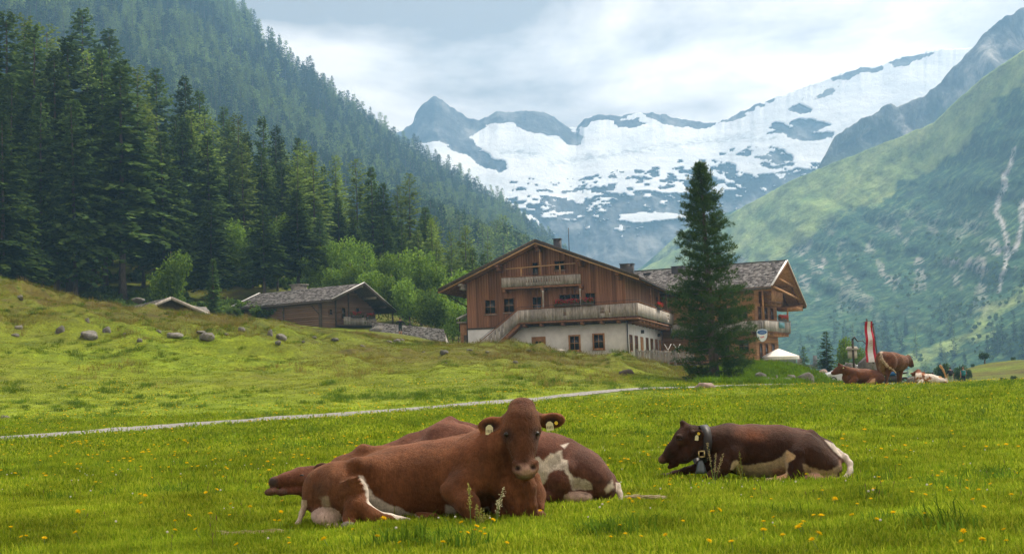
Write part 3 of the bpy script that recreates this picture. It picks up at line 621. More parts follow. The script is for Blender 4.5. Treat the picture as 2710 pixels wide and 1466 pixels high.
# ---- instancing on points for what nobody could count
def scatter(name, pts, sources, rotz, scl, idx, label, rotx=None):
    """sources: list of meshes with materials; one object whose geometry nodes put a copy on each point"""
    col = bpy.data.collections.new(name+'_pieces')
    for k, me in enumerate(sources):
        o = bpy.data.objects.new('%s_%02d' % (name, k), me); col.objects.link(o)
    me = bpy.data.meshes.new(name); me.vertices.add(len(pts)); me.vertices.foreach_set('co', np.asarray(pts, np.float32).ravel())
    n = len(pts); rot = np.zeros((n, 3), np.float32); rot[:, 2] = rotz
    if rotx is not None: rot[:, :2] = rotx
    sc3 = np.asarray(scl, np.float32); sc3 = np.repeat(sc3[:, None], 3, 1) if sc3.ndim == 1 else sc3
    for nm_, arr in (('irot', rot), ('iscl', sc3)):
        a = me.attributes.new(nm_, 'FLOAT_VECTOR', 'POINT'); a.data.foreach_set('vector', arr.astype(np.float32).ravel())
    a = me.attributes.new('iidx', 'INT', 'POINT'); a.data.foreach_set('value', np.asarray(idx, np.int32))
    ng = bpy.data.node_groups.new(name+'_scatter', 'GeometryNodeTree')
    ng.interface.new_socket('Geometry', in_out='INPUT', socket_type='NodeSocketGeometry'); ng.interface.new_socket('Geometry', in_out='OUTPUT', socket_type='NodeSocketGeometry')
    gi = ng.nodes.new('NodeGroupInput'); go = ng.nodes.new('NodeGroupOutput'); ip = ng.nodes.new('GeometryNodeInstanceOnPoints'); ci = ng.nodes.new('GeometryNodeCollectionInfo')
    ci.inputs[0].default_value = col; ci.inputs['Separate Children'].default_value = True; ci.inputs['Reset Children'].default_value = True
    ip.inputs['Pick Instance'].default_value = True
    def at(nm_, ty):
        x = ng.nodes.new('GeometryNodeInputNamedAttribute'); x.data_type = ty; x.inputs[0].default_value = nm_; return x.outputs[0]
    ng.links.new(gi.outputs[0], ip.inputs['Points']); ng.links.new(ci.outputs[0], ip.inputs['Instance']); ng.links.new(at('iidx', 'INT'), ip.inputs['Instance Index'])
    e2r = ng.nodes.new('FunctionNodeEulerToRotation'); ng.links.new(at('irot', 'FLOAT_VECTOR'), e2r.inputs[0]); ng.links.new(e2r.outputs[0], ip.inputs['Rotation'])
    ng.links.new(at('iscl', 'FLOAT_VECTOR'), ip.inputs['Scale']); ng.links.new(ip.outputs[0], go.inputs[0])
    o = ob(name, me, None, kind='stuff'); o['label'] = label; md = o.modifiers.new('scatter', 'NODES'); md.node_group = ng
    return o
def joined(tm, cm, name):
    """trunk and crown meshes as one, for far-off masses"""
    out_ = []
    nv = 0; V = []; F = []; M = []
    for mi, me in enumerate((tm, cm)):
        v = np.empty(len(me.vertices)*3, np.float32); me.vertices.foreach_get('co', v); V.append(v.reshape(-1, 3))
        for f in me.polygons: F.append([k+nv for k in f.vertices]); M.append(mi)
        nv += len(me.vertices)
    m2 = bpy.data.meshes.new(name); m2.from_pydata(np.concatenate(V).tolist(), [], F); m2.materials.append(tm.materials[0]); m2.materials.append(cm.materials[0])
    m2.polygons.foreach_set('material_index', np.array(M, np.int32)); return m2
FARM = [joined(a, b, 'far_conifer') for a, b in zip(FARS.t+FARL.t, FARS.c+FARL.c)]
rest = order[110:]
idx = np.where(isl[rest], 3+g_.integers(0, 2, len(rest)), g_.integers(0, 3, len(rest)))
s_ = hh[rest]/20; scatter('far_forest', pts[rest]-[0, 0, .4], FARM, g_.uniform(0, 6.28, len(rest)), np.stack([s_*wdd[rest], s_*wdd[rest], s_], 1), idx, 'hazy mass of conifers covering the left mountainside up to the skyline')
# scrub and small trees on the right flank
g_ = np.random.default_rng(18)
n_ = 5200; iu = g_.random(n_)*(RW.shape[0]-1.001); iv = (g_.random(n_)**1.3)*(RW.shape[1]*.62); a_ = iu.astype(int); c_ = iv.astype(int)
pr = RW[a_, c_]; ur = unproj(pr); clump = fbm(ur[:, 0]*.012, ur[:, 1]*.012, None, 91, 4)
okr = (ur[:, 0] < 2800) & (ur[:, 0] > 1900) & (ur[:, 1] > 480+.4*(2710-ur[:, 0])-0) & (ur[:, 1] < 1050) & ((clump > .12) & (g_.random(n_) < .6) | ((ur[:, 1] > 880) & (ur[:, 0] > 2250) & (clump > -.15)))
pr = pr[okr]; clump = clump[okr]; vr = ur[okr][:, 1]
BLOB = [crown_mesh('scrub', leafy(70+k, 6, 4, 260, .0, 1.2, 11, .7), MAT_BUSH) for k in range(3)]
low = vr > 760; idx = np.where(low & (vr > 1250-.16*unproj(pr)[:, 0]) & (g_.random(len(pr)) < .22), g_.integers(3, 8, len(pr)), g_.integers(0, 3, len(pr)))
s_ = np.where(idx < 3, g_.uniform(.22, .6, len(pr)), g_.uniform(.45, .95, len(pr)))
scatter('mountain_scrub', pr-[0, 0, .5], BLOB+FARM, g_.uniform(0, 6.28, len(pr)), s_, idx, 'green scrub and small trees dotted over the right mountainside')
# undergrowth between the ridge and the wood
g_ = np.random.default_rng(28)
n_ = 5200; bx_ = g_.uniform(-300, 1290, n_); bd_ = g_.uniform(106, 182, n_); xx = np.array([P(a, 1000, b)[0] for a, b in zip(bx_, bd_)])
cl = fbm(xx*.09, bd_*.06, None, 55, 3); keep = (cl > np.where(bd_ < 128, .22, -.12)) & (np.hypot(xx+9, bd_-158) > 9) & (np.hypot(xx-3, bd_-128) > 12)
keep &= ~((bx_ > 560) & (bx_ < 1260) & (bd_ < 152))
xx, bd_ = xx[keep], bd_[keep]
UND = [crown_mesh('undergrowth', leafy(80+k, 1.6, 1.1, 520, .0, .26, 8, .7), MAT_BUSH) for k in range(4)]
s_ = g_.uniform(.35, 1.15, len(xx))*np.clip((bd_-100)/40, .45, 1.1)
scatter('undergrowth', np.stack([xx, bd_, gz(xx, bd_)-.15], 1), UND, g_.uniform(0, 6.28, len(xx)), s_, g_.integers(0, 4, len(xx)), 'low green shrubs covering the slope below the forest')
# ------------------------------------------------------------------ building materials
def wood_mat(name, c0, c1, c2, grain=(9, 9, .8), orv=.22, isl=.0, rough=.85):
    t = NT(name); o = t.objc(); n = t.noise(2.2, 6, .65, t.map(o, grain), .3); big = t.noise(.5, 3, .6, o)
    c = t.ramp(n, (.28, c0), (.5, c1), (.74, c2)); c = t.scale(c, t.rng(big, .3, .7, .78, 1.2))
    if orv: c = t.scale(c, t.rng(t.orand(), 0, 1, 1-orv, 1+orv))
    if isl: c = t.scale(c, t.rng(t.island(), 0, 1, 1-isl, 1+isl))
    return t.bsdf(c, rough, n, .35, .01, .2)
MAT_PLANK = wood_mat('larch_planks', (.15, .072, .042), (.27, .135, .080), (.40, .225, .14), (1.2, 1.2, .5), .34)
MAT_WOOD = wood_mat('brown_timber', (.13, .062, .034), (.23, .115, .065), (.34, .19, .11), (3, 3, 3), .12, .18)
MAT_NEWWOOD = wood_mat('fresh_timber', (.34, .19, .085), (.45, .27, .13), (.56, .36, .19), (3, 3, 3), .05)
MAT_GREYWOOD = wood_mat('weathered_boards', (.20, .18, .155), (.33, .30, .265), (.48, .445, .40), (5, 5, 1), .05, .25)
MAT_DARKWOOD = wood_mat('dark_old_timber', (.045, .036, .03), (.085, .07, .058), (.15, .125, .105), (4, 4, 4), .1, .2)
MAT_HUTWOOD = wood_mat('sunburnt_log', (.085, .052, .036), (.17, .105, .070), (.29, .20, .14), (1.5, 1.5, 3), .22)
MAT_HONEY = wood_mat('honey_timber', (.24, .11, .045), (.37, .19, .085), (.48, .28, .14), (2, 2, 2), .2, .12)
MAT_FENCEW = wood_mat('grey_fence_wood', (.12, .105, .09), (.21, .19, .165), (.32, .29, .255), (6, 6, 1.2), .2)
t = NT('white_plaster'); n_ = t.noise(1.5, 6, .65, t.objc()); MAT_PLASTER = t.bsdf(t.ramp(n_, (.3, (.66, .66, .64)), (.6, (.82, .82, .80))), .9, t.noise(14, 5, .7, t.objc()), .25, .02, .1)
t = NT('shingle'); i_ = t.island(); n_ = t.noise(6, 5, .7, t.objc())
c = t.ramp(i_, (0, (.10, .095, .09)), (.35, (.22, .21, .20)), (.7, (.36, .345, .335)), (1, (.55, .53, .51))); MAT_SHINGLE = t.bsdf(t.scale(c, t.rng(n_, .3, .7, .75, 1.2)), .9, n_, .3, .01, .15)
t = NT('window_glass'); MAT_GLASS = t.bsdf((.018, .022, .024), .06, None, spec=.6)
MAT_METAL = plain('dark_sheet_metal', (.045, .042, .045), .5, .4, .3)
t = NT('rubble_stone'); v = t.n('ShaderNodeTexVoronoi'); v.inputs['Scale'].default_value = 3.2; t.l(t.objc(), v.inputs['Vector']); n_ = t.noise(9, 5, .7, t.objc())
c = t.mix(v.outputs['Color'], (.17, .155, .135), (.36, .335, .30)); c = t.scale(c, t.rng(n_, .3, .7, .7, 1.2)); MAT_RUBBLE = t.bsdf(c, .95, v.outputs['Distance'], .8, .06, .1)
MAT_RED = foliage_mat('red_blossom', (.45, .012, .02), (.6, .02, .04), (.7, .06, .09), .3, .05)
MAT_GERAN = foliage_mat('geranium_leaves', (.03, .07, .015), (.06, .12, .02), (.09, .16, .03), .35, .1)
UNIT = MB().box((-.5, -.5, -.5), (.5, .5, .5)).mesh('plank')
_um = {}
def unit_box(name, a, b, mat, parent):
    """one plank, post or slat: shared box mesh, placed by its two corners"""
    k = (name, mat.name)
    if k not in _um: m = UNIT.copy(); m.name = name; m.materials.append(mat); _um[k] = m
    a = np.array(a, float); b = np.array(b, float); o = ob(name, _um[k], None, parent); o.location = (a+b)/2; o.scale = np.abs(b-a); return o
def shingles(name, parent, o, u, v, lu, lv, mat=None, cw=.24, ex=.25, seed=0, th=.03):
    """courses of split shingles on the plane o + u*s + v*t (u along the eave, v up the slope)"""
    g = np.random.default_rng(seed); u = np.array(u, float); v = np.array(v, float); nrm = np.cross(u, v); nrm /= np.linalg.norm(nrm)
    if nrm[2] < 0: nrm = -nrm
    rows = int(lv/ex); P8 = []
    for r in range(rows):
        s = -g.uniform(0, cw)
        while s < lu:
            w_ = cw*g.uniform(.6, 1.35); s0, s1 = max(s, 0), min(s+w_-.012, lu); s += w_
            if s1-s0 < .05: continue
            t0 = r*ex-g.uniform(0, .05); t1 = min(r*ex+ex*2.1, lv); h = g.uniform(.6, 1.7)*th
            lo = np.array(o)+nrm*(.05+h); hi = np.array(o)+nrm*.012
            P8.append([lo+u*s0+v*t0-nrm*h, lo+u*s1+v*t0-nrm*h, hi+u*s1+v*t1-nrm*.02, hi+u*s0+v*t1-nrm*.02, lo+u*s0+v*t0, lo+u*s1+v*t0, hi+u*s1+v*t1, hi+u*s0+v*t1])
    P8 = np.array(P8); n = len(P8); q = np.array([[4, 5, 6, 7], [0, 1, 5, 4], [1, 2, 6, 5], [3, 0, 4, 7]])
    F = (np.arange(n)[:, None, None]*8+q[None]).reshape(-1, 4)
    return ob(name, mesh_np(name, P8.reshape(-1, 3), F), mat or MAT_SHINGLE, parent, kind='stuff')
def window(parent, x0, x1, z0, z1, y, out, frame_mat, nx=2, nz=2, axis='x', cas=.07, name='window', sill=True, glass=True):
    """frame with muntins standing proud of the wall plane; out = outward direction (+1/-1) along the wall's normal axis"""
    def T(a, h, z): return (a, y+out*h, z) if axis == 'x' else (y+out*h, a, z)
    f = MB()
    for a, b, c, d in ((x0-cas, x0, z0-cas, z1+cas), (x1, x1+cas, z0-cas, z1+cas), (x0, x1, z1, z1+cas), (x0, x1, z0-cas, z0)): f.box(T(a, -.02, c), T(b, .07, d))
    m = .02
    for i in range(1, nx): xx = x0+(x1-x0)*i/nx; f.box(T(xx-m, .0, z0), T(xx+m, .045, z1))
    for i in range(1, nz): zz = z0+(z1-z0)*i/nz; f.box(T(x0, .0, zz-m), T(x1, .043, zz+m))
    w_ = f.build(name, frame_mat, parent)
    if glass: ob('pane', MB().box(T(x0, -.02, z0), T(x1, .025, z1)).mesh('pane'), MAT_GLASS, w_)
    if sill: ob('sill', MB().box(T(x0-cas-.05, 0, z0-cas-.05), T(x1+cas+.05, .12, z0-cas)).mesh('sill'), MAT_GREYWOOD if frame_mat is MAT_WOOD else frame_mat, w_)
    return w_
def boards(name, parent, a, b, z0a, z1a, z0b, z1b, mat, n, th=.035, gap=.012, holes=(), out=(0, -1)):
    """a row of upright boards between plan points a and b (each in the parent's frame), lower and upper heights at both ends"""
    a = np.array(a, float); b = np.array(b, float); mb = MB(); d = (b-a); L_ = np.linalg.norm(d); d /= L_; o = np.array(out, float)*th
    for i in range(n):
        s0, s1 = L_*i/n+gap/2, L_*(i+1)/n-gap/2
        l0, l1 = [z0a+(z0b-z0a)*s/L_ for s in (s0, s1)]; h0, h1 = [z1a+(z1b-z1a)*s/L_ for s in (s0, s1)]
        p0, p1 = a+d*s0, a+d*s1
        def seg(q0, q1, f0, f1):
            c = lambda p, z, k: [p[0]+o[0]*k, p[1]+o[1]*k, z]
            mb.hexa([c(q0, l0+(h0-l0)*f0, 0), c(q1, l1+(h1-l1)*f0, 0), c(q1, l1+(h1-l1)*f0, 1), c(q0, l0+(h0-l0)*f0, 1), c(q0, l0+(h0-l0)*f1, 0), c(q1, l1+(h1-l1)*f1, 0), c(q1, l1+(h1-l1)*f1, 1), c(q0, l0+(h0-l0)*f1, 1)])
        if i in holes:          # sawn ornament: the board is cut away in the middle
            seg(p0, p1, 0, .36); seg(p0, p1, .66, 1); m1 = p0+(p1-p0)*.22; m2 = p0+(p1-p0)*.78; seg(p0, m1, .36, .66); seg(m2, p1, .36, .66)
        else: seg(p0, p1, 0, 1)
    return mb.build(name, mat, parent, kind='stuff')
def geranium_box(parent_m, c, L_, along, label, seed, group=None):
    """trough with leaves and red blossom; c = world centre of the trough"""
    r = thing('flower_box', label, 'flower box', c, group, math.atan2(along[1], along[0]))
    MB().box((-L_/2, -.1, -.12), (L_/2, .1, .06)).build('trough', MAT_DARKWOOD, r)
    g = np.random.default_rng(seed); n = int(420*L_)
    p = np.stack([g.uniform(-L_/2, L_/2, n), g.normal(0, .1, n), .08+g.uniform(0, .28, n)-.1*g.random(n)**3], 1); D = unit(g.normal(0, 1, (n, 3))); Lh = g.uniform(.05, .11, n)
    V, F = blades(p, D, Lh, Lh*.45, unit(np.cross(D, g.normal(0, 1, (n, 3))))); ob('leaves', mesh_np('leaves', V, F), MAT_GERAN, r)
    m = n//2; p = np.stack([g.uniform(-L_/2, L_/2, m), g.normal(-.06, .09, m), .12+g.uniform(0, .3, m)], 1); p += .04*g.normal(0, 1, p.shape); D = unit(g.normal(0, 1, (m, 3))); Lh = g.uniform(.05, .09, m)
    V, F = blades(p, D, Lh, Lh*.5, unit(np.cross(D, g.normal(0, 1, (m, 3))))); ob('blossoms', mesh_np('blossoms', V, F), MAT_RED, r); return r
# ------------------------------------------------------------------ the big chalet: local x right, y back, z up from its right front corner
CO = P(1662, 958, 116); chalet = thing('chalet', 'big two-storey chalet of brown larch boards over white plaster ground floor', 'house', CO, rz=R(-13.2))
W_, DP, RX, RZ, EZL, EZR = -13.4, 23., -6.95, 10.0, 6.33, 6.6      # left wall, depth, ridge x, ridge z (underside), eave heights
EL, ER, YF, YB = -15.3, 1.45, -1.95, 24.
def roofz(x): return RZ-(RX-x)*(RZ-EZL)/(RX-EL) if x < RX else RZ-(x-RX)*(RZ-EZR)/(ER-RX)
MB().box((W_, 0, .45), (0, DP, 3.3)).build('plaster_wall', MAT_PLASTER, chalet)
MB().box((W_, -.06, -1.5), (.05, DP, .447)).build('foundation', MAT_RUBBLE, chalet)
m = MB(); m.prism([(W_+.06, 3.303), (-.06, 3.303), (-.06, roofz(0)-.02), (RX, RZ-.02), (W_+.06, roofz(W_)-.02)], .06, DP, lambda p, z: (p[0], z, p[1])); m.build('timber_core', MAT_DARKWOOD, chalet)
x = W_; g = random.Random(3)
while x < -.02:
    w_ = g.uniform(.17, .25); x1 = min(x+w_, 0); k = g.uniform(0, .018)
    if x1-x > .05: unit_box('plank', (x+.006, -.02-k, 3.306), (x1-.006, .055, min(roofz(x), roofz(x1))-.03), MAT_PLANK, chalet)
    x = x1
for i in range(92):            # side wall boards above the plaster, in the balcony's shade
    y0 = i*.25; unit_box('plank', (-.06, y0+.006, 3.306), (.02, y0+.244, roofz(0)-.06), MAT_PLANK, chalet)
MB().box((W_-.02, -.05, 3.2), (-.001, -.001, 3.33)).build('sill_beam', MAT_DARKWOOD, chalet)
# roof: two slabs with verge boards, soffit and shingles
for sx, ez, nm_ in ((EL, EZL, 'left'), (ER, EZR, 'right')):
    r = MB(); r.hexa([(sx, YF, ez), (RX, YF, RZ), (RX, YB, RZ), (sx, YB, ez), (sx, YF, ez+.16), (RX, YF, RZ+.16), (RX, YB, RZ+.16), (sx, YB, ez+.16)])
    ro = r.build('roof', MAT_WOOD, chalet)
    u = np.array([0, 1., 0]); vv_ = np.array([RX-sx, 0, RZ-ez]); lv = np.linalg.norm(vv_); shingles('shingles', ro, (sx, YF, ez+.17), u, vv_/lv, YB-YF, lv, cw=.4, ex=.36, seed=int(abs(sx)))
    vb = MB(); a = np.array([sx, YF-.03, ez]); b = np.array([RX, YF-.03, RZ])
    vb.beam(a+[0, 0, .14], b+[0, 0, .14], .06, .26, (0, 0, 1)); vb.beam(a+[0, -.045, .22], b+[0, -.045, .22], .03, .14)
    vb.build('verge_board', MAT_DARKWOOD, ro)
    MB().beam(a+[0, .02, -.05], b+[0, .02, -.05], .04, .1).build('verge_batten', MAT_NEWWOOD, ro)
    gt = MB(); gt.tube([(sx+(-.06 if sx < 0 else .06), YF, ez+.02), (sx+(-.06 if sx < 0 else .06), YB, ez+.02)], .075, 8); gt.build('gutter', MAT_METAL, ro)
    for k in range(26):
        y_ = YF+.25+k*1.0; xi = (W_ if sx < 0 else 0); e = np.array([sx+(.1 if sx < 0 else -.1), y_, ez-.02]); q = np.array([xi, y_, roofz(xi)-.07])
        if k: MB().beam(e, q, .12, .16).build('rafter', MAT_WOOD, ro)
MB().tube([(EL-.06, 1.0, EZL-.03), (EL+.6, 1.2, EZL-.55), (W_-.12, .9, EZL-1.2), (W_-.1, .3, 5.0), (W_-.1, .1, 1.5)], .045, 6).build('downpipe', MAT_METAL, chalet)
MB().box((.03, -.1, .2), (.11, -.02, 3.45)).build('downpipe', MAT_METAL, chalet)
for xk in (-13.5, -10.35, RX, -3.45, -.35):       # purlin ends
    z_ = roofz(xk)-.02; pb = MB(); pb.box((xk-.14, YF+.12, z_-.33), (xk+.14, -.03, z_-(.0 if xk == RX else .12))); pb.box((xk-.12, YF+.55, z_-.62), (xk+.12, -.03, z_-.335)); pb.build('purlin', MAT_WOOD if xk != -13.5 else MAT_GREYWOOD, chalet)
# windows and doors of the front
for a in ((-11.8, -10.95, 4.47, 5.57), (-10.18, -9.36, 4.53, 5.62), (-5.46, -4.56, 4.7, 5.72), (-4.46, -3.72, 4.7, 5.72), (-3.28, -2.5, 4.7, 5.74)): window(chalet, *a, -.04, -1, MAT_WOOD)
window(chalet, -7.74, -7.02, 3.7, 5.64, -.04, -1, MAT_WOOD, 2, 3, name='balcony_door', sill=False)
window(chalet, -5.75, -5.0, 7.85, 8.5, -.04, -1, MAT_WOOD, 2, 1); window(chalet, -7.65, -7.2, 6.7, 8.5, -.04, -1, MAT_WOOD, 1, 2, name='balcony_door', sill=False)
for a in ((-4.72, -3.98, 1.16, 2.27), (-2.72, -1.97, 1.22, 2.31)): window(chalet, *a, -.01, -1, MAT_HONEY, 2, 2, cas=.13)
dr = MB(); dr.box((-7.95, -.09, .6), (-6.78, -.003, 2.37)); dr = dr.build('door', MAT_HONEY, chalet); window(dr, -7.62, -7.1, 1.35, 2.0, -.09, -1, MAT_HONEY, 2, 2, cas=.03, sill=False)
# long balcony, stair and upper balcony
def balcony_part(fn, name, mat=MAT_GREYWOOD): return fn.build(name, mat, chalet)
BY, BX = -1.3, 1.15
holes1 = [24, 25, 55, 56, 57, 60]
boards('balcony_front', chalet, (-8.7, BY), (BX, BY), 3.55, 4.55, 3.68, 4.72, MAT_GREYWOOD, 84, holes=[32, 33, 58, 59, 60, 64])
boards('balcony_side', chalet, (BX, BY), (BX, DP), 3.68, 4.72, 3.68, 4.72, MAT_GREYWOOD, 190, out=(1, 0), holes=list(range(150, 158)))
boards('stair_balustrade', chalet, (-12.15, BY), (-8.72, BY), .75, 1.95, 3.53, 4.55, MAT_GREYWOOD, 30, holes=[9, 12, 15, 18])
boards('upper_balcony_front', chalet, (-10.05, BY), (-3.4, BY), 6.5, 7.28, 6.5, 7.28, MAT_GREYWOOD, 62, holes=list(range(19, 46, 2)))
r = MB(); r.beam((-8.75, BY, 4.62), (BX+.05, BY, 4.80), .12, .06); r.beam((BX, BY, 4.80), (BX, DP, 4.80), .12, .06); r.beam((-12.2, BY, 2.02), (-8.72, BY, 4.62), .12, .06); r.beam((-10.1, BY, 7.33), (-3.35, BY, 7.33), .13, .07); r.build('handrail', MAT_WOOD, chalet)
r = MB(); r.tube([(-12.1, BY, 2.25), (-8.7, BY, 4.8), (BX, BY, 4.98), (BX, DP, 4.98)], .02, 6)
for k in range(9): r.tube([(-8.4+k*1.15, BY, 4.6), (-8.4+k*1.15, BY, 4.9)], .012, 5)
r.build('iron_rail', MAT_METAL, chalet)
r = MB(); r.box((-8.75, BY-.02, 3.42), (BX, -.003, 3.54)); r.box((.03, 0, 3.44), (BX, DP, 3.56)); r.box((-10.05, BY, 6.33), (-3.4, -.05, 6.46)); r.build('balcony_floor', MAT_WOOD, chalet)
r = MB(); r.beam((-8.7, BY+.1, 3.4), (-11.2, BY+.1, 1.2), .08, .3); r.beam((-8.7, -.15, 3.4), (-11.2, -.15, 1.2), .08, .3)
for k in range(9): s = k/9; r.box((-8.8-s*2.7, BY+.12, 3.25-s*2.3), (-9.05-s*2.7, -.18, 3.29-s*2.3))
r.build('stair', MAT_WOOD, chalet)
for xk in (-8.3, -6.9, -5.1, -3.5, -1.9, -.5): MB().box((xk-.11, BY+.05, 3.16), (xk+.11, -.01, 3.41)).build('bracket', MAT_WOOD, chalet)
for k in range(11): MB().box((.02, .7+k*2.1, 3.14), (BX-.05, .92+k*2.1, 3.43)).build('bracket', MAT_WOOD, chalet)
for xk in (-9.9, -6.7, -3.5): MB().box((xk-.1, BY+.05, 6.1), (xk+.1, -.05, 6.325)).build('bracket', MAT_WOOD, chalet)
for xk in (-6.6, -3.5): MB().tube([(xk, BY+.02, z) for z in (4.68, 4.9, 5.0, 5.2, 5.8, 5.9, 6.1)], [.07, .07, .045, .065, .06, .09, .09], 8).build('post', MAT_GREYWOOD, chalet)
for a in (((-9.7, BY, 8.0), (-3.75, BY, 8.18), .09, .1), ((-8.35, BY, 7.36), (-8.35, BY, 8.0), .1, .1), ((-6.75, BY+.02, 7.36), (-6.75, BY+.02, 9.5), .1, .1), ((-5.1, BY, 7.36), (-5.1, BY, 8.08), .1, .1)):
    MB().beam(*a, up=(0, 1, 0)).build('rail', MAT_NEWWOOD, chalet)
for yk in (7.5, 13, 18.5): MB().box((BX-.2, yk, 4.75), (BX-.04, yk+.16, 6.45)).build('post', MAT_WOOD, chalet)
MB().box((-.0, 19.3, 3.6), (.1, 22.6, 6.3)).build('loggia_opening', MAT_METAL, chalet)  # solid dark slab on the wall, standing in for shade inside the loggia
# side ground floor windows and door
for y0, wd_, kd in ((1.3, 1.2, 'w'), (4.3, 1.3, 'w'), (7.6, 1.5, 'd'), (11., 1.2, 'w'), (14, 1.2, 'w'), (17.2, 1.2, 'w'), (20, 1.2, 'd')):
    if kd == 'w': window(chalet, y0, y0+wd_, .95, 2.2, .01, 1, MAT_WOOD, 2, 2, axis='y')
    else: MB().box((.003, y0, .2), (.06, y0+wd_, 2.25)).build('door', MAT_HONEY, chalet)
for yk in (8, 19): MB().box((.02, yk, 2.55), (.28, yk+.2, 2.85)).build('wall_lamp', MAT_METAL, chalet)
for x0, x1, y0, y1, z0, z1 in ((-7.35, -6.75, 7.5, 8.2, 9.4, 11.15), (-2.15, -1.0, 11.6, 12.6, 7.5, 8.95)): MB().box((x0, y0, z0), (x1, y1, z1)).box((x0-.07, y0-.07, z1), (x1+.07, y1+.07, z1+.06)).build('chimney', MAT_METAL, chalet)
MB().tube([(-6.05, 8, 9.2), (-6.05, 8, 12.15)], .035, 6).build('mast', MAT_METAL, chalet)
CM = Matrix.Translation(CO) @ Matrix.Rotation(R(-13.2), 4, 'Z')
al = CM.to_3x3() @ Vector((1, 0, 0)); sd_ = CM.to_3x3() @ Vector((0, 1, 0))
geranium_box(None, CM @ Vector((-4.6, -1.42, 4.82)), 2.1, al, 'long box of red geraniums hanging on the chalet balcony before two windows', 1)
geranium_box(None, CM @ Vector((-2.9, -1.42, 4.86)), 1.0, al, 'short flower box with mostly green leaves right of the red geraniums', 2)
geranium_box(None, CM @ Vector((1.25, 11.5, 4.9)), 2.2, sd_, 'box of green plants on the side balcony of the chalet', 3)
# annex shed at the left wall
sh = thing('side_porch', 'narrow orange timber porch built against the left chalet wall', 'porch', CM @ Vector((W_-.45, 1.0, 1.8)), rz=R(-13.2))
MB().box((-.4, -.3, -.6), (.42, 1.2, 2.0)).build('wall', MAT_HONEY, sh); MB().box((-.65, -.5, 2.0), (.42, 1.4, 2.12)).build('roof', MAT_GREYWOOD, sh); MB().box((-.1, -.36, -.4), (.3, -.3, 1.0)).build('door', MAT_DARKWOOD, sh)
so = thing('lean_to_roof', 'small pale lean-to roof sticking out left of the chalet wall', 'roof', CM @ Vector((W_-.6, 1.6, 4.3)), rz=R(-13.2))
MB().hexa([(-.7, -.5, -.15), (.5, -.5, .35), (.5, 1, .35), (-.7, 1, -.15), (-.7, -.5, -.05), (.5, -.5, .45), (.5, 1, .45), (-.7, 1, -.05)]).build('roof_panel', MAT_PLASTER, so); MB().box((-.5, -.35, -1.2), (-.38, -.23, -.1)).build('post', MAT_DARKWOOD, so)
# ------------------------------------------------------------------ the wing behind the pine
AO = P(2003, 958, 134); wing = thing('chalet_wing', 'right-hand timber house with shingle roof and gable balcony behind the tall pine', 'house', AO, rz=R(-27))
AL, AD, AEZ, ARZ, ABZ, ARY = -16., 7.2, 6.75, 9.45, 5.3, 4.0
def az_(y): return AEZ+(ARZ-AEZ)*(y+1.5)/(ARY+1.5) if y < ARY else ARZ-(ARZ-ABZ)*(y-ARY)/(10-ARY)
MB().box((AL, .05, -1.5), (-.05, AD, .1)).build('foundation', MAT_RUBBLE, wing)
m = MB(); m.prism([(.05, .1), (AD-.05, .1), (AD-.05, az_(AD)-.1), (ARY, ARZ-.1), (.05, az_(0)-.1)], AL, -.08, lambda p, z: (z, p[0], p[1])); m.build('timber_core', MAT_HONEY, wing)
for k in range(26):           # squared logs of the two walls seen
    z0 = .12+k*.25
    if z0+.24 < az_(0): unit_box('log', (AL, -.04-.012*(k % 2), z0), (-.0, .05, z0+.238), MAT_HONEY, wing)
for k in range(36):
    z0 = .12+k*.25; ok_ = [y for y in np.linspace(.0, AD, 60) if az_(y)-.15 > z0+.24]
    if ok_: unit_box('log', (-.08, ok_[0], z0), (.012*(k % 2)+.02, ok_[-1], z0+.238), MAT_HONEY, wing)
for y0, y1, e0, e1 in ((-1.5, ARY, AEZ, ARZ), (10., ARY, ABZ, ARZ)):
    r = MB().hexa([(AL-1, y0, e0), (2.2, y0, e0), (2.2, y1, e1), (AL-1, y1, e1), (AL-1, y0, e0+.16), (2.2, y0, e0+.16), (2.2, y1, e1+.16), (AL-1, y1, e1+.16)]).build('roof', MAT_HONEY, wing)
    vv_ = np.array([0, y1-y0, e1-e0]); lv = np.linalg.norm(vv_); shingles('shingles', r, (AL-1, y0, e0+.17), (1, 0, 0), vv_/lv, 2.2-AL+1, lv, cw=.26, ex=.24, seed=int(y0+5))
    MB().beam((2.24, y0, e0+.1), (2.24, y1, e1+.1), .06, .3).build('verge_board', MAT_WOOD, r); MB().beam((2.22, y0, e0+.27), (2.22, y1, e1+.27), .2, .04).build('verge_flashing', MAT_PLASTER, r)
    MB().box((AL-1, y0-.08, e0-.06), (2.2, y0-.02, e0+.16)).build('eave_board', MAT_DARKWOOD, r)
    for k in range(15): MB().beam((1.7-k*1.2, y0+(.1 if y0 < 0 else -.1), e0-.03), (1.7-k*1.2, (0. if y0 < 0 else AD), az_(0 if y0 < 0 else AD)-.07), .12, .16).build('rafter', MAT_WOOD, r)
MB().box((AL-1, ARY-.12, ARZ+.2), (2.25, ARY+.12, ARZ+.3)).build('ridge_board', MAT_DARKWOOD, wing)
for yk in (-1.1, 1.4, ARY, 6.8, 9.4): z_ = az_(yk)-.02; MB().box((-.05, yk-.12, z_-.3), (2.05, yk+.12, z_-.0-(.1 if yk != ARY else 0))).build('purlin', MAT_HONEY, wing)
MB().beam((1.9, -.6, 7.05), (1.9, 8.6, 6.15), .14, .2).build('tie_beam', MAT_HONEY, wing); MB().beam((1.9, 1.4, 7.9), (1.9, 6.8, 7.3), .14, .18).build('tie_beam', MAT_HONEY, wing)
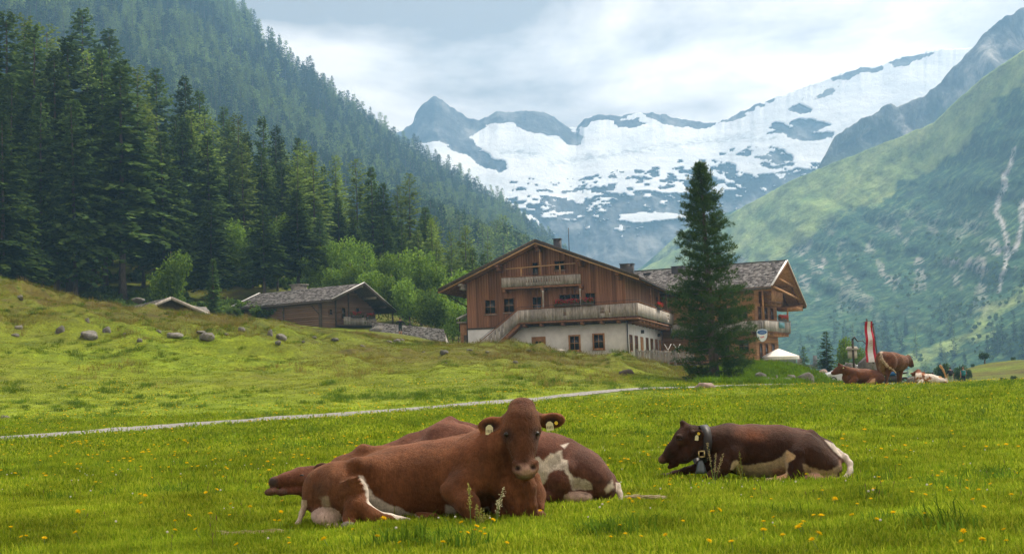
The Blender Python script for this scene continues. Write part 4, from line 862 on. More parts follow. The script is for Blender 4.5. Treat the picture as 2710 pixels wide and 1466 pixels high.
r = MB(); r.box((.03, 8.4-1.0, 5.0), (2.0, 9.6, 5.35)); r.box((.03, 6.9, 5.36), (.1, 9.5, 6.0)); r.build('eave_soffit', MAT_HONEY, wing)
boards('gable_balcony_front', wing, (1.25, 1.5), (1.25, 5.2), 5.75, 6.75, 5.75, 6.65, MAT_HONEY, 18, out=(1, 0))
r = MB(); r.box((.03, 1.5, 5.6), (1.25, 5.2, 5.74)); r.box((.03, 1.48, 5.75), (1.25, 1.5, 6.7)); r.build('gable_balcony_floor', MAT_WOOD, wing)
for yk in (1.9, 3.3, 4.7): MB().box((.02, yk-.1, 5.3), (1.15, yk+.1, 5.595)).build('bracket', MAT_HONEY, wing)
boards('balcony_side', wing, (1.3, -1.2), (1.3, 7.3), 2.85, 3.85, 2.85, 3.85, MAT_GREYWOOD, 46, out=(1, 0)); boards('balcony_front', wing, (-8, -1.2), (1.3, -1.2), 2.85, 3.85, 2.85, 3.85, MAT_GREYWOOD, 52)
r = MB(); r.box((-8, -1.15, 2.7), (1.28, -.06, 2.84)); r.box((.03, -1.15, 2.7), (1.28, 7.3, 2.838)); r.build('balcony_floor', MAT_WOOD, wing)
r = MB(); r.beam((1.3, -1.2, 3.92), (1.3, 7.4, 3.92), .12, .06); r.beam((-8, -1.2, 3.92), (1.3, -1.2, 3.92), .12, .06); r.build('handrail', MAT_WOOD, wing)
for k in range(7): MB().box((.03, -.8+k*1.25, 2.42), (1.2, -.6+k*1.25, 2.695)).build('bracket', MAT_HONEY, wing)
for yk in (-1.1, 6.9): MB().box((1.1, yk, 3.9), (1.24, yk+.14, 5.3 if yk > 0 else 6.6)).build('post', MAT_HONEY, wing)
for y0 in (.9, 2.7, 4.9): window(wing, y0, y0+.75, .15, 1.75, .04, 1, MAT_WOOD, 1, 2, axis='y', sill=False, name='shuttered_window')
for y0 in (1.0, 3.0, 5.0): window(wing, y0, y0+.8, 4.05, 5.2, .04, 1, MAT_WOOD, 2, 2, axis='y')
for x0 in (-1.6, -3.5, -5.5): window(wing, x0, x0+.9, 4.1, 5.2, -.06, -1, MAT_WOOD); window(wing, x0, x0+.9, 1.0, 2.1, -.06, -1, MAT_WOOD)
for x0, x1, y0, zt in ((-9.1, -7.95, 2.6, 9.75), (-12.1, -11.5, 2.7, 9.3)): MB().box((x0, y0, 7.6), (x1, y0+.9, zt)).box((x0-.06, y0-.06, zt), (x1+.06, y0+.96, zt+.05)).build('chimney', MAT_METAL, wing)
MB().box((1.34, 3.2, 3.2), (1.40, 5.0, 3.75)).build('name_board', plain('teal_board', (.10, .24, .27), .6), wing)
WM = Matrix.Translation(AO) @ Matrix.Rotation(R(-27), 4, 'Z')
geranium_box(None, WM @ Vector((1.35, 4.6, 4.05)), 2.4, WM.to_3x3() @ Vector((0, 1, 0)), 'box of green plants on the balcony of the right-hand house', 4)
# brewery-style shield hanging from the balcony corner
t = NT('shield_face'); o_ = t.objc(); sx_ = t.n('ShaderNodeSeparateXYZ'); t.l(o_, sx_.inputs[0])
X_, Z_ = sx_.outputs[0], sx_.outputs[2]
e1 = t.math('ADD', t.math('POWER', t.math('DIVIDE', X_, .43), 2), t.math('POWER', t.math('DIVIDE', t.math('SUBTRACT', Z_, .27), .21), 2))
e1b = t.math('POWER', t.math('ABSOLUTE', t.math('SUBTRACT', t.math('ABSOLUTE', t.math('SUBTRACT', Z_, .27)), .055)), 1)
wv_ = t.math('MULTIPLY', t.math('GREATER_THAN', t.math('SINE', t.math('MULTIPLY', X_, 62)), .1), t.math('LESS_THAN', e1b, .022)); wv_ = t.math('MULTIPLY', wv_, t.math('LESS_THAN', t.math('ABSOLUTE', X_), .26))
c = t.mix(t.math('LESS_THAN', e1, 1), (.72, .76, .80), (.012, .10, .33)); c = t.mix(wv_, c, (.45, .55, .70))
rd = t.math('MULTIPLY', t.math('LESS_THAN', t.math('ABSOLUTE', t.math('ADD', Z_, t.math('ADD', .17, t.math('MULTIPLY', X_, -.25)))), .075), t.math('LESS_THAN', t.math('ABSOLUTE', X_), .17)); rd = t.math('MULTIPLY', rd, t.math('GREATER_THAN', t.math('SINE', t.math('ADD', t.math('MULTIPLY', X_, 48), t.math('MULTIPLY', Z_, 30))), -.35))
c = t.mix(rd, c, (.55, .03, .05)); MAT_SHIELD = t.bsdf(c, .35, None, spec=.5)
sp = PV(2017, 887, 128); sign = thing('hanging_sign', 'white shield-shaped sign with blue oval and small red mark beside the pine', 'sign', sp)
out_ = [(-.46, .40), (-.3, .49), (0, .53), (.3, .49), (.46, .40), (.455, .05), (.40, -.22), (.28, -.42), (.1, -.55), (0, -.57), (-.1, -.55), (-.28, -.42), (-.40, -.22), (-.455, .05)]
MB().prism(out_, -.03, .03, lambda p, z: (p[0], z, p[1])).build('face', MAT_SHIELD, sign)
MB().prism([(a*1.07, b*1.06) for a, b in out_], .0, .06, lambda p, z: (p[0], z+.002, p[1])).build('rim', plain('sign_rim', (.25, .4, .55), .5), sign)
MB().tube([(0, .03, .55), (0, .03, 1.15), (.0, 1.5, 1.2)], .03, 6).build('bracket_arm', MAT_METAL, sign)
# ------------------------------------------------------------------ the small hut on the left: local y = long axis going away to the left
HO = P(850, 880, 148); hut = thing('hut', 'small old log hut with grey shingle roof and flowered gable balcony', 'house', HO, rz=R(51.3))
HW, HL, HEZ, HRZ, HBZ, HRX = 7.9, 12., 3.15, 5.0, 2.15, 4.25
def hz_(x): return HEZ+(HRZ-HEZ)*(x+.5)/(HRX+.5) if x < HRX else HRZ-(HRZ-HBZ)*(x-HRX)/(9.0-HRX)
MB().box((.05, .05, -1.6), (HW-.05, HL, .05)).build('foundation', MAT_RUBBLE, hut)
m = MB(); m.prism([(.08, .05), (HW-.08, .05), (HW-.08, hz_(HW)-.06), (HRX, HRZ-.08), (.08, hz_(0)-.08)], .08, HL, lambda p, z: (p[0], z, p[1])); m.build('timber_core', MAT_DARKWOOD, hut)
for k in range(22):
    z0 = .06+k*.22
    if z0+.21 < hz_(0)-.05: unit_box('log', (-.03-.02*(k % 2), .0, z0), (.08, HL, z0+.205), MAT_HUTWOOD, hut)
    ok_ = [x_ for x_ in np.linspace(0, HW, 60) if hz_(x_)-.1 > z0+.21]
    if ok_: unit_box('log', (ok_[0], -.03-.02*((k+1) % 2), z0), (ok_[-1], .08, z0+.205), MAT_HUTWOOD, hut)
for x0, x1, e0, e1 in ((-.5, HRX, HEZ, HRZ), (9., HRX, HBZ, HRZ)):
    r = MB().hexa([(x0, -2.2, e0), (x1, -2.2, e1), (x1, 14.3, e1), (x0, 14.3, e0), (x0, -2.2, e0+.12), (x1, -2.2, e1+.12), (x1, 14.3, e1+.12), (x0, 14.3, e0+.12)]).build('roof', MAT_DARKWOOD, hut)
    vv_ = np.array([x1-x0, 0, e1-e0]); lv = np.linalg.norm(vv_); shingles('shingles', r, (x0, -2.2, e0+.13), (0, 1, 0), vv_/lv, 16.5, lv, cw=.26, ex=.23, seed=int(x0+9), th=.035)
    for yk in (-2.24, 14.34): MB().beam((x0, yk, e0+.06), (x1, yk, e1+.06), .05, .28).build('verge_board', MAT_DARKWOOD, r); MB().beam((x0, yk, e0+.23), (x1, yk, e1+.23), .16, .03).build('verge_flashing', MAT_PLASTER, r)
    MB().tube([(x0-(.08 if x0 < 0 else -.08), -2.2, e0), (x0-(.08 if x0 < 0 else -.08), 14.3, e0-.02)], .06, 6).build('gutter', MAT_DARKWOOD, r)
for xk in (.4, 2.2, HRX, 6.2, 7.8): z_ = hz_(xk)-.03; MB().box((xk-.1, -2.0, z_-.26), (xk+.1, 0, z_)).build('purlin', MAT_GREYWOOD if xk in (HRX, 6.2) else MAT_DARKWOOD, hut)
for a in (((-.06, .0, -.3), (-.06, .0, 3.0), .26, .26), ((-.05, 5.6, 0), (-.05, 5.6, 3.0), .14, .14), ((-.06, .1, 1.9), (-.06, 1.3, 2.9), .12, .12), ((2.1, -.06, .2), (2.1, -.06, 4.0), .16, .16), ((4.0, -.06, .8), (4.0, -.06, 4.7), .14, .14), ((HW, -.02, 0), (HW, -.02, 2.4), .2, .2)):
    MB().beam(*a, up=(1, 0, .01)).build('post', MAT_DARKWOOD, hut)
for x0, x1, z0, z1 in ((1.2, 1.55, 1.9, 2.4), (3.0, 3.5, 1.5, 2.6), (5.1, 5.55, 1.75, 2.65), (6.7, 7.0, 1.55, 2.0)): window(hut, x0, x1, z0, z1, -.04, -1, MAT_HUTWOOD, 1, 2, cas=.09)
boards('balcony_front', hut, (2.3, -1.0), (7.2, -1.0), .85, 1.65, .75, 1.5, MAT_GREYWOOD, 34, gap=.05)
MB().box((2.3, -1.0, .68), (7.2, -.05, .78)).build('balcony_floor', MAT_DARKWOOD, hut)
MB().tube([(HW+.1, -.5, 2.3), (HW+.35, -.4, 1.7), (HW+.02, -.1, 1.3)], .05, 6).build('downpipe', MAT_METAL, hut)
MB().box((4.9, 8.6, 4.6), (6.2, 9.8, 5.75)).box((4.75, 8.45, 5.76), (6.35, 9.95, 5.86)).build('chimney', MAT_RUBBLE, hut)
HM = Matrix.Translation(HO) @ Matrix.Rotation(R(51.3), 4, 'Z'); ha = HM.to_3x3() @ Vector((1, 0, 0))
geranium_box(None, HM @ Vector((4.1, -1.12, 1.72)), 1.5, ha, 'red geraniums at the middle of the hut balcony', 5, None); geranium_box(None, HM @ Vector((6.2, -1.12, 1.62)), 1.1, ha, 'red geraniums at the right end of the hut balcony', 6, None)
# low shed whose shingle roof shows between hut and chalet
a0, a1 = P(985, 853, 150), P(1180, 885, 140); b0, b1 = P(985, 884, 146.5), P(1180, 905, 136.5)
shed = thing('low_shed', 'long low shed, only its grey shingle roof showing behind the man', 'shed', (0, 0, 0))
u = (b1-b0); lu = np.linalg.norm(u); v_ = (a0-b0); lv = np.linalg.norm(v_)
MB().hexa([b0-[0, 0, .12], b1-[0, 0, .12], a1-[0, 0, .12], a0-[0, 0, .12], b0, b1, a1, a0]).build('roof', MAT_DARKWOOD, shed)
shingles('shingles', shed, b0, u/lu, v_/lv, lu, lv, cw=.3, ex=.22, seed=77, th=.05)
bk = np.array([1.2, 4.5, 0]); MB().hexa([b0+[.1, .4, -3], b1+[-.1, .4, -3], a1+bk-[0, 0, 4], a0+bk-[0, 0, 4], b0+[.1, .4, -.13], b1+[-.1, .4, -.13], a1-[0, 0, .13], a0-[0, 0, .13]]).build('wall', MAT_RUBBLE, shed)
MB().beam(a0+[0, 0, .06], a1+[0, 0, .06], .25, .06).build('ridge_board', MAT_DARKWOOD, shed)
# half-sunk barn gable further left
BO = P(443, 850, 122); barn = thing('barn', 'grey barn gable sunk behind the hill, left of the hut', 'barn', BO, rz=R(30))
zr = zi(443, 793, 122)-BO[2]
for sx in (-3.6, 3.6):
    ez = zr-1.55
    r = MB().hexa([(sx, -1.2, ez), (0, -1.2, zr), (0, 9, zr), (sx, 9, ez), (sx, -1.2, ez+.12), (0, -1.2, zr+.12), (0, 9, zr+.12), (sx, 9, ez+.12)]).build('roof', MAT_DARKWOOD, barn)
    vv_ = np.array([-sx, 0, zr-ez]); lv = np.linalg.norm(vv_); shingles('shingles', r, (sx, -1.2, ez+.13), (0, 1, 0), vv_/lv, 10.2, lv, cw=.3, ex=.3, seed=int(sx+9)); MB().beam((sx, -1.24, ez+.05), (0, -1.24, zr+.05), .06, .26).build('verge_board', MAT_GREYWOOD, r)
m = MB(); m.prism([(-3, -1.5), (3, -1.5), (3, zr-1.35), (0, zr-.08), (-3, zr-1.35)], 0, 8.5, lambda p, z: (p[0], z, p[1])); m.build('wall', MAT_DARKWOOD, barn)
# ------------------------------------------------------------------ bodies grown from blended volumes, one skin each
def seg_d(X, p, r0, q, r1):
    ba = q-p; l2 = ba@ba; rr = r0-r1; a2 = max(l2-rr*rr, 1e-9); il2 = 1/l2
    pa = X-p; y = pa@ba; z = y-l2; t_ = pa*l2-y[..., None]*ba; x2 = (t_*t_).sum(-1); y2 = y*y*l2; z2 = z*z*l2
    k = np.sign(rr)*rr*rr*x2
    d = (np.sqrt(x2*a2*il2)+y*rr)*il2-r0
    d = np.where(np.sign(z)*a2*z2 > k, np.sqrt(x2+z2)*il2-r1, d)
    return np.where((np.sign(z)*a2*z2 <= k) & (np.sign(y)*a2*y2 < k), np.sqrt(x2+y2)*il2-r0, d)
def ell_d(X, c, r, M):
    q = (X-c) @ M; k0 = np.linalg.norm(q/r, axis=-1); k1 = np.linalg.norm(q/(r*r), axis=-1)
    return k0*(k0-1)/np.maximum(k1, 1e-9)
def grow(prims, res):
    """prims: (type, data, blend radius, sign); returns vertices and quads of the blended surface"""
    lo = np.full(3, 1e9); hi = -lo
    for ty, dt, k, sg in prims:
        if sg < 0: continue
        if ty == 'c': p, r0, q, r1 = dt; lo = np.minimum(lo, np.minimum(p-r0, q-r1)); hi = np.maximum(hi, np.maximum(p+r0, q+r1))
        else: c, r, M = dt; lo = np.minimum(lo, c-r.max()); hi = np.maximum(hi, c+r.max())
    lo -= 3*res; n = np.ceil((hi+3*res-lo)/res).astype(int)+1; F = np.full(n, 1., np.float32)
    for ty, dt, k, sg in prims:
        if ty == 'c': p, r0, q, r1 = dt; a = np.minimum(p-r0, q-r1); b = np.maximum(p+r0, q+r1)
        else: c, r, M = dt; a = c-r.max(); b = c+r.max()
        mg = k+4*res; i0 = np.clip(np.floor((a-mg-lo)/res).astype(int), 0, n-1); i1 = np.clip(np.ceil((b+mg-lo)/res).astype(int)+1, 1, n)
        X = np.stack(np.meshgrid(*[lo[j]+res*np.arange(i0[j], i1[j]) for j in range(3)], indexing='ij'), -1)
        d = seg_d(X, *dt) if ty == 'c' else ell_d(X, *dt)
        S = F[i0[0]:i1[0], i0[1]:i1[1], i0[2]:i1[2]]
        if sg > 0: h = np.maximum(k-np.abs(S-d), 0)/k; S[:] = np.minimum(S, d)-h*h*k*.25
        else: h = np.maximum(k-np.abs(S+d), 0)/k; S[:] = np.maximum(S, -d)+h*h*k*.25
    ins = F < 0
    cs = sum(ins[i:n[0]-1+i, j:n[1]-1+j, k:n[2]-1+k].astype(np.int8) for i in (0, 1) for j in (0, 1) for k in (0, 1))
    ac = np.argwhere((cs > 0) & (cs < 8)); idx = np.full(cs.shape, -1, np.int64); idx[tuple(ac.T)] = np.arange(len(ac))
    off = np.array([[i, j, k] for i in (0, 1) for j in (0, 1) for k in (0, 1)]); val = np.stack([F[tuple((ac+o).T)] for o in off], 1)
    s = np.zeros((len(ac), 3)); c = np.zeros(len(ac))
    for a in range(8):
        for b in range(a+1, 8):
            if np.abs(off[a]-off[b]).sum() != 1: continue
            va, vb = val[:, a], val[:, b]; m = (va < 0) != (vb < 0); t_ = np.where(m, va/np.where(m, va-vb, 1), 0)
            s += np.where(m[:, None], off[a]+t_[:, None]*(off[b]-off[a]), 0); c += m
    V = lo+res*(ac+s/c[:, None]); Q = []
    for ax in range(3):
        u, v = [(1, 2), (2, 0), (0, 1)][ax]
        sh = [slice(1, n[j]-1) for j in range(3)]; sh[ax] = slice(0, n[ax]-1); A = ins[tuple(sh)]
        sh2 = list(sh); sh2[ax] = slice(1, n[ax]); B = ins[tuple(sh2)]
        e = np.argwhere(A != B); base = e+np.array([0 if j == ax else 1 for j in range(3)])
        fl = A[tuple(e.T)]
        def cell(du, dv): q = base.copy(); q[:, u] -= du; q[:, v] -= dv; return idx[tuple(q.T)]
        q = np.stack([cell(0, 0), cell(1, 0), cell(1, 1), cell(0, 1)], 1); q[~fl] = q[~fl][:, ::-1]; Q.append(q)
    Q = np.concatenate(Q); Q = Q[(Q >= 0).all(1)]
    # light smoothing
    E = np.concatenate([Q[:, [0, 1]], Q[:, [1, 2]], Q[:, [2, 3]], Q[:, [3, 0]]])
    for lam in (.5, -.52, .5, -.52, .4):
        acc = np.zeros_like(V); cnt = np.zeros(len(V)); np.add.at(acc, E[:, 0], V[E[:, 1]]); np.add.at(cnt, E[:, 0], 1); np.add.at(acc, E[:, 1], V[E[:, 0]]); np.add.at(cnt, E[:, 1], 1)
        V = V+lam*(acc/cnt[:, None]-V)
    return V, Q
class Body:
    """volumes given at photograph pixels with a depth offset in metres; radii in pixels at that depth"""
    def __init__(s, d0, k=.05): s.d0 = d0; s.k = k; s.p = []; s.S = d0/FPX
    def pt(s, a): return P(a[0], a[1], s.d0+a[2])
    def c(s, *nodes, k=None, sg=1):
        for a, b in zip(nodes[:-1], nodes[1:]): s.p.append(('c', (s.pt(a), a[3]*s.S, s.pt(b), b[3]*s.S*1.0001+1e-5), k or s.k, sg))
        return s
    def e(s, a, r, rot=0, k=None, sg=1, yaw=0):
        M = np.array(Matrix.Rotation(R(yaw), 3, 'Z') @ Matrix.Rotation(R(rot), 3, 'Y')); s.p.append(('e', (s.pt(a), np.array([r[0]*s.S, r[2], r[1]*s.S]), M), k or s.k, sg)); return s
    def mesh(s, name, res, paint):
        V, Q = grow(s.p, res); me = mesh_np(name, V, Q, True); uv = unproj(V); vcol(me, paint(uv[:, 0], uv[:, 1], V[:, 1]-s.d0, V)); return me
def poly_mask(x, y, poly, soft=3, jag=0, seed=0, fr=.12):
    if jag: x = x+jag*fbm(x*fr, y*fr, None, seed, 3); y = y+jag*fbm(x*fr+31, y*fr, None, seed+7, 3)
    poly = np.array(poly, float); r = np.zeros(x.shape, bool); dm = np.full(x.shape, 1e9); j = len(poly)-1
    for i in range(len(poly)):
        (xi, yi), (xj, yj) = poly[i], poly[j]
        if yi != yj: r ^= ((yi > y) != (yj > y)) & (x < (xj-xi)*(y-yi)/(yj-yi)+xi)
        ex, ey = xj-xi, yj-yi; t_ = np.clip(((x-xi)*ex+(y-yi)*ey)/(ex*ex+ey*ey+1e-9), 0, 1); dm = np.minimum(dm, np.hypot(x-xi-t_*ex, y-yi-t_*ey)); j = i
    return np.clip(.5+np.where(r, dm, -dm)/(2*soft), 0, 1)
def lerp(c, m, col): return c*(1-m[:, None])+np.array(col)*m[:, None]
t = NT('cow_hide'); o_ = t.pos(); fine = t.noise(90, 4, .7, t.map(o_, (1, 1, .35))); mott = t.noise(5, 5, .6, o_)
c = t.scale(t.attr('col'), t.rng(mott, .3, .7, .62, 1.3)); c = t.scale(c, t.rng(fine, .3, .7, .75, 1.22)); c = t.scale(c, t.rng(t.noise(26, 5, .65, t.map(o_, (1, 1, .5))), .3, .7, .76, 1.24))
MAT_HIDE = t.bsdf(c, .8, t.math('ADD', fine, t.math('MULTIPLY', t.noise(14, 4, .6, o_), 1.5)), .9, .012, .14)
for n__ in MAT_HIDE.node_tree.nodes:
    if n__.type == 'BSDF_PRINCIPLED': n__.inputs['Sheen Weight'].default_value = .08; n__.inputs['Sheen Roughness'].default_value = .45; n__.inputs['Sheen Tint'].default_value = (1, .72, .55, 1)
MAT_EYE = plain('eye', (.008, .006, .006), .3, .4, var=0); MAT_TAG = plain('ear_tag', (.62, .58, .36), .5); MAT_TAGY = plain('yellow_tag', (.62, .45, .03), .5)
MAT_STRAP = plain('leather_strap', (.02, .018, .02), .55); MAT_BRASS = plain('brass', (.45, .34, .16), .35, .5, .6); MAT_BELL = plain('bell_metal', (.08, .10, .11), .4, .5, .6)
t = NT('tail_hair'); n_ = t.noise(40, 3, .6, t.map(t.objc(), (1, 1, 1))); MAT_TAILHAIR = t.bsdf(t.ramp(n_, (.3, (.34, .27, .16)), (.7, (.52, .45, .32))), .9)
BROWN = (.125, .047, .019); DARK = (.036, .015, .0095); WHITE = (.60, .54, .47); PINK = (.46, .27, .22); TAN = (.46, .31, .17)
def brush(parent, pts, n, L_, seed, mat=None, sp=.03):
    """loose hair at the end of a tail: strands along a short path"""
    g = np.random.default_rng(seed); pts = np.array(pts); i = g.uniform(0, len(pts)-1.01, n); a = i.astype(int); f = (i-a)[:, None]
    p = pts[a]*(1-f)+pts[a+1]*f+g.normal(0, sp, (n, 3))*[1, 1, .3]; D = unit(unit(pts[a+1]-pts[a])+g.normal(0, .16, (n, 3))*[1, 1, .5]); Lh = L_*g.uniform(.6, 1.2, n)
    V, F = blades(p, D, Lh, np.full(n, .0024), unit(np.cross(D, g.normal(0, 1, (n, 3))))); return ob('tail_brush', mesh_np('tail_brush', V, F), mat or MAT_TAILHAIR, parent)
def tagp(parent, b, x, y, w_, sx, sy, mat, tilt=0, name='ear_tag', neck=True, marks=False):
    c = b.pt((x, y, w_)); S = b.S; m = MB(); h = S*sy/2; q = S*sx/2
    m.prism([(-q, -h), (q, -h), (q, h*.5), (q*.35, h), (-q*.35, h), (-q, h*.5)] if neck else [(q*math.cos(a*.7854), q*math.sin(a*.7854)) for a in range(8)], -.004, .004, lambda p, z: (p[0], z, p[1]))
    o = m.build(name, mat, parent); o.location = c; o.rotation_euler = (0, R(tilt), 0)
    if marks:                     # printed figures, too small to read
        k = MB()
        for i in range(4): k.box((-q*.7+i*q*.4, -.0052, -h*.55), (-q*.7+i*q*.4+q*.16, -.0042, h*.05))
        k.build('tag_print', MAT_STRAP, o)
    return o
# ---- cow 1: russet cow facing the camera
def cow_front():
    b = Body(10.5, .06); w0 = .25
    root = thing('cow', 'russet cow lying nearest the camera, looking straight out, tags in both ears', 'cow', gp(1115, 10.6))
    b.c((955, 1292, w0+.05, 76), (1040, 1284, w0+.1, 92), (1110, 1276, w0+.12, 98), (1200, 1266, w0+.12, 104), (1290, 1245, w0+.08, 92), k=.10)          # barrel
    b.c((962, 1194, w0+.18, 14), (1010, 1204, w0+.22, 20), (1120, 1196, w0+.3, 24), (1230, 1168, w0+.3, 22), k=.07)                               # spine
    b.c((962, 1193, w0+.18, 13), (905, 1240, w0+.12, 28), (848, 1285, w0+.06, 32), k=.08)                                                              # sacrum to tail
    b.c((946, 1230, w0-.15, 14), (985, 1245, w0-.08, 34), k=.11); b.c((946, 1230, w0-.15, 15), (890, 1264, w0-.08, 36), (840, 1302, w0-.02, 36), k=.08)      # near hip bone
    b.e((872, 1292, w0-.04), (66, 54, .17), 28, k=.08); b.e((905, 1308, w0-.18), (56, 66, .13), -12, k=.06); b.e((940, 1316, w0-.26), (36, 52, .09), 8, k=.05)   # haunch
    b.e((848, 1322, w0-.02), (42, 40, .14), 0, k=.06)
    b.c((948, 1338, w0-.32, 28), (985, 1366, w0-.36, 19), (1030, 1374, w0-.34, 14), (1058, 1376, w0-.33, 12), k=.035); b.e((1068, 1379, w0-.33), (20, 10, .04), -8, k=.02)
    b.c((935, 1346, w0-.33, 24), (925, 1372, w0-.36, 17), (930, 1384, w0-.40, 14), k=.03); b.e((921, 1390, w0-.44), (20, 12, .05), -6, k=.02)
    b.c((1108, 1366, w0-.16, 13), (1150, 1368, w0-.2, 12), k=.03)                                                                                        # far foot tucked in
    b.e((866, 1370, w0-.16), (44, 29, .12), 18, k=.05); b.c((868, 1392, w0-.33, 8), (878, 1406, w0-.34, 4.5), k=.015); b.c((890, 1390, w0-.32, 7), (896, 1402, w0-.33, 4.5), k=.015)     # udder
    b.c((818, 1300, w0+.02, 13), (808, 1330, w0-.04, 8.5), (799, 1358, w0-.1, 7), (788, 1386, w0-.16, 6), (772, 1400, w0-.2, 5), (745, 1408, w0-.22, 4), k=.022)                             # tail
    b.e((1262, 1238, w0-.08), (62, 82, .20), 12, k=.09)                                                                                                    # shoulder
    b.c((1280, 1255, w0-.16, 50), (1225, 1285, w0-.24, 34), (1188, 1297, w0-.26, 22), k=.06); b.c((1178, 1296, w0-.26, 12), (1195, 1300, w0-.25, 20), k=.03)
    b.c((1202, 1304, w0-.28, 31), (1238, 1334, w0-.35, 30), (1258, 1368, w0-.40, 20), k=.035); b.e((1300, 1330, w0-.2), (16, 20, .1), 0, k=.03, sg=-1); b.c((1256, 1374, w0-.36, 16), (1215, 1384, w0-.25, 12), k=.02)
    b.c((1285, 1215, w0-.02, 78), (1330, 1180, w0-.12, 58), (1372, 1140, w0-.2, 44), k=.09); b.c((1262, 1172, w0+.1, 28), (1325, 1148, w0-.03, 28), (1368, 1112, w0-.14, 24), k=.07)          # neck
    b.c((1322, 1240, w0-.08, 66), (1356, 1292, w0-.16, 46), (1376, 1345, w0-.2, 34), k=.06); b.e((1330, 1300, w0+.1), (76, 62, .18), 0, k=.06); b.c((1330, 1352, w0-.1, 30), (1372, 1366, w0-.14, 26), k=.04)                                                   # brisket
    b.c((1385, 1240, w0-.22, 22), (1402, 1290, w0-.27, 17), (1408, 1340, w0-.29, 13), (1406, 1372, w0-.28, 9), k=.03)                                                                              # dewlap
    b.c((1372, 1250, w0-.2, 20), (1372, 1330, w0-.25, 14), k=.03)
    b.c((1400, 1270, w0+.02, 32), (1418, 1310, w0-.02, 24), (1424, 1345, w0-.1, 17), k=.05); b.c((1400, 1372, w0-.12, 13), (1424, 1366, w0-.22, 17), (1434, 1368, w0-.28, 14), k=.03)
    # head
    b.c((1381, 1086, w0-.22, 34), (1380, 1116, w0-.25, 44), (1381, 1146, w0-.27, 44), (1385, 1180, w0-.32, 34), (1388, 1222, w0-.38, 26), k=.04)
    b.c((1366, 1078, w0-.2, 17), (1398, 1078, w0-.2, 17), k=.035); b.c((1374, 1070, w0-.2, 14), (1392, 1070, w0-.2, 14), k=.03); b.e((1376, 1170, w0-.14), (38, 44, .12), 0, k=.05)                # poll, cheeks
    b.c((1372, 1190, w0-.22, 26), (1388, 1248, w0-.34, 20), k=.04)                                                                       # jaw
    b.e((1390, 1240, w0-.42), (36, 22, .05), -3, k=.022); b.e((1390, 1257, w0-.385), (27, 12, .045), 0, k=.02)
    b.c((1362, 1226, w0-.42, 8), (1372, 1230, w0-.45, 6), k=.02); b.c((1418, 1224, w0-.42, 8), (1408, 1228, w0-.45, 6), k=.02)
    for i_, (x0, y0, x1, y1) in enumerate(((1286, 1140, 1300, 1250), (1297, 1134, 1314, 1252), (1308, 1130, 1328, 1256), (1319, 1132, 1340, 1258))): b.c((x0, y0, w0-.06-.02*i_, 4), ((x0+x1)/2-4, (y0+y1)/2, w0-.17-.015*i_, 5), (x1, y1, w0-.2, 4), k=.022)
    for i_, (x0, y0, x1, y1) in enumerate(((905, 1278, 950, 1262), (900, 1288, 955, 1272), (900, 1298, 958, 1283), (902, 1309, 960, 1294))): b.c((x0, y0, w0-.3, 3.5), ((x0+x1)/2, (y0+y1)/2-2, w0-.335, 4), (x1, y1, w0-.33, 3), k=.02)                             # muzzle, lip
    b.c((1341, 1138, w0-.27, 13), (1356, 1128, w0-.30, 10), k=.03); b.c((1420, 1135, w0-.27, 13), (1406, 1126, w0-.30, 10), k=.03)        # brows
    b.e((1370, 1239, w0-.475), (7.5, 5.5, .03), 30, k=.012, sg=-1); b.e((1412, 1236, w0-.475), (7.5, 5.5, .03), -30, k=.012, sg=-1)         # nostrils
    b.c((1346, 1106, w0-.2, 13), (1328, 1116, w0-.2, 13), k=.03); b.e((1298, 1124, w0-.19), (35, 22, .028), -12, k=.025); b.e((1296, 1127, w0-.235), (27, 15, .022), -12, k=.02, sg=-1)
    b.c((1420, 1102, w0-.2, 13), (1436, 1108, w0-.2, 13), k=.03); b.e((1460, 1113, w0-.19), (37, 22, .028), -4, k=.025); b.e((1462, 1115, w0-.235), (28, 15, .022), -4, k=.02, sg=-1)
    def paint(x, y, w_, V):
        n = fbm(V[:, 0]*5, V[:, 2]*5, V[:, 1]*5, 3, 3)
        c = np.tile(np.array(BROWN), (len(x), 1))*(1+.18*n[:, None])
        c = lerp(c, np.clip((1215-y)/40, 0, 1)*np.clip((x-980)/60, 0, 1)*np.clip((1330-x)/40, 0, 1)*.35, (.22, .078, .038))  # top light on back and shoulder painted into the coat
        c = lerp(c, poly_mask(x, y, [(950, 1256), (962, 1262), (986, 1308), (1012, 1326), (1060, 1346), (1106, 1366), (1128, 1372), (1130, 1392), (985, 1392), (975, 1360), (968, 1300)], 2.5, 4, 1)*(w_ > -.12)*1, WHITE)
        c = lerp(c, poly_mask(x, y, [(848, 1316), (868, 1312), (874, 1340), (856, 1346)], 4, 4, 2)*.6, (.40, .33, .22))
        c = lerp(c, poly_mask(x, y, [(1278, 1345), (1292, 1340), (1300, 1365), (1330, 1378), (1330, 1392), (1270, 1392)], 3)*(w_ > -.12), WHITE); c = lerp(c, poly_mask(x, y, [(1180, 1335), (1205, 1340), (1215, 1392), (1175, 1392)], 3)*(w_ > .0), WHITE)
        ud = (np.hypot((x-862)/44, (y-1374)/34) < 1) & (w_ < .12); c[ud] = np.array(PINK)*.55+np.array(WHITE)*.45; te = (y > 1392) & (x > 855) & (x < 905); c[te] = (.36, .14, .12)
        tl = (x < 812) & (y > 1322); c[tl] = np.array((.40, .30, .22)); c = lerp(c, ((x < 800) & (y > 1350))*1., (.52, .43, .34))
        hf = ((np.hypot((x-921)/22, (y-1391)/12) < 1) & (w_ < -.12)); c[hf] = (.16, .145, .12); hf = (np.hypot((x-1072)/18, (y-1380)/11) < 1); c[hf] = (.17, .15, .13)
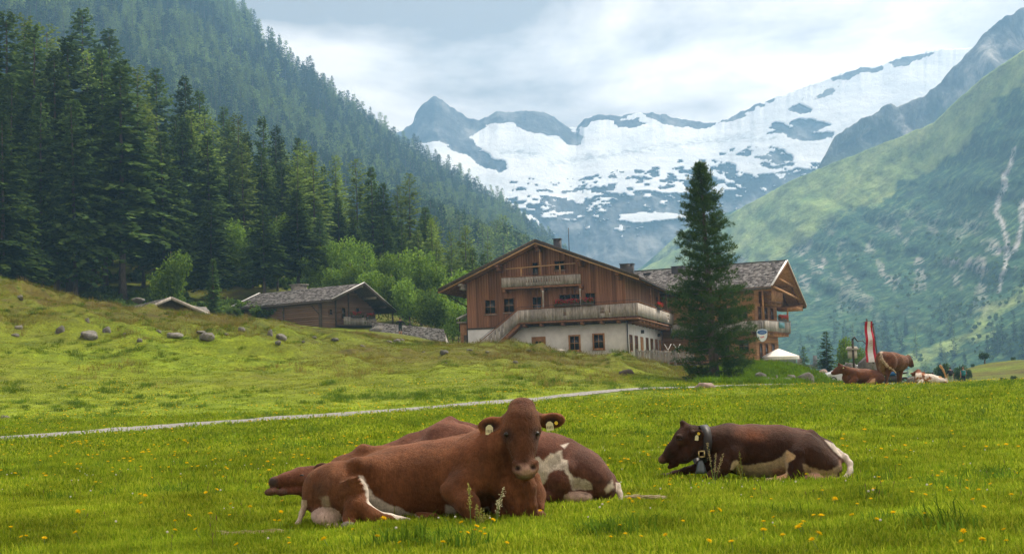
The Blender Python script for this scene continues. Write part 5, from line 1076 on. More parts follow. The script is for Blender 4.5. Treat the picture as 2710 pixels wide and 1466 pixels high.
        hf = (np.hypot((x-1430)/16, (y-1374)/10) < 1); c[hf] = (.10, .055, .04)
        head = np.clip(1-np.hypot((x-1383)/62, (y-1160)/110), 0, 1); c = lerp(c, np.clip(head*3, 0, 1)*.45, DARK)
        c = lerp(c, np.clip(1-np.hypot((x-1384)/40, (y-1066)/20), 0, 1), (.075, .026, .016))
        for ex in (1342, 1418): c = lerp(c, np.clip(1.3-np.hypot((x-ex)/17, (y-1150)/20), 0, 1)*.85, (.022, .012, .010)); c = lerp(c, np.clip(1.2-np.hypot((x-ex+(6 if ex < 1380 else -6))/12, (y-1190)/40), 0, 1)*.6, (.04, .016, .012))  # dark eye surrounds, then cheek shading painted in below them
        mz = np.clip(1.6-np.hypot((x-1391)/30, (y-1244)/18)*1.25, 0, 1)*(w_ < -.16); c = lerp(c, mz, (.40, .25, .205)); c = lerp(c, np.clip(1-np.hypot((x-1388)/32, (y-1219)/8), 0, 1)*.7, DARK); c = lerp(c, np.clip(1-np.hypot((x-1388)/24, (y-1262)/7), 0, 1)*.6*(w_ < -.1), (.22, .19, .13))
        for nx, ny in ((1371, 1239), (1411, 1236)): c = lerp(c, np.clip(1.6-np.hypot((x-nx)/7, (y-ny)/5.5), 0, 1), (.02, .01, .01))
        for ex, ey in ((1296, 1127), (1462, 1115)): c = lerp(c, np.clip(1.5-np.hypot((x-ex)/28, (y-ey)/16)*1.3, 0, 1), (.022, .013, .010)); rim = (np.abs(np.hypot((x-ex)/36, (y-ey+2)/22)-1) < .16) & (np.abs(x-1380) > 55); c[rim] = (.20, .075, .03)
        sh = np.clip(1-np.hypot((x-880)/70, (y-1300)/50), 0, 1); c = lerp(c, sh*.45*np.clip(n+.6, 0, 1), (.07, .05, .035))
        return c
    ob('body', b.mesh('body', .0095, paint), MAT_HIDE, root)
    for ex, ey in ((1341, 1149), (1420, 1147)): e = ob('eye', MB().ell((0, 0, 0), (.022, .014, .017), None, 12, 8).mesh('eye', True), MAT_EYE, root, b.pt((ex, ey, w0-.345)))
    tagp(root, b, 1295, 1137, w0-.24, 19, 26, MAT_TAG, 4, marks=True); tagp(root, b, 1455, 1127, w0-.245, 19, 24, MAT_TAG, -6, marks=True); tagp(root, b, 1472, 1119, w0-.25, 10, 10, MAT_TAGY, 0, 'button_tag', False)
    g = np.random.default_rng(2); n = 700; p = np.array([b.pt((1383+g.normal(0, 12), 1064+abs(g.normal(0, 9)), w0-.2+g.normal(0, .03))) for _ in range(n)]); D = unit(g.normal(0, .6, (n, 3))+[0, -.5, .6]); Lh = g.uniform(.012, .032, n)
    V, F = blades(p, D, Lh, np.full(n, .0028), unit(np.cross(D, g.normal(0, 1, (n, 3))))); tm = plain('dark_curl', (.075, .026, .016), .8); ob('poll_tuft', mesh_np('poll_tuft', V, F), tm, root)
    tp = [gp(x_, d_)+Vector((0, 0, .02)) for x_, d_ in ((752, 10.35), (720, 10.3), (680, 10.28), (640, 10.28), (612, 10.3))]; brush(root, tp, 420, .09, 5, None, .022)
    for o in [c_ for c_ in root.children]: o.matrix_parent_inverse = Matrix.Translation(root.location).inverted()
    return root
# ---- cow 2: stretched out asleep behind it
def cow_asleep():
    b = Body(12.3, .06); w0 = .2
    root = thing('cow', 'brown and white cow stretched out asleep behind the nearest cow, chin on its foreleg', 'cow', gp(1200, 12.6))
    b.c((1260, 1240, w0+.1, 88), (1360, 1240, w0+.1, 92), (1450, 1238, w0+.08, 88), (1530, 1254, w0+.02, 72), k=.1)
    b.c((1192, 1114, w0+.25, 11), (1240, 1140, w0+.28, 18), (1330, 1150, w0+.28, 18), (1420, 1158, w0+.24, 18), (1488, 1168, w0+.2, 14), k=.06)
    b.c((1192, 1114, w0+.2, 12), (1172, 1160, w0+.1, 40), (1190, 1230, w0+.05, 70), k=.06); b.e((1215, 1200, w0+.1), (70, 80, .2), 20, k=.08)
    b.c((1170, 1215, w0+.1, 74), (1050, 1245, w0+.1, 56), (930, 1258, w0+.0, 40), (850, 1262, w0-.1, 30), k=.07); b.c((1180, 1130, w0+.2, 18), (1090, 1180, w0+.2, 30), (930, 1228, w0+.05, 20), k=.06)
    b.c((1507, 1175, w0+.02, 8), (1490, 1192, w0+.08, 20), k=.035); b.c((1507, 1176, w0+.0, 10), (1560, 1228, w0+.05, 22), (1612, 1266, w0+.06, 18), k=.07)
    b.e((1552, 1256, w0-.05), (78, 54, .19), 34, k=.05); b.e((1480, 1274, w0-.2), (34, 44, .1), -12, k=.03); b.e((1448, 1215, w0-.32), (34, 30, .1), 30, k=.06, sg=-1); b.c((1512, 1190, w0-.05, 14), (1500, 1240, w0-.2, 20), (1488, 1270, w0-.24, 24), k=.04); b.e((1585, 1290, w0-.02), (46, 36, .16), 20, k=.05)
    b.e((1530, 1316, w0-.2), (38, 17, .1), 4, k=.03); b.c((1480, 1310, w0-.2, 16), (1430, 1318, w0-.22, 12), k=.03)
    b.c((1618, 1266, w0+.03, 9), (1634, 1284, w0+.0, 8), (1641, 1306, w0-.05, 7), (1643, 1326, w0-.1, 6), k=.02)
    # head along the ground
    b.c((728, 1276, w0-.22, 15), (760, 1270, w0-.2, 19), (795, 1264, w0-.17, 26), (826, 1258, w0-.13, 25), k=.04); b.e((724, 1277, w0-.23), (13, 14, .05), 0, k=.02); b.c((800, 1246, w0-.2, 8), (822, 1246, w0-.16, 12), k=.03)
    b.c((745, 1286, w0-.18, 10), (800, 1285, w0-.15, 18), k=.03)
    b.c((832, 1248, w0-.16, 9), (842, 1243, w0-.17, 9), k=.02); b.e((858, 1237, w0-.18), (25, 13, .022), 8, k=.02); b.e((860, 1241, w0-.21), (19, 8, .016), 8, k=.015, sg=-1)
    b.c((960, 1290, w0-.1, 20), (830, 1294, w0-.2, 12), (790, 1299, w0-.22, 9), (750, 1300, w0-.24, 9), k=.025); b.e((745, 1303, w0-.26), (13, 9, .045), 0, k=.015); b.e((718, 1301, w0-.27), (19, 10, .05), -6, k=.015)
    b.c((940, 1300, w0+.05, 20), (800, 1306, w0-.02, 9), k=.02)
    PW = [(1400+x*.165, 1120+y*.165) for x, y in [(60, 520), (150, 545), (240, 605), (330, 500), (520, 425), (545, 560), (605, 600), (640, 760), (700, 860), (900, 890), (1000, 960), (1010, 1060), (700, 1075), (655, 900), (560, 750), (450, 735), (345, 790), (305, 840), (250, 970), (190, 1040), (60, 1040)]]
    def paint(x, y, w_, V):
        n = fbm(V[:, 0]*5, V[:, 2]*5, V[:, 1]*5, 13, 3); c = np.tile(np.array((.118, .045, .027)), (len(x), 1))*(1+.2*n[:, None])
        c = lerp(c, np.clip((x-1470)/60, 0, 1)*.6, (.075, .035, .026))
        c = lerp(c, poly_mask(x, y, PW, 2, 4, 4)*(w_ < .5), (.52, .46, .37)); c = lerp(c, poly_mask(x, y, [(1484, 1178), (1505, 1172), (1500, 1178), (1494, 1186)], 2), WHITE)
        c = lerp(c, poly_mask(x, y, [(1600, 1294), (1620, 1268), (1626, 1290), (1606, 1305)], 3), (.5, .43, .34)); ud = (np.hypot((x-1530)/40, (y-1317)/18) < 1) & (w_ < .08); c[ud] = (.42, .30, .23)
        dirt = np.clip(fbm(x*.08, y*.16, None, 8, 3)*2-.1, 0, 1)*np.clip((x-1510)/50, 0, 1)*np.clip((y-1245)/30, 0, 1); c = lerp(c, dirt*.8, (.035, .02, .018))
        c = lerp(c, ((x > 1630) & (y > 1276))*1., (.5, .43, .36)); mz = np.clip(1.7-np.hypot((x-722)/13, (y-1276)/14)*1.2, 0, 1); c = lerp(c, mz, (.045, .032, .028)); c = lerp(c, np.clip(1.5-np.hypot((x-858)/24, (y-1239)/11), 0, 1), (.025, .015, .012))
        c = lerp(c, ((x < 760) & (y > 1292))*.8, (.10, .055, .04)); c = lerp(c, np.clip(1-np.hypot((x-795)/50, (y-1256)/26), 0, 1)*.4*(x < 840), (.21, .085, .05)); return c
    ob('body', b.mesh('body', .0105, paint), MAT_HIDE, root)
    tagp(root, b, 852, 1245, w0-.225, 16, 12, plain('white_tag', (.7, .68, .55), .5), 20); tagp(root, b, 862, 1239, w0-.23, 8, 8, MAT_TAGY, 0, 'button_tag', False)
    ob('eye', MB().ell((0, 0, 0), (.02, .012, .007), None, 10, 8).mesh('eye', True), MAT_EYE, root, b.pt((798, 1257, w0-.255)))
    tp = [gp(x_, d_)+Vector((0, 0, .05)) for x_, d_ in ((1648, 12.0), (1680, 12.0), (1715, 12.0), (1740, 12.05))]; brush(root, tp, 340, .10, 15, None, .016)
    for o in [c_ for c_ in root.children]: o.matrix_parent_inverse = Matrix.Translation(root.location).inverted()
# ---- cow 3: dark cow with collar and bell
def cow_belled():
    b = Body(15.7, .06); w0 = .25
    root = thing('cow', 'dark brown cow with pale belly lying on the right, wearing a belled collar', 'cow', gp(2000, 15.8))
    b.c((1925, 1190, w0+.06, 60), (1990, 1192, w0+.1, 66), (2060, 1194, w0+.1, 66), (2120, 1202, w0+.06, 60), k=.1)
    b.c((1930, 1142, w0+.2, 12), (1985, 1141, w0+.22, 14), (2060, 1143, w0+.22, 14), (2110, 1148, w0+.2, 13), (2146, 1148, w0+.14, 10), k=.06)
    b.c((2147, 1147, w0+.04, 8), (2130, 1166, w0+.02, 22), k=.045); b.e((2085, 1185, w0-.34), (22, 26, .08), 15, k=.06, sg=-1); b.c((2140, 1162, w0-.08, 14), (2112, 1200, w0-.2, 20), k=.04); b.c((2146, 1149, w0+.06, 10), (2186, 1188, w0+.06, 22), (2218, 1216, w0+.04, 14), k=.06)
    b.e((2140, 1208, w0-.06), (66, 50, .2), 30, k=.07); b.e((2180, 1232, w0-.04), (50, 36, .17), 22, k=.05); b.e((2105, 1236, w0-.22), (26, 42, .1), 4, k=.045)
    b.c((2100, 1262, w0-.25, 17), (2060, 1271, w0-.27, 10), (2025, 1274, w0-.27, 9), k=.03); b.e((2013, 1275, w0-.27), (13, 6.5, .04), -4, k=.015)
    b.e((2154, 1268, w0-.22), (27, 16, .09), 4, k=.03); b.e((2190, 1268, w0-.1), (30, 14, .1), 0, k=.03)
    b.c((2192, 1178, w0+.1, 7), (2215, 1194, w0+.08, 8), (2236, 1210, w0+.05, 9), (2249, 1226, w0+.0, 8), (2250, 1246, w0-.06, 7.5), (2238, 1264, w0-.1, 6.5), (2215, 1276, w0-.13, 5.5), (2198, 1281, w0-.14, 4), k=.025)
    b.e((1925, 1180, w0-.02), (46, 50, .19), 10, k=.08); b.c((1935, 1205, w0-.12, 34), (1912, 1232, w0-.2, 22), (1905, 1245, w0-.2, 16), k=.05); b.c((1906, 1246, w0-.2, 15), (1884, 1256, w0-.28, 12), (1876, 1264, w0-.3, 10), (1900, 1272, w0-.28, 8), k=.025)
    b.c((1880, 1225, w0, 26), (1846, 1238, w0+.02, 13), (1815, 1245, w0+.0, 9.5), (1785, 1254, w0-.02, 8.5), (1770, 1258, w0-.03, 8), k=.03); b.e((1758, 1258, w0-.04), (11, 7, .045), 6, k=.015)
    b.c((1930, 1168, w0+.04, 48), (1890, 1172, w0-.02, 38), (1852, 1172, w0-.06, 32), k=.07); b.c((1935, 1150, w0+.12, 18), (1870, 1148, w0+.04, 16), (1838, 1138, w0-.02, 14), k=.05); b.c((1905, 1212, w0, 34), (1872, 1200, w0-.04, 20), k=.05)
    # head in profile
    b.c((1818, 1140, w0-.06, 20), (1806, 1160, w0-.08, 22), (1780, 1190, w0-.08, 17), (1758, 1213, w0-.08, 12), k=.04); b.c((1810, 1124, w0-.05, 9), (1806, 1119, w0-.05, 8), k=.03); b.c((1840, 1180, w0-.06, 28), (1812, 1204, w0-.07, 20), (1778, 1222, w0-.08, 9), k=.04)
    b.e((1752, 1217, w0-.08), (11, 10, .05), 20, k=.02); b.c((1790, 1228, w0-.08, 7), (1772, 1235, w0-.08, 6), k=.015); b.e((1795, 1155, w0-.18), (9, 7, .025), 0, k=.02); b.e((1756, 1214, w0-.125), (2.5, 3, .012), 0, k=.006, sg=-1)
    b.c((1836, 1146, w0-.14, 8), (1842, 1147, w0-.17, 8), k=.02); b.e((1850, 1150, w0-.19), (14, 14, .022), 20, k=.02); b.e((1848, 1151, w0-.215), (9, 10, .014), 20, k=.012, sg=-1)
    m_ = lambda pts: [(1700+x*.2329, 1080+y*.2329) for x, y in pts]
    BELLY = m_([(1000, 690), (1035, 600), (1085, 590), (1120, 652), (1320, 632), (1480, 602), (1580, 552), (1640, 478), (1738, 540), (1730, 572), (1665, 600), (1645, 700), (1642, 800), (1640, 830), (1290, 830), (1120, 760)]); THIGH = m_([(1828, 625), (1900, 670), (2110, 722), (2245, 640), (2250, 700), (2200, 790), (2150, 835), (1990, 790), (1860, 770), (1840, 700)])
    def paint(x, y, w_, V):
        n = fbm(V[:, 0]*5, V[:, 2]*5, V[:, 1]*5, 23, 3); c = np.tile(np.array(DARK), (len(x), 1))*(1+.25*n[:, None])
        c = lerp(c, np.clip(1-np.hypot((x-1990)/60, (y-1150)/26), 0, 1)*.7, (.20, .065, .025)); c = lerp(c, np.clip((1150-y)/14, 0, 1)*np.clip((x-1925)/30, 0, 1)*.4, (.14, .055, .035))  # russet patch, then a painted light sheen along the top of the back
        c = lerp(c, poly_mask(x, y, BELLY, 1.6, 3, 24)*(w_ < .42), (.47, .36, .235)); c = lerp(c, poly_mask(x, y, m_([(1640, 478), (1738, 540), (1730, 572), (1650, 620), (1630, 600)]), 1.6, 2, 25), (.56, .38, .20)); c = lerp(c, poly_mask(x, y, THIGH, 2.5, 4, 26)*.9, (.38, .28, .17)); c = lerp(c, poly_mask(x, y, m_([(1480, 700), (1600, 680), (1642, 760), (1642, 800), (1480, 800)]), 5)*.7, (.52, .25, .14))
        ud = (np.hypot((x-2154)/29, (y-1269)/17) < 1) & (w_ < .18); c[ud] = (.45, .24, .19)
        tl = poly_mask(x, y, [(2183, 1164), (2212, 1176), (2262, 1205), (2266, 1240), (2240, 1285), (2195, 1290), (2190, 1276), (2230, 1258), (2240, 1238), (2232, 1214), (2205, 1192)], 2); c = lerp(c, tl, (.56, .49, .43)); c = lerp(c, np.clip(1-np.hypot((x-2228)/12, (y-1226)/16), 0, 1)*.8, (.36, .20, .14))
        c = lerp(c, np.clip(1.5-np.hypot((x-1749)/9, (y-1217)/10), 0, 1)*.55, (.15, .075, .055)); c = lerp(c, np.clip(1.4-np.hypot((x-1848)/10, (y-1151)/11), 0, 1), (.012, .008, .007)); c = lerp(c, np.clip(1.2-np.hypot((x-1798)/14, (y-1168)/9), 0, 1)*.5, (.12, .06, .035))
        c = lerp(c, ((x < 1772) & (y > 1248))*.9, (.09, .065, .05)); c = lerp(c, ((x < 2030) & (y > 1266) & (x > 2000))*.8, (.13, .10, .08)); return c
    ob('body', b.mesh('body', .012, paint), MAT_HIDE, root)
    ob('eye', MB().ell((0, 0, 0), (.022, .012, .012), None, 10, 8).mesh('eye', True), MAT_EYE, root, b.pt((1798, 1163, w0-.185)))
    tagp(root, b, 1844, 1158, w0-.24, 9, 14, MAT_TAG, 8); tagp(root, b, 1849, 1147, w0-.245, 8, 8, MAT_TAGY, 0, 'button_tag', False)
    st = MB(); c0 = b.pt((1856, 1176, w0-.02)); n = 28; pts = []
    for i in range(n+1):
        a = i/n*2*math.pi; pts.append(c0+np.array([.045*math.sin(a)+.02*math.cos(a), -.19*math.sin(a), .19*math.cos(a)*1.08]))
    pts = np.array(pts); V = []
    for i, p_ in enumerate(pts):
        rd_ = unit(p_-c0); nx_ = np.array([1, .1, .1])
        for s1, s2 in ((-1, 0), (1, 0), (1, 1), (-1, 1)): V.append(p_+nx_*.045*s1+rd_*.012*s2)
    q = [[i*4+j, i*4+(j+1) % 4, (i+1)*4+(j+1) % 4, (i+1)*4+j] for i in range(n) for j in range(4)]
    col = MB().add(V, q).build('collar', MAT_STRAP, root); bc = b.pt((1857, 1201, w0-.27))
    bu = MB()
    for a, d_ in (((-.037, 0, -.034), (-.025, .012, .034)), ((.025, 0, -.034), (.037, .012, .034)), ((-.037, 0, .025), (.037, .012, .037)), ((-.037, 0, -.037), (.037, .012, -.025))): bu.box(bc+np.array(a), bc+np.array(d_))
    bu.build('buckle', MAT_BRASS, col)
    be = b.pt((1854, 1218, w0-.25)); MB().tube([be+np.array([0, 0, z]) for z in (0, -.02, -.05, -.10, -.135, -.14)], [.02, .032, .044, .054, .066, .06], 12).build('bell', MAT_BELL, root)
    for o in [c_ for c_ in root.children]: o.matrix_parent_inverse = Matrix.Translation(root.location).inverted()
    col.matrix_parent_inverse = Matrix.Translation(root.location).inverted()
# ---- the three far cows
def far_cow(name_label, b, res, paint, gx, extra=None):
    root = thing('cow', name_label, 'cow', gp(gx, b.d0)); ob('body', b.mesh('body', res, paint), MAT_HIDE, root)
    if extra: extra(root, b)
    for o in [c_ for c_ in root.children]: o.matrix_parent_inverse = Matrix.Translation(root.location).inverted()
def cows_far():
    b = Body(62.5, .08)
    b.c((2262, 995, .1, 18), (2295, 998, .15, 20), (2322, 1000, .15, 18), k=.15); b.c((2252, 977, .15, 5), (2290, 983, .3, 6), (2325, 985, .3, 6), k=.08); b.c((2258, 990, 0, 16), (2240, 982, -.05, 11), (2226, 974, -.1, 8), k=.1)
    b.c((2226, 972, -.1, 8), (2214, 980, -.12, 6.5), (2203, 987, -.14, 4.5), k=.05); b.c((2222, 966, -.1, 4), (2220, 963, -.1, 3), k=.04); b.e((2234, 972, -.2), (6, 4, .06), 0, k=.03); b.c((2230, 982, -.08, 6), (2208, 989, -.12, 3.5), k=.05)
    b.c((2262, 1005, -.2, 9), (2250, 1013, -.3, 5), (2262, 1018, -.3, 4), k=.05); b.e((2320, 1003, -.1), (22, 15, .25), 0, k=.1); b.c((2310, 1008, -.3, 9), (2292, 1017, -.4, 4), k=.05); b.c((2240, 1000, .0, 12), (2246, 1012, 0, 8), k=.08)
    def paint(x, y, w_, V): n = fbm(V[:, 0]*4, V[:, 2]*4, V[:, 1]*4, 33, 3); c = np.tile(np.array((.118, .044, .022)), (len(x), 1))*(1+.2*n[:, None]); c = lerp(c, np.clip((2245-x)/15, 0, 1)*.6, (.07, .026, .016)); c = lerp(c, poly_mask(x, y, [(2308, 1003), (2316, 1000), (2316, 1021), (2292, 1021)], 1), (.42, .25, .15)); return lerp(c, np.clip((x-2316)/8, 0, 1)*.6, (.07, .028, .018))
    far_cow('plain brown cow lying far off, head to the left, beside the standing cow', b, .03, paint, 2280, lambda r, b: tagp(r, b, 2232, 973, -.28, 3, 3, MAT_TAG))
    b = Body(63, .08)
    b.c((2346, 956, -.1, 25), (2366, 958, .3, 23), (2384, 960, .75, 21), k=.18); b.c((2334, 938, -.25, 8), (2362, 942, .3, 8), (2386, 947, .8, 7), k=.1); b.e((2332, 956, -.25), (15, 24, .3), 0, k=.12); b.e((2356, 958, -.3), (16, 24, .25), 0, k=.12)
    b.c((2388, 956, .9, 15), (2398, 953, 1.1, 11), (2404, 950, 1.2, 8), k=.1); b.c((2403, 948, 1.2, 8.5), (2409, 957, 1.2, 7), (2415, 967, 1.2, 4.5), k=.05); b.c((2402, 943, 1.2, 4), (2404, 941, 1.2, 3), k=.03); b.c((2402, 962, 1.15, 6), (2411, 969, 1.2, 3.5), k=.05); b.e((2399, 945, 1.05), (4, 3, .08), 20, k=.03)
    b.c((2331, 972, -.3, 11), (2333, 990, -.25, 5), (2332, 1001, -.2, 3.6), (2333, 1014, -.25, 3.4), (2333, 1019, -.28, 3.6), k=.05); b.c((2353, 972, -.3, 12), (2349, 990, -.28, 5.5), (2347, 1002, -.25, 3.6), (2347, 1015, -.3, 3.4), (2347, 1019.5, -.33, 3.6), k=.05)
    b.c((2384, 972, .75, 10), (2383, 990, .75, 5), (2383, 1003, .75, 3.6), (2383, 1018, .75, 3.4), k=.05); b.c((2376, 972, .95, 9), (2377, 990, .95, 4.5), (2377, 1017, .95, 3.3), k=.05); b.e((2341, 986, -.15), (11, 8, .2), 0, k=.06)
    b.c((2331, 935, -.5, 2.6), (2334, 950, -.6, 2.6), (2348, 968, -.62, 2.2), (2364, 979, -.6, 2.0), (2370, 986, -.55, 2.6), k=.03)
    def paint(x, y, w_, V):
        n = fbm(V[:, 0]*4, V[:, 2]*4, V[:, 1]*4, 43, 3); c = np.tile(np.array((.112, .042, .020)), (len(x), 1))*(1+.3*n[:, None]); c = lerp(c, poly_mask(x, y, [(2325, 945), (2334, 945), (2340, 975), (2344, 995), (2330, 995), (2324, 970)], 3)*.55, (.26, .17, .09)); c = lerp(c, (w_ < -.45)*(np.min([np.hypot(x-a, y-q_) for a, q_ in ((2331, 935), (2332, 942), (2334, 950), (2339, 957), (2344, 963), (2348, 968), (2356, 974), (2364, 979), (2370, 986))], 0) < 4.5)*.9, (.45, .34, .25)); c = lerp(c, np.clip(1-np.hypot((x-2332)/7, (y-932)/5), 0, 1), (.6, .5, .42)); c = lerp(c, np.clip(1.4-np.hypot((x-2416)/5, (y-968)/5), 0, 1), (.03, .025, .03)); c = lerp(c, np.clip((y-1000)/10, 0, 1)*.6, (.16, .10, .07)); return lerp(c, np.clip((x-2395)/10, 0, 1)*.5, (.06, .022, .015))
    far_cow('russet cow standing far off with its tail swung sideways', b, .03, paint, 2355)
    b = Body(61.5, .08)
    b.c((2436, 1002, .1, 16), (2465, 1006, .0, 14), (2492, 1010, -.1, 10), k=.15); b.c((2430, 992, .2, 7), (2458, 996, .2, 5), (2488, 1000, .1, 5), k=.08); b.c((2432, 994, .3, 10), (2430, 985, .5, 7), k=.08); b.c((2430, 983, .55, 7), (2422, 988, .75, 5.5), (2416, 992, .9, 4), k=.05); b.e((2414, 988, .6), (6, 2.6, .07), -8, k=.02); b.e((2443, 986, .5), (6, 2.6, .07), 8, k=.02)
    b.e((2490, 1010, -.15), (16, 10, .25), 15, k=.08); b.c((2440, 1012, -.2, 7), (2428, 1018, -.3, 4), k=.05); b.c((2507, 1013, -.2, 2.6), (2503, 996, -.2, 2.4), (2497, 980, -.15, 2.6), (2490, 970, -.12, 3.4), (2488, 967, -.1, 2.5), k=.03)
    def paint(x, y, w_, V):
        n = fbm(x*.14, y*.14, V[:, 1], 53, 3); c = np.tile(np.array((.62, .55, .49)), (len(x), 1)); m = np.clip((n-.05)*9, 0, 1)*np.clip((2468-x)/6, 0, 1); c = lerp(c, m, (.27, .10, .04)); c = lerp(c, np.clip(np.maximum((988-y)/3, (2424-x)/2), 0, 1)*(x < 2450), (.15, .05, .025)); c = lerp(c, poly_mask(x, y, [(2486, 1012), (2505, 1008), (2512, 1022), (2486, 1022)], 1.5), (.16, .07, .04)); return lerp(c, ((x > 2484) & (y < 999+(x-2484)*.3) & (y < 1000))*1., (.38, .22, .10))
    far_cow('white cow with brown patches lying far off, tail raised, near the hikers', b, .03, paint, 2465)
cow_front(); cow_asleep(); cow_belled(); cows_far()
# ------------------------------------------------------------------ the stone pine in front of the house
def hero_pine():
    g = np.random.default_rng(4); b = gp(1893, 78); H = zi(1878, 430, 78)-b.z
    root = thing('pine_tree', 'tall dense stone pine standing alone in front of the houses', 'pine', b)
    prof = [(0, 1.3), (.05, 1.9), (.1, 2.15), (.2, 2.25), (.3, 2.3), (.4, 2.25), (.45, 1.75), (.55, 1.6), (.65, 1.45), (.75, 1.25), (.85, .95), (.93, .6), (1, .12)]
    lean = lambda z: np.array([-.28*(z/H), 0, 0])
    P0, DD, bt = [], [], MB()
    z = .25
    while z < H*.99:
        t = z/H; n = int(g.integers(6, 9))
        for k in range(n):
            a = g.uniform(0, 6.28); L_ = interp(prof, t)*g.uniform(.62, 1.12); up = .05+.5*t+g.normal(0, .08)
            o = lean(z)+[0, 0, z]; d = np.array([math.cos(a), math.sin(a), 0]); m = max(3, int(L_/.13))
            if g.random() < .35: bt.tube([o, o+d*L_*.5+[0, 0, L_*(up*.2-.06)], o+d*L_*.95+[0, 0, L_*(up*.45)]], [.035*(1.1-t), .025*(1.1-t), .008], 5, False)
            for j in range(m):
                s = (j+.6)/m
                if s < .3 and t < .8: continue
                p = o+d*L_*s+np.array([0, 0, L_*(up*.5*s*s+.1*s-.12*(1-t)*s)])
                sd = np.array([-d[1], d[0], 0])
                for q in range(2 if s < .8 else 3):
                    P0.append(p+sd*g.normal(0, .17*L_*(1.05-.5*s))+[0, 0, g.normal(0, .06)]); DD.append(unit(d*.8+np.array([0, 0, .55+.4*t])+g.normal(0, .25, 3)))
        z += .2*(1-.3*t)*g.uniform(.8, 1.2)
    P0 = np.array(P0); DD = np.array(DD); m = 11; n = len(P0)
    p = np.repeat(P0, m, 0)+g.normal(0, .035, (n*m, 3)); D = unit(np.repeat(DD, m, 0)+g.normal(0, .62, (n*m, 3))); Lh = g.uniform(.12, .24, n*m)
    V, F = blades(p, D, Lh, g.uniform(.009, .016, n*m), unit(np.cross(D, g.normal(0, 1, (n*m, 3)))))
    ob('crown', mesh_np('crown', V, F), MAT_PINE, root); bt.build('branches', MAT_BARK, root)
    zz = np.linspace(-.5, H*.97, 12); MB().tube(np.stack([-.28*zz/H, 0*zz, zz], 1), .26*(1-zz/H*.95)+.02, 9).build('trunk', MAT_BARK, root, True)
hero_pine()
# ------------------------------------------------------------------ stones
t = NT('boulder_rock'); o_ = t.objc(); n_ = t.noise(1.6, 6, .65, o_); n2_ = t.noise(9, 6, .7, o_)
c = t.ramp(n_, (.3, (.07, .066, .06)), (.55, (.17, .16, .148)), (.75, (.30, .285, .27))); c = t.mix(t.rng(t.noise(2.3, 4, .6, o_), .56, .68), c, (.10, .11, .035)); c = t.scale(c, t.rng(n2_, .3, .7, .7, 1.25)); c = t.scale(c, t.rng(t.orand(), 0, 1, .8, 1.3))
MAT_ROCK = t.bsdf(c, .95, n2_, .7, .05, .1)
t = NT('red_rock'); o_ = t.objc(); n_ = t.noise(2.5, 6, .65, o_); MAT_REDROCK = t.bsdf(t.ramp(n_, (.3, (.17, .12, .10)), (.6, (.32, .25, .22)), (.75, (.40, .33, .30))), .95, n_, .7, .08, .1)
def rock_mesh(seed, n=16):
    g = np.random.default_rng(seed); m = MB(); m.ell((0, 0, 0), (1, 1, 1), None, n, n*2//3); V = m.v[0]
    for _ in range(9):            # split faces
        d = unit(g.normal(0, 1, 3)); h = g.uniform(.55, .85); k = V @ d; V = V-np.maximum(k-h, 0)[:, None]*d
    V = V*(1+.28*fbm(V[:, 0]*1.4, V[:, 1]*1.4, V[:, 2]*1.4, seed, 3))[:, None]; m.v[0] = V; return m.mesh('rock')
ROCKM = [rock_mesh(s) for s in range(6)]
for m_ in ROCKM: m_.materials.append(MAT_ROCK)
rr = random.Random(9)
def stone(px, py, w_, h_, label, d=None, group=None, mat=None, name='rock', tilt=0, deep=None):
    b = hit(px, py+h_*.5, 69 if d == 81.5 else 8.) if d in (None, 81.5) else gp(px, d); S = b.y/FPX
    if d not in (None, 81.5): b.z = zi(px, py+h_*.5, d)
    me = ROCKM[rr.randrange(6)]
    if mat: me = me.copy(); me.materials.clear(); me.materials.append(mat)
    o = ob(name, me); o.location = b+Vector((0, 0, S*h_*(.22 if d else .02))); o.scale = (w_*.62*S, (deep or w_)*.55*S, h_*(.66 if d else .85)*S); o.rotation_euler = (0, R(tilt), rr.uniform(-.6, .6)); return tag(o, label, 'rock', group)
SM = [(156, 872, 26, 22), (280, 872, 22, 22), (229, 848, 14, 14), (50, 866, 26, 14), (371, 902, 14, 10), (552, 893, 38, 20), (54, 797, 18, 10), (713, 877, 16, 18), (737, 914, 16, 10), (803, 907, 9, 8), (832, 892, 14, 8), (887, 900, 18, 8), (1029, 902, 18, 8), (1064, 898, 14, 8), (1242, 925, 16, 8), (1399, 929, 12, 7), (1365, 957, 13, 9), (1290, 930, 10, 6), (1120, 930, 10, 6), (960, 915, 12, 7), (640, 870, 18, 14), (600, 885, 14, 8), (420, 880, 12, 8), (330, 885, 10, 8), (15, 1102, 20, 10), (1180, 960, 8, 5)]
for i, a in enumerate(sorted(SM)): stone(*a, 'small half-buried grey stone in the hillside grass, %s small one from the left' % nth(i+1), group='small stones on the hillside')
stone(233, 880, 48, 30, 'large rounded grey boulder on the left hillside'); stone(36, 887, 26, 9, 'flat pale stone at the left edge of the hillside'); stone(464, 886, 46, 16, 'long flat whitish rock below the half-hidden barn'); stone(530, 881, 26, 8, 'flat stone right of the long whitish rock')
stone(741, 888, 30, 24, 'dark grey boulder in the grass below the hut'); stone(1046, 900, 24, 12, 'pale stone in the grass just below the man in black'); stone(1176, 930, 22, 12, 'grey stone on the slope below the porch of the chalet')
stone(530, 820, 60, 44, 'big light grey boulder between barn and hut', d=128); stone(366, 790, 30, 18, 'pale boulder in the scrub above the barn roof', d=132); stone(1075, 831, 34, 20, 'white boulder in the bushes above the low shed', d=158); stone(992, 872, 42, 34, 'large grey stone at the right corner of the hut', d=146.5)
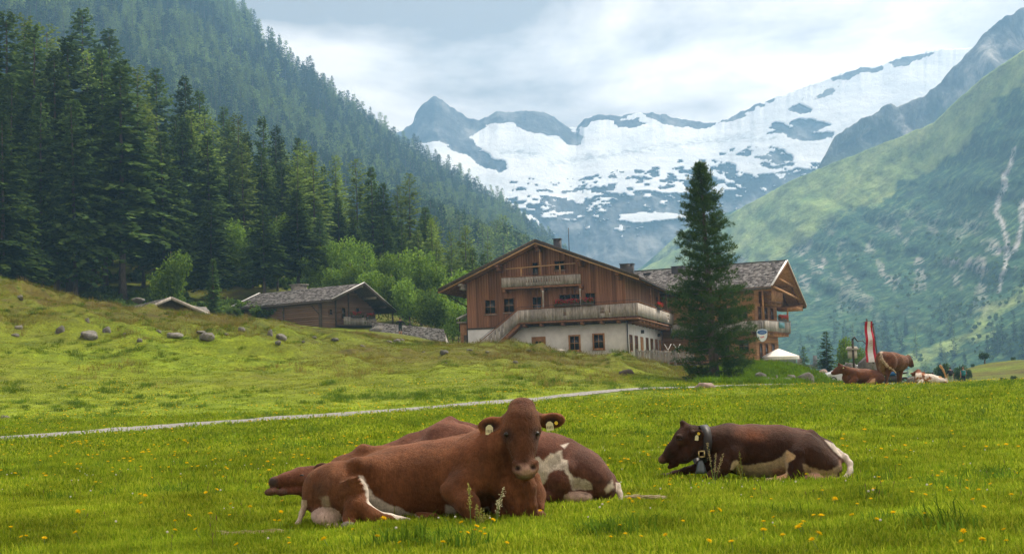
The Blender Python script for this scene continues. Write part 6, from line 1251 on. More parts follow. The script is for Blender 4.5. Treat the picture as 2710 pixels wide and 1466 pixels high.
stone(105, 732, 24, 36, 'tall pale boulder among the trunks at the forest edge', d=160); stone(1654, 982, 40, 18, 'dark brown rock in the grass below the fence', mat=plain('dark_rock', (.06, .045, .035), .95))
stone(1868, 1017, 44, 20, 'reddish boulder at the foot of the pine', mat=MAT_REDROCK)
for a, l in (((2012, 996, 32, 28), 'mossy boulder left of the wooden stake under the grassy bank'), ((2036, 1004, 40, 28), 'broad grey boulder beside the wooden stake'), ((2080, 1007, 40, 20), 'low flat boulder at the edge of the path'), ((2097, 998, 24, 26), 'narrow upright boulder in the bank wall'), ((2124, 997, 54, 38), 'largest angular boulder in the bank wall')): stone(*a, l, d=81.5, deep=30)
stone(2158, 1001, 46, 30, 'long boulder at the right end of the bank wall', d=86)
stone(2172, 990, 36, 44, 'tall reddish boulder standing above the silver car', d=126, mat=MAT_REDROCK); stone(2092, 972, 16, 28, 'short leaning stone on the grassy bank', d=88, tilt=-25); stone(2104, 980, 24, 8, 'flat slab lying at the foot of the leaning stone', d=88)
stone(2293, 962, 56, 88, 'huge rounded grey boulder behind the standing cow', d=88, deep=40); stone(2256, 972, 34, 46, 'grey boulder left of the huge one, behind the lying cow', d=89, deep=30)
stone(2411, 1004, 24, 28, 'pale round boulder left of the white cow', d=70); stone(2394, 1012, 16, 16, 'small pale boulder right of the standing cow', d=70); stone(2610, 964, 18, 8, 'grey rock under the round tree on the far hill', d=226)
# logs, posts, rails
def log_thing(px, py, L_, r, d, label, mat=MAT_DARKWOOD):
    d = hit(px, py+r, 70).y; b = P(px, py, d); S = d/FPX; root = thing('log', label, 'log', b); m = MB(); n = 9; xs = np.linspace(-L_/2*S, L_/2*S, n); rad = r*S*(1+.12*fbm(xs*3, xs*0, None, int(px), 2)); m.tube(np.stack([xs, .1*xs, 0*xs], 1), rad, 10); m.build('trunk', mat, root, True)
    for e in (0, -1): MB().tube([(xs[e], .1*xs[e], 0), (xs[e]+(-.02 if e == 0 else .02), .1*xs[e], 0)], r*S*.85, 10).build('cut_end', MAT_GREYWOOD, root)
log_thing(2082, 956, 46, 7, 108, 'thick mossy log lying in front of the parasol', wood_mat('mossy_bark', (.05, .055, .03), (.10, .105, .06), (.17, .16, .11))); log_thing(2146, 969, 30, 5, 104, 'short dark log on the bank right of the flower post')
MB_ = lambda: MB()
def post_thing(name, px, y0, y1, w_, d, label, mat, cat, cap=False):
    d = hit(px, y1, 60).y; b = P(px, y1, d); S = d/FPX; root = thing(name, label, cat, b); h = (y1-y0)*S; q = w_*S/2
    m = MB(); m.hexa([(-q, -q, -.3), (q, -q, -.3), (q, q, -.3), (-q, q, -.3), (-q*.8, -q*.8, h), (q*.8, -q*.8, h*.96), (q*.8, q*.8, h*.97), (-q*.8, q*.8, h)]); m.build('shaft', mat, root); return root, h, q
r_, h, q = post_thing('stone_post', 2117, 948, 968, 13, 104, 'square stone post carrying a pot of red flowers beside the parasol', MAT_REDROCK, 'post')
MB().tube([(0, 0, h), (0, 0, h+.18)], [.16, .2], 10).build('pot', MAT_REDROCK, r_); g = np.random.default_rng(3); n = 240; p = np.array([0, 0, h+.32])+g.normal(0, .12, (n, 3)); D = unit(g.normal(0, 1, (n, 3))); V, F = blades(p, D, np.full(n, .09), np.full(n, .035), unit(np.cross(D, g.normal(0, 1, (n, 3))))); ob('leaves', mesh_np('leaves', V[:4*180], F[:180]), MAT_GERAN, r_); ob('blossoms', mesh_np('blossoms', V[4*180:], F[180:]-720), MAT_RED, r_)
r_, h, q = post_thing('gate_post', 2158, 940, 972, 11, 100, 'rough stone post with a wooden rail running right to the young spruce', MAT_ROCK, 'post'); MB().tube([(.1, 0, h*.66), (1.9, .2, h*.64)], .06, 7).build('rail', MAT_FENCEW, r_, True)
post_thing('stake', 2057, 992, 1017, 5, 80, 'short weathered stake between the boulders by the path', MAT_FENCEW, 'stake')
b = P(1478, 934, 108); bx_ = thing('wooden_box', 'small weathered wooden box in the grass before the chalet wall', 'box', b, rz=.3); MB().box((-.33, -.25, -.3), (.33, .25, .15)).build('crate', MAT_GREYWOOD, bx_); MB().hexa([(-.4, -.3, .15), (.4, -.3, .15), (.4, .3, .26), (-.4, .3, .26), (-.4, -.3, .19), (.4, -.3, .19), (.4, .3, .3), (-.4, .3, .3)]).build('lid', MAT_GREYWOOD, bx_)
# picket fence beside the house
def picket_fence():
    a, b = P(1684, 958, 108), P(1838, 960, 112); root = thing('picket_fence', 'weathered grey picket fence beside the right corner of the chalet', 'fence', a)
    d = b-a; d[2] = 0; L_ = np.linalg.norm(d); d /= L_; g = random.Random(4); ang = math.atan2(d[1], d[0]); root.rotation_euler = (0, 0, ang)
    zb = lambda s: (b[2]-a[2])*s/L_
    for s in (0.06, 1.72, 3.4, 4.2): unit_box('post', (s-.07, -.07, zb(s)-.6), (s+.07, .07, zb(s)+1.0), MAT_FENCEW, root)
    for z in (.25, .82): MB().beam((0, -.05, zb(0)+z), (L_, -.05, zb(L_)+z), .05, .09).build('rail', MAT_FENCEW, root)
    s = .16
    while s < L_-.1:
        o = unit_box('picket', (s-.05, -.10, zb(s)+.02), (s+.05, -.076, zb(s)+g.uniform(.78, .96)), MAT_FENCEW, root); o.rotation_euler = (0, g.uniform(-.04, .04), 0); s += g.uniform(.145, .175)
picket_fence()
for i, (px, l) in enumerate(((1768, 'left pair of crossed white deck-chair legs behind the picket fence'), (1792, 'right pair of crossed white deck-chair legs behind the picket fence'))):
    b = P(px, 930, 118); r_ = thing('deck_chair', l, 'deck chair', b)
    for s in (-1, 1): MB().beam((-.3*s, .02*s, -.5), (.28*s, .02*s, .62), .05, .05, up=(0, 1, 0)).build('leg', MAT_PLASTER, r_)
    MB().beam((-.1, -.3, .05), (-.1, .3, .05), .05, .05).build('cross_bar', MAT_PLASTER, r_)
# green sheet with a grey chute
def slide():
    b = P(1835, 1000, 92); S = 92/FPX; root = thing('garden_slide', 'bright green plastic slide with grey chute left of the pine trunk', 'slide', b)
    g = MB(); pts = [(-.68, .5), (-.45, .66), (-.2, .6), (-.05, .7), (.18, .66), (.35, .3), (.5, -.1), (.55, -.3), (.28, -.2), (.12, .15), (-.1, .25), (-.35, .2), (-.62, .25)]
    g.prism(pts, -.22, .1, lambda p, z: (p[0], z, p[1])); g.build('green_shell', plain('green_plastic', (.01, .26, .07), .35, .5, var=.2, nscale=3), root)
    c = MB(); pts = [(.2, .66), (.42, .5), (.62, .1), (.78, -.35), (.56, -.35), (.38, .22)]; c.prism(pts, -.3, .25, lambda p, z: (p[0], z, p[1])); c.build('chute', plain('grey_plastic', (.30, .31, .31), .45), root)
    MB().beam((.0, -.1, .7), (.25, -.1, .82), .05, .04).build('grip', MAT_PLASTER, root)
slide()
# parasol
b = P(2062, 958, 136); par = thing('parasol', 'large white parasol showing behind the right-hand house', 'parasol', b); S = 136/FPX; hz0 = (958-948)*S; hz1 = (958-922)*S; n = 8; rad = 1.95
rim = [(rad*math.cos(k*math.pi/4+.39), rad*math.sin(k*math.pi/4+.39), hz0+.15) for k in range(n)]; m = MB(); m.add(rim+[(0, 0, hz1)], None, [[k, (k+1) % n, n] for k in range(n)]); m.add(rim+[(x*1.0, y*1.0, z-.28) for x, y, z in rim], [[k, (k+1) % n, n+(k+1) % n, n+k] for k in range(n)]); m.build('canopy', plain('white_canvas', (.75, .73, .70), .8), par); MB().tube([(0, 0, -.8), (0, 0, hz1)], .04, 8).build('pole', MAT_GREYWOOD, par)
for k in range(n): MB().beam((0, 0, hz1-.05), np.array(rim[k])*[.96, .96, 1]-[0, 0, .03], .03, .03).build('rib', MAT_GREYWOOD, par)
# lantern shrine with bent arm
b = P(2257, 962, 86); S = 86/FPX; la = thing('lantern_shrine', 'pale boxed lantern on a dark post with a bent iron arm', 'lantern', b); hh_ = lambda y: (962-y)*S
MB().box((-.24, -.2, hh_(948)), (.24, .2, hh_(926))).build('case', plain('pale_case', (.55, .52, .44), .6), la); MB().hexa([(-.36, -.3, hh_(926)), (.36, -.3, hh_(926)), (.36, .3, hh_(926)), (-.36, .3, hh_(926)), (-.24, -.2, hh_(917)), (.24, -.2, hh_(917)), (.24, .2, hh_(917)), (-.24, .2, hh_(917))]).build('cap', plain('stone_cap', (.36, .34, .29), .8), la)
MB().box((-.06, -.26, hh_(975)), (.06, -.203, hh_(897))).build('post', MAT_DARKWOOD, la); MB().tube([(-.02, -.23, hh_(900)), (.12, -.23, hh_(893)), (.3, -.23, hh_(904)), (.6, -.23, hh_(903)), (.95, -.23, hh_(918)), (1.15, -.23, hh_(926))], [.07, .07, .035, .03, .03, .02], 7).build('arm', MAT_METAL, la)
# flags
def banner(): 
    d = 84; S = d/FPX; b = P(2308, 962, d); root = thing('banner_flag', 'red-white-red vertical banner hanging from a leaning dark pole behind the cows', 'flag', b); f = lambda x, y, o: ((x-2308)*S, o, (962-y)*S)
    rows = np.linspace(851, 958, 24)
    t0 = lambda y: (y-851)/107
    for nm_, (xa0, xb0), (xa1, xb1), col in (('red_stripe', (2295, 2301), (2292, 2298), (.42, .012, .03)), ('white_stripe', (2301, 2309), (2298, 2314), (.68, .66, .68)), ('red_stripe', (2309, 2314), (2314, 2322), (.38, .012, .03))):
        V, q = [], []
        for i, y in enumerate(rows):
            k = t0(y); a_, b_ = xa0+(xa1-xa0)*k, xb0+(xb1-xb0)*k; wv = .10*math.sin(y*.11)
            V += [f(a_, y, wv+.05*math.sin(a_*.6)), f(b_, y, wv+.05*math.sin(b_*.6))]
            if i: q.append([2*i-2, 2*i-1, 2*i+1, 2*i])
        n = len(V); V2 = V+[(x, y+.012, z) for x, y, z in V]; q2 = q+[[c+n for c in r[::-1]] for r in q]
        MB().add(V2, q2).build(nm_, plain('flag_cloth', col, .8, var=.1), root)
    for i, (y, xx) in enumerate(((902, 2306), (908, 2305), (913, 2307))): MB().beam(f(xx-3, y+2, -.16), f(xx+5, y-1, -.16), .012, .05, up=(0, 1, 0)).build('emblem_mark', plain('emblem_red', (.42, .03, .05), .8), root)
    MB().tube([f(2301.5, 843, .16), f(2311, 935, .2), f(2314, 962, .2)], .05, 7).build('pole', MAT_DARKWOOD, root); MB().tube([f(2294, 851.5, .05), f(2315, 850.5, .05)], .025, 6).build('top_bar', MAT_DARKWOOD, root)
banner()
b = P(2322, 962, 86); r_ = thing('flagpole', 'bare dark pole leaning just right of the banner', 'flagpole', b); S = 86/FPX; MB().tube([(-.14, 0, 102*S), (0, 0, 30*S), (.05, 0, -.3)], .045, 7).build('pole', MAT_DARKWOOD, r_); MB().ell((-.14, 0, 102*S+.05), (.06, .06, .07), None, 8, 6).build('finial', MAT_METAL, r_)
# ------------------------------------------------------------------ small trees and bushes on the right
b = gp(2190, 145); plant(SLIM, b, zi(2190, 876, 145)-b.z, 'thin young spruce with sparse branches above the lying brown cow', 'spruce', None, 1.9, var=1)
b = gp(2240, 140); plant(BROAD, b, zi(2240, 886, 140)-b.z, 'small leafy tree behind the pale lantern', 'tree', None, .75)
b = gp(2278, 140); plant(BROAD, b, zi(2278, 916, 140)-b.z, 'low leafy tree between lantern and huge boulder', 'tree', None, .8)
b = gp(2132, 190); plant(SLIM, b, zi(2132, 916, 190)-b.z, 'pale spruce tip showing right of the parasol', 'spruce', None, 1.5)
BUSHK = kind('bush', 3, foliage_mat('bush_leaves', (.025, .055, .018), (.045, .09, .025), (.08, .13, .035), .35, .1), lambda s: leafy(s, 3, 1.9, 2200, .02, .20, 14, .8), .05, [101, 102, 103])
for px, ty, d, wd_, l in ((2450, 972, 150, 1.3, 'dark bush behind the white cow'), (2494, 952, 155, .8, 'tall narrow bush behind the raised tail'), (2428, 982, 140, 1.2, 'light bush left of the white cow head'), (2542, 958, 165, .9, 'dark bush above the left hiker'), (2562, 968, 170, .8, 'bush right of the hikers at the foot of the hill'), (2540, 1003, 142, .8, 'small bush between the two hikers'), (2615, 1000, 150, 1.5, 'wide dark bush by the path on the far right'), (2655, 1002, 152, 1.2, 'bush in the middle of the three by the right path'), (2682, 988, 158, 1.0, 'tall bush at the right end by the path'), (2682, 938, 228, .8, 'small dark bush on the skyline of the right hill'), (2575, 958, 220, 1.0, 'tiny bush left of the round tree on the hill'), (2385, 992, 120, 1.1, 'green bush seen under the standing cow head')):
    b = gp(px, d); plant(BUSHK, b-Vector((0, 0, .15)), max(zi(px, ty, d)-b.z, .8), l, 'bush', None, wd_)
b = gp(2606, 226); r_ = thing('round_tree', 'small flat-crowned tree alone on the right hill', 'tree', b); h = zi(2606, 936, 226)-b.z; MB().tube([(0, 0, -.2), (.05, 0, h*.35), (-.1, 0, h*.6)], [.16, .11, .06], 7).build('trunk', MAT_BARK, r_)
V, F = leafy(55, h*1.35, 1.35, 1800, .5, .2, 16, .6); V = V*[.8, .8, .9]; ob('crown', mesh_np('crown', V-[0, 0, h*.13], F), BUSHK.c[0].materials[0], r_)
# ------------------------------------------------------------------ car, motorbike, people
def car():
    c0 = gp(2215, 118); root = thing('car', 'silver car half hidden behind the lying brown cow', 'car', c0, rz=R(8)); z0 = max(zi(2200, 1031, 118)-c0.z, .0)
    x0 = P(2172, 1010, 118)[0]-c0.x      # front end, nose to the left
    pr = [(0, .28), (.0, .55), (.08, .72), (.5, .86), (1.05, .98), (1.75, 1.42), (2.3, 1.50), (3.2, 1.46), (3.9, 1.12), (4.1, .95), (4.12, .3)]
    def lay(ins, zc): return [(x0+x, ins*(1 if True else 0)) for x, z in pr]
    m = MB(); n = len(pr)
    V = []
    for sy, wf in ((-1, 0), (-1, 1), (1, 1), (1, 0)):
        for x, z in pr: wd_ = .84-(.16*max(0, (z-.95)/.5)); V.append((x0+x, sy*wd_*(1 if wf == 0 else .86), z0+z+(0 if wf == 0 else .04)))
    q = []
    for k in range(3):
        for i in range(n-1): q.append([k*n+i, k*n+i+1, (k+1)*n+i+1, (k+1)*n+i])
    m.add(V, q); c = n*4
    for k in (0, 3): m.add([V[k*n+i] for i in range(n)]+[(x0+2, V[k*n][1], z0+.5)], None, [[i, (i+1) % n, n] if k == 0 else [(i+1) % n, i, n] for i in range(n)])
    body = m.build('body', plain('silver_paint', (.50, .51, .53), .3, .5, .35, var=.03), root)
    gl = plain('car_glass', (.03, .10, .09), .08, .6, 0, var=0)
    for s in (-1, 1):
        yy = s*.79
        MB().add([(x0+1.25, yy, z0+1.02), (x0+3.6, yy, z0+1.05), (x0+3.1, s*.71, z0+1.40), (x0+1.9, s*.71, z0+1.40)], [[0, 1, 2, 3]]).build('side_window', gl, root)
        MB().ell((x0+1.45, s*.92, z0+1.08), (.09, .1, .08), None, 8, 6).build('mirror', MAT_METAL, root); MB().ell((x0+.12, s*.6, z0+.66), (.12, .16, .07), None, 8, 6).build('headlight', plain('lamp_glass', (.6, .62, .62), .15, .6), root)
        for xx in (.75, 3.3):
            w_ = MB().tube([(x0+xx, s*.72, z0+.31), (x0+xx, s*.86, z0+.31)], .31, 16).build('wheel', MAT_STRAP, root); MB().tube([(x0+xx, s*.86, z0+.31), (x0+xx, s*.875, z0+.31)], .19, 12).build('rim', plain('alloy', (.45, .45, .46), .4, .5, .7), w_)
    MB().add([(x0+1.07, -.72, z0+1.025), (x0+1.07, .72, z0+1.025), (x0+1.70, .62, z0+1.45), (x0+1.70, -.62, z0+1.45)], [[0, 1, 2, 3]]).build('windscreen', gl, root)
car()
def bike():
    b = gp(2362, 76); root = thing('motorbike', 'parked dark motorbike with white fairing seen between the legs of the standing cow', 'motorbike', b)
    for xx in (-.62, .68): 
        w_ = MB(); a = np.linspace(0, 2*math.pi, 19); w_.tube(np.stack([xx+.27*np.cos(a), 0*a, .31+.27*np.sin(a)], 1), .06, 6, False); w_.build('wheel', MAT_STRAP, root)
    MB().ell((.05, 0, .55), (.55, .16, .2), None, 12, 8).build('engine', MAT_METAL, root); MB().ell((.0, 0, .85), (.3, .18, .15), None, 12, 8).build('tank', plain('blue_paint', (.02, .12, .35), .3, .5), root); MB().ell((-.45, 0, .88), (.22, .22, .22), None, 12, 8).build('fairing', plain('white_paint', (.7, .72, .75), .3, .5), root); MB().ell((.5, 0, .85), (.38, .14, .07), None, 10, 6).build('seat', MAT_STRAP, root); MB().tube([(-.4, -.34, 1.08), (-.33, 0, 1.02), (-.4, .34, 1.08)], .02, 6).build('handlebar', MAT_METAL, root)
bike()
t = NT('cloth_and_skin'); MAT_PERSON = t.bsdf(t.attr('col'), .8, t.noise(30, 4, .6, t.objc()), .3, .01, .15)
def person(px, d, H, label, yaw, top, legs, skin_legs, hair, pack=None, arms='down', z=None, hat=None, walk=.12, sleeves=True):
    b = gp(px, d) if z is None else Vector((P(px, 1000, d)[0], d, z)); root = thing('person', label, 'person', b, rz=yaw); k = H/1.75; A = lambda *p: np.array(p, float)*k; prm = []
    def C(p, r0, q, r1, kk=.04): prm.append(('c', (A(*p), r0*k, A(*q), r1*k+1e-4), kk*k, 1))
    C((0, 0, 1.02), .14, (0, -.01, 1.28), .165); C((-.14, 0, 1.40), .075, (.14, 0, 1.40), .075, .06); C((0, 0, .95), .15, (0, 0, 1.05), .14)        # trunk
    C((0, 0, 1.42), .06, (0, -.02, 1.52), .055, .03); prm.append(('e', (A(0, -.03, 1.64), np.array([.082, .1, .12])*k, np.eye(3)), .03*k, 1)); C((0, -.115, 1.63), .018, (0, -.125, 1.61), .02, .02)     # head, nose
    for s in (-1, 1):
        st = walk*s; kn = (s*.095, -st*.6-.03, .5); an = (s*.095, -st*1.1+.02, .09)
        C((s*.09, 0, .93), .095, kn, .066); C(kn, .062, (s*.095, (kn[1]+an[1])/2+.02, .32), .058); C((s*.095, (kn[1]+an[1])/2+.02, .32), .056, an, .04); C((an[0], an[1]+.02, .045), .045, (an[0], an[1]-.15, .035), .035)
        sh = (s*.2, 0, 1.40)
        if arms == 'camera': el = (s*.40, -.06, 1.26); ha = (s*.14, -.28, 1.42)
        elif arms == 'hips': el = (s*.36, .06, 1.16); ha = (s*.22, -.08, 1.02)
        else: el = (s*.27, .03+st*.4, 1.13); ha = (s*.27, -.08+st, .90)
        C(sh, .062, el, .045); C(el, .043, ha, .03); hd = unit(np.array(ha)-np.array(el)); C(ha, .032, tuple(np.array(ha)+hd*.07), .034, .02)
        for f_ in range(4): q0 = np.array(ha)+hd*.08+np.array([0, (f_-1.5)*.02, 0]); C(tuple(q0), .010, tuple(q0+hd*(.07-.008*abs(f_-1.5))+[0, -.02, -.01]), .008, .008)
        q0 = np.array(ha)+hd*.03+np.array([0, -.035, 0]); C(tuple(q0), .011, tuple(q0+hd*.045+[0, -.02, 0]), .009, .008)
    V, Q = grow(prm, .016*k); me = mesh_np('body', V, Q, True); h = V[:, 2]/k; ax = np.abs(V[:, 0])/k; c = np.tile(np.array((.42, .22, .15)), (len(V), 1))
    c[(h < 1.46) & (h > .95) & ((ax < .24) | (sleeves & (h > 1.16)))] = top; c[(h <= .98) & (ax < .22) & (h > (.45 if skin_legs else .1))] = legs; c[h < .085] = (.05, .04, .035); vcol(me, c); ob('body', me, MAT_PERSON, root)
    m = MB(); m.ell(A(0, .0, 1.675), A(.09, .105, .1), None, 12, 8, .08, 3); m.build('hair', plain('hair', hair, .8), root, True)
    if hat: MB().tube([A(0, -.02, 1.70), A(0, -.02, 1.73)], .17*k, 12).build('hat', plain('hat', hat, .8), root)
    if pack is not None:
        p_ = MB(); p_.ell(A(0, .2, 1.2), A(.17, .11, .27), None, 12, 10, .06, 5); p_ = p_.build('backpack', plain('pack', pack, .7), root, True); MB().ell(A(0, .31, 1.12), A(.11, .05, .12), None, 10, 8).build('pocket', plain('pack_pocket', tuple(v*1.3 for v in pack), .7), p_, True)
    return root
person(1063, 140, 1.76, 'man in black shirt and dark shorts holding something to his face, beside the low shed', R(180), (.008, .009, .014), (.03, .045, .045), True, (.02, .015, .012), None, 'camera', z=zi(1063, 888, 140), walk=.03)
person(2516, 132, 1.8, 'hiker in black shirt with dark backpack and pale green trousers, left of two', R(172), (.012, .012, .016), (.30, .38, .28), False, (.03, .022, .018), (.016, .014, .022), 'down', z=zi(2516, 1023, 132))
person(2550, 128, 1.72, 'hiker with teal backpack, navy shorts and bare legs, right of two', R(185), (.02, .16, .17), (.015, .02, .04), True, (.16, .09, .05), (.02, .17, .18), 'down', z=zi(2550, 1022, 128), sleeves=False, hat=None)
person(2469, 112, 1.75, 'person in blue shirt, only head and shoulders showing behind the white cow', R(180), (.03, .20, .45), (.1, .1, .12), False, (.03, .02, .015), None, 'down', z=zi(2469, 985, 112)-1.75, walk=.02)
# ------------------------------------------------------------------ grass, flowers and weeds
def tuft(seed, n, hgt, wd, spread, lean=.5):
    g = np.random.default_rng(seed); p = np.stack([g.normal(0, spread, n), g.normal(0, spread, n), np.full(n, -.01)], 1); a = g.uniform(0, 6.28, n); L_ = hgt*g.uniform(.45, 1.25, n); ln = lean*g.uniform(.2, 1.3, n)
    d = np.stack([np.cos(a), np.sin(a), 0*a], 1); sv = np.stack([-np.sin(a), np.cos(a), 0*a], 1)*(wd*g.uniform(.6, 1.3, n))[:, None]
    m = p+d*(L_*ln*.35)[:, None]+[0, 0, 1]*(L_*.6)[:, None]; t_ = p+d*(L_*ln)[:, None]+[0, 0, 1]*(L_*(1-.3*ln))[:, None]
    V = np.stack([p-sv*.8, p+sv*.8, m+sv*.75, m-sv*.75, t_], 1).reshape(-1, 3); i = np.arange(n)[:, None]*5
    return V, np.concatenate([i, i+1, i+2, i+3], 1), np.concatenate([i+3, i+2, i+4], 1)
def grass_mat(name, c0, c1, c2, trans=.45, dry=.72):
    t = NT(name); p = t.pos(); i = t.island(); c = t.ramp(i, (0, c0), (.55, c1), (1, c2)); big = t.noise(.22, 4, .6, p); mid = t.noise(1.3, 4, .6, p)
    c = t.mix(t.rng(big, .35, .65), t.mix(.55, c, (.12, .20, .012)), c)
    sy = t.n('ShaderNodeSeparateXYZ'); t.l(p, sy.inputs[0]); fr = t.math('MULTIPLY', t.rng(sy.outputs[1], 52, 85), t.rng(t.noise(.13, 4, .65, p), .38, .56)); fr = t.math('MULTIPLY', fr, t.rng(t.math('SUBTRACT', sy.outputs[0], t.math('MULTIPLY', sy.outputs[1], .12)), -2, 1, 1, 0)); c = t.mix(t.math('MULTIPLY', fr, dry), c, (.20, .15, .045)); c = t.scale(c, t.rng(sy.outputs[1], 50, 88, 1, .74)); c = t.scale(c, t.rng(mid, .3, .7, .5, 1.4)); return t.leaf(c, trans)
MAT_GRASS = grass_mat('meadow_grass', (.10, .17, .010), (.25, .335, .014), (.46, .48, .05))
MAT_DRY = grass_mat('dry_grass', (.16, .13, .03), (.27, .20, .055), (.36, .27, .10), .4); MAT_TUSS = grass_mat('dark_tussock', (.045, .11, .012), (.085, .165, .016), (.14, .22, .025), .45, .15)
def tm(name, mat, *a, **k): V, Q_, T_ = tuft(*a, **k); me = mesh_np(name, V, [Q_, T_]); me.materials.append(mat); return me
G1 = [tm('turf', MAT_GRASS, 200+k, 26, .056, .0034, .055) for k in range(4)]; G2 = [tm('turf', MAT_GRASS, 210+k, 28, .055, .0050, .11) for k in range(3)]; G3 = [tm('turf', MAT_GRASS, 220+k, 30, .055, .013, .22) for k in range(3)]
GD = [tm('straw', MAT_DRY, 230+k, 16, .30, .006, .14, .7) for k in range(3)]; GT = [tm('tussock', MAT_TUSS, 240+k, 60, .17, .006, .10, .9) for k in range(3)]
g = np.random.default_rng(77)
def field(d0, d1, n, a0=-.42, a1=.42):
    d = np.sqrt(g.uniform(d0*d0, d1*d1, n)); x = d*g.uniform(a0, a1, n); return x, d
def put(name, x, y, src, s, idx, label, dz=0):
    scatter(name, np.stack([x, y, gz(x, y)+dz], 1), src, g.uniform(0, 6.28, len(x)), s, idx, label, g.normal(0, .12, (len(x), 2)))
X_, Y_, S_, I_ = [], [], [], []
for d0, d1, n, k0, nk, s0, s1 in ((7.5, 14, 26000, 0, 4, .7, 1.25), (14, 26, 34000, 4, 3, .8, 1.3), (26, 48, 30000, 7, 3, .7, 1.15), (48, 108, 30000, 7, 3, .6, 1.05)):
    x, y = field(d0, d1, n); pd = path_dist(x, y); cl = fbm(x*.9, y*.9, None, 91, 3)
    ok = (pd > np.where(x/y > .0, .6, 1.25)+.5*g.random(n)) & ~((y > 66) & (x/y > .21)); x, y, cl = x[ok], y[ok], cl[ok]
    X_.append(x); Y_.append(y); S_.append(g.uniform(s0, s1, len(x))*(1+.45*cl)); I_.append(g.integers(k0, k0+nk, len(x)))
x, y, s, i = map(np.concatenate, (X_, Y_, S_, I_)); put('grass', x, y, G1+G2+G3, s, i, 'short bright green pasture grass of the meadow')
x, y = field(60, 106, 9000, -.40, .13); k = fbm(x*.25, y*.16, None, 44, 3) > .05+.25*(y < 78); x, y = x[k], y[k]; put('dry_grass', x, y, GD, g.uniform(.6, 1.3, len(x)), g.integers(0, 3, len(x)), 'straw-coloured tall grass along the top of the hill')
x, y = field(8.5, 62, 2600); k = (fbm(x*.35, y*.35, None, 66, 2) > .1) & (path_dist(x, y) > 1.2); x, y = x[k], y[k]; put('tussocks', x, y, GT, g.uniform(.4, 1.0, len(x))*(1+.004*y), g.integers(0, 3, len(x)), 'darker rank tussocks scattered over the meadow')
x, y = field(55, 108, 2600, -.40, .12); k = fbm(x*.3, y*.2, None, 67, 2) > .1; x, y = x[k], y[k]; put('hill_tussocks', x, y, GT+UND[:2], g.uniform(.7, 1.6, len(x)), g.integers(0, 3, len(x)), 'green tussocks on the hummocky hillside')
x, y = field(72, 92, 2600, .13, .235); k = (y > 80) | (x/y < .2); x, y = x[k], y[k]; GB = [tm('bank_turf', grass_mat('bank_green', (.07, .16, .012), (.13, .25, .018), (.20, .32, .03), .45, 0), 250+k, 60, .17, .008, .12, .9) for k in range(3)]
put('bank_grass', x, y, GB, g.uniform(1.2, 2.4, len(x)), g.integers(0, 3, len(x)), 'lush green grass on the bank behind the boulders')
# dandelions
MAT_YEL = foliage_mat('yellow_petals', (.66, .40, .005), (.78, .52, .008), (.85, .60, .02), .3, .1); MAT_STEM = plain('flower_stem', (.10, .16, .03), .7)
def head_mesh(seed):
    g2 = np.random.default_rng(seed); n = 26; a = np.arange(n)*2.4; e = np.linspace(.1, 1.0, n); D = unit(np.stack([np.cos(a), np.sin(a), .15+1.3*(1-e)], 1)); V, F = blades(np.zeros((n, 3))+[0, 0, -.004], D, .021*(.6+.5*e), np.full(n, .0042), unit(np.cross(D, [0, 0, 1.]))); me = mesh_np('flower_head', V, F); me.materials.append(MAT_YEL); return me
HEADS = [head_mesh(k) for k in range(3)]; STEMS = []
for k in range(3):
    g2 = np.random.default_rng(k); w_ = g2.normal(0, .012, 2); me = MB().tube([(0, 0, -.12), (w_[0]*.5, w_[1]*.5, -.06), (0, 0, -.002)], .0017, 4, False).mesh('stem'); me.materials.append(MAT_STEM); STEMS.append(me)
fg = np.random.default_rng(31); FL = []
for cx, cy, n, sx, sy in ((480, 1235, 22, 130, 45), (250, 1290, 16, 160, 40), (600, 1345, 14, 220, 50), (1255, 1415, 9, 30, 14), (1660, 1345, 12, 60, 40), (1790, 1265, 12, 50, 16), (2180, 1385, 20, 180, 60), (2450, 1300, 18, 160, 50), (1900, 1420, 12, 200, 40), (2400, 1250, 10, 120, 30), (1250, 1400, 6, 400, 40), (150, 1420, 9, 160, 30), (2600, 1420, 10, 100, 40), (850, 1440, 8, 150, 20), (1300, 1200, 14, 500, 40), (300, 1200, 14, 260, 25)):
    for _ in range(n): FL.append((cx+fg.normal(0, sx), cy+fg.normal(0, sy)))
FL = [(a, b) for a, b in FL if 0 < a < 2710 and 1130 < b < 1462][:190]
for a, b_ in FL:
    p = hit(a, b_+14); r_ = thing('dandelion', 'yellow dandelion flower standing in the meadow grass', 'flower', p+Vector((0, 0, fg.uniform(.05, .09))), 'yellow dandelions in the near meadow', fg.uniform(0, 6.28)); s = fg.uniform(.8, 1.35); r_.scale = (s, s, s); r_.rotation_euler = (fg.normal(.25, .25), fg.normal(0, .25), r_.rotation_euler[2]); k = int(fg.integers(0, 3)); ob('flower_head', HEADS[k], None, r_); ob('stem', STEMS[k], None, r_)
x, y = field(15, 66, 2600); k = (fbm(x*.2, y*.14, None, 12, 2) > -.05) & (path_dist(x, y) > 1.6); x, y = x[k], y[k]; put('far_dandelions', x, y, HEADS, g.uniform(1.0, 1.7, len(x))*(1+.008*y), g.integers(0, 3, len(x)), 'yellow dandelions dotted over the middle meadow', .10)
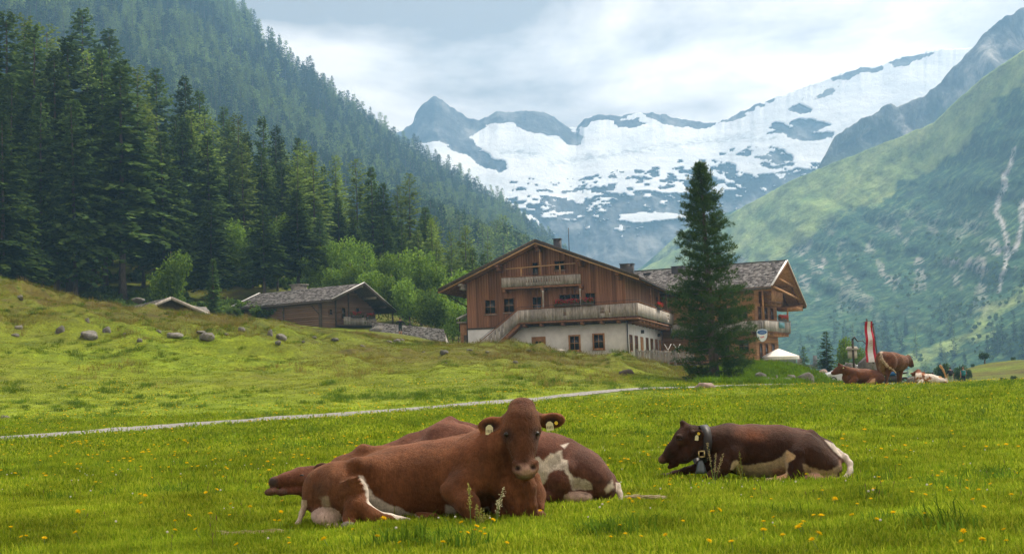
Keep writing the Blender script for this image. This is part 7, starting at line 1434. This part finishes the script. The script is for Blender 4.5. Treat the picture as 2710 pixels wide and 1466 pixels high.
# clover heads, plantain stalks
MAT_CLOVER = plain('clover_white', (.55, .52, .48), .8); CL = MB().ell((0, 0, 0), (.013, .013, .012), None, 7, 5).mesh('clover'); CL.materials.append(MAT_CLOVER); x, y = field(8.8, 22, 150); put('clover', x, y, [CL], g.uniform(.4, .8, len(x)), np.zeros(len(x), int), 'small white clover heads in the near grass', .07)
ST = MB().tube([(0, 0, 0), (.01, 0, .13), (.015, 0, .19)], .0014, 4, False).ell((.016, 0, .205), (.005, .005, .022), None, 6, 5).mesh('stalk'); ST.materials.append(plain('brown_stalk', (.12, .07, .035), .8)); x, y = field(8.8, 20, 230); put('seed_stalks', x, y, [ST], g.uniform(.35, .8, len(x)), np.zeros(len(x), int), 'thin brown seed stalks standing in the near grass')
# tall weeds before the cows
MAT_SORREL = foliage_mat('sorrel', (.24, .26, .05), (.34, .34, .08), (.42, .40, .14), .4, .1)
def weed(px, top, d, label, mat, n=70, seed=0, stems=1):
    b = gp(px, d); h = zi(px, top, d)-b.z; r_ = thing('weed', label, 'weed', b); g2 = np.random.default_rng(seed); sm = MB(); PV_, DV = [], []
    for k in range(stems):
        dx = g2.normal(0, .06*h*stems, 2) if stems > 1 else np.zeros(2); hh_ = h*(1 if k == 0 else g2.uniform(.5, .85)); sm.tube([(0, 0, -.02), (dx[0]*.4, dx[1]*.4, hh_*.5), (dx[0], dx[1], hh_)], [.004, .003, .0015], 5, False); f = g2.uniform(.45, 1, n)
        PV_.append(np.stack([dx[0]*f, dx[1]*f, hh_*f], 1)+g2.normal(0, .006, (n, 3))); DV.append(g2.normal(0, 1, (n, 3))+[0, 0, .6])
    p = np.concatenate(PV_); D = unit(np.concatenate(DV)); V, F = blades(p, D, g2.uniform(.012, .022, len(p)), np.full(len(p), .004), unit(np.cross(D, g2.normal(0, 1, D.shape)))); sm.build('stem', MAT_STEM, r_); ob('seeds', mesh_np('seeds', V, F), mat, r_)
weed(1246, 1284, 10.0, 'tall yellow-green sorrel spike in front of the russet cow foreleg', MAT_SORREL, 90, 1, 1); weed(1262, 1335, 9.95, 'low branching sorrel right of the tall spike', MAT_SORREL, 50, 2, 4); weed(1312, 1285, 9.95, 'pale seeding stalk before the chest of the russet cow', foliage_mat('pale_seed', (.4, .36, .22), (.5, .46, .3), (.6, .56, .4), .3, .1), 60, 3, 2); weed(1890, 1172, 15.1, 'tall dry weed before the collar of the dark cow', foliage_mat('dry_seed', (.2, .14, .07), (.34, .26, .14), (.45, .36, .22), .3, .1), 90, 4, 3); weed(1968, 1195, 15.1, 'dry weed in front of the pale belly of the dark cow', MAT_DRY, 60, 5, 2)
# ------------------------------------------------------------------ the air
hz = MB(); hz.box((-3200, -40, -60), (3400, 3260, 760))
t = NT('haze_air'); v_ = t.n('ShaderNodeVolumePrincipled'); v_.inputs['Color'].default_value = (.34, .64, 1, 1); v_.inputs['Density'].default_value = .00026
v_.inputs['Anisotropy'].default_value = .25
t.l(v_.outputs[0], t.out.inputs['Volume'])
haze = hz.build('haze', t.m, kind='stuff')
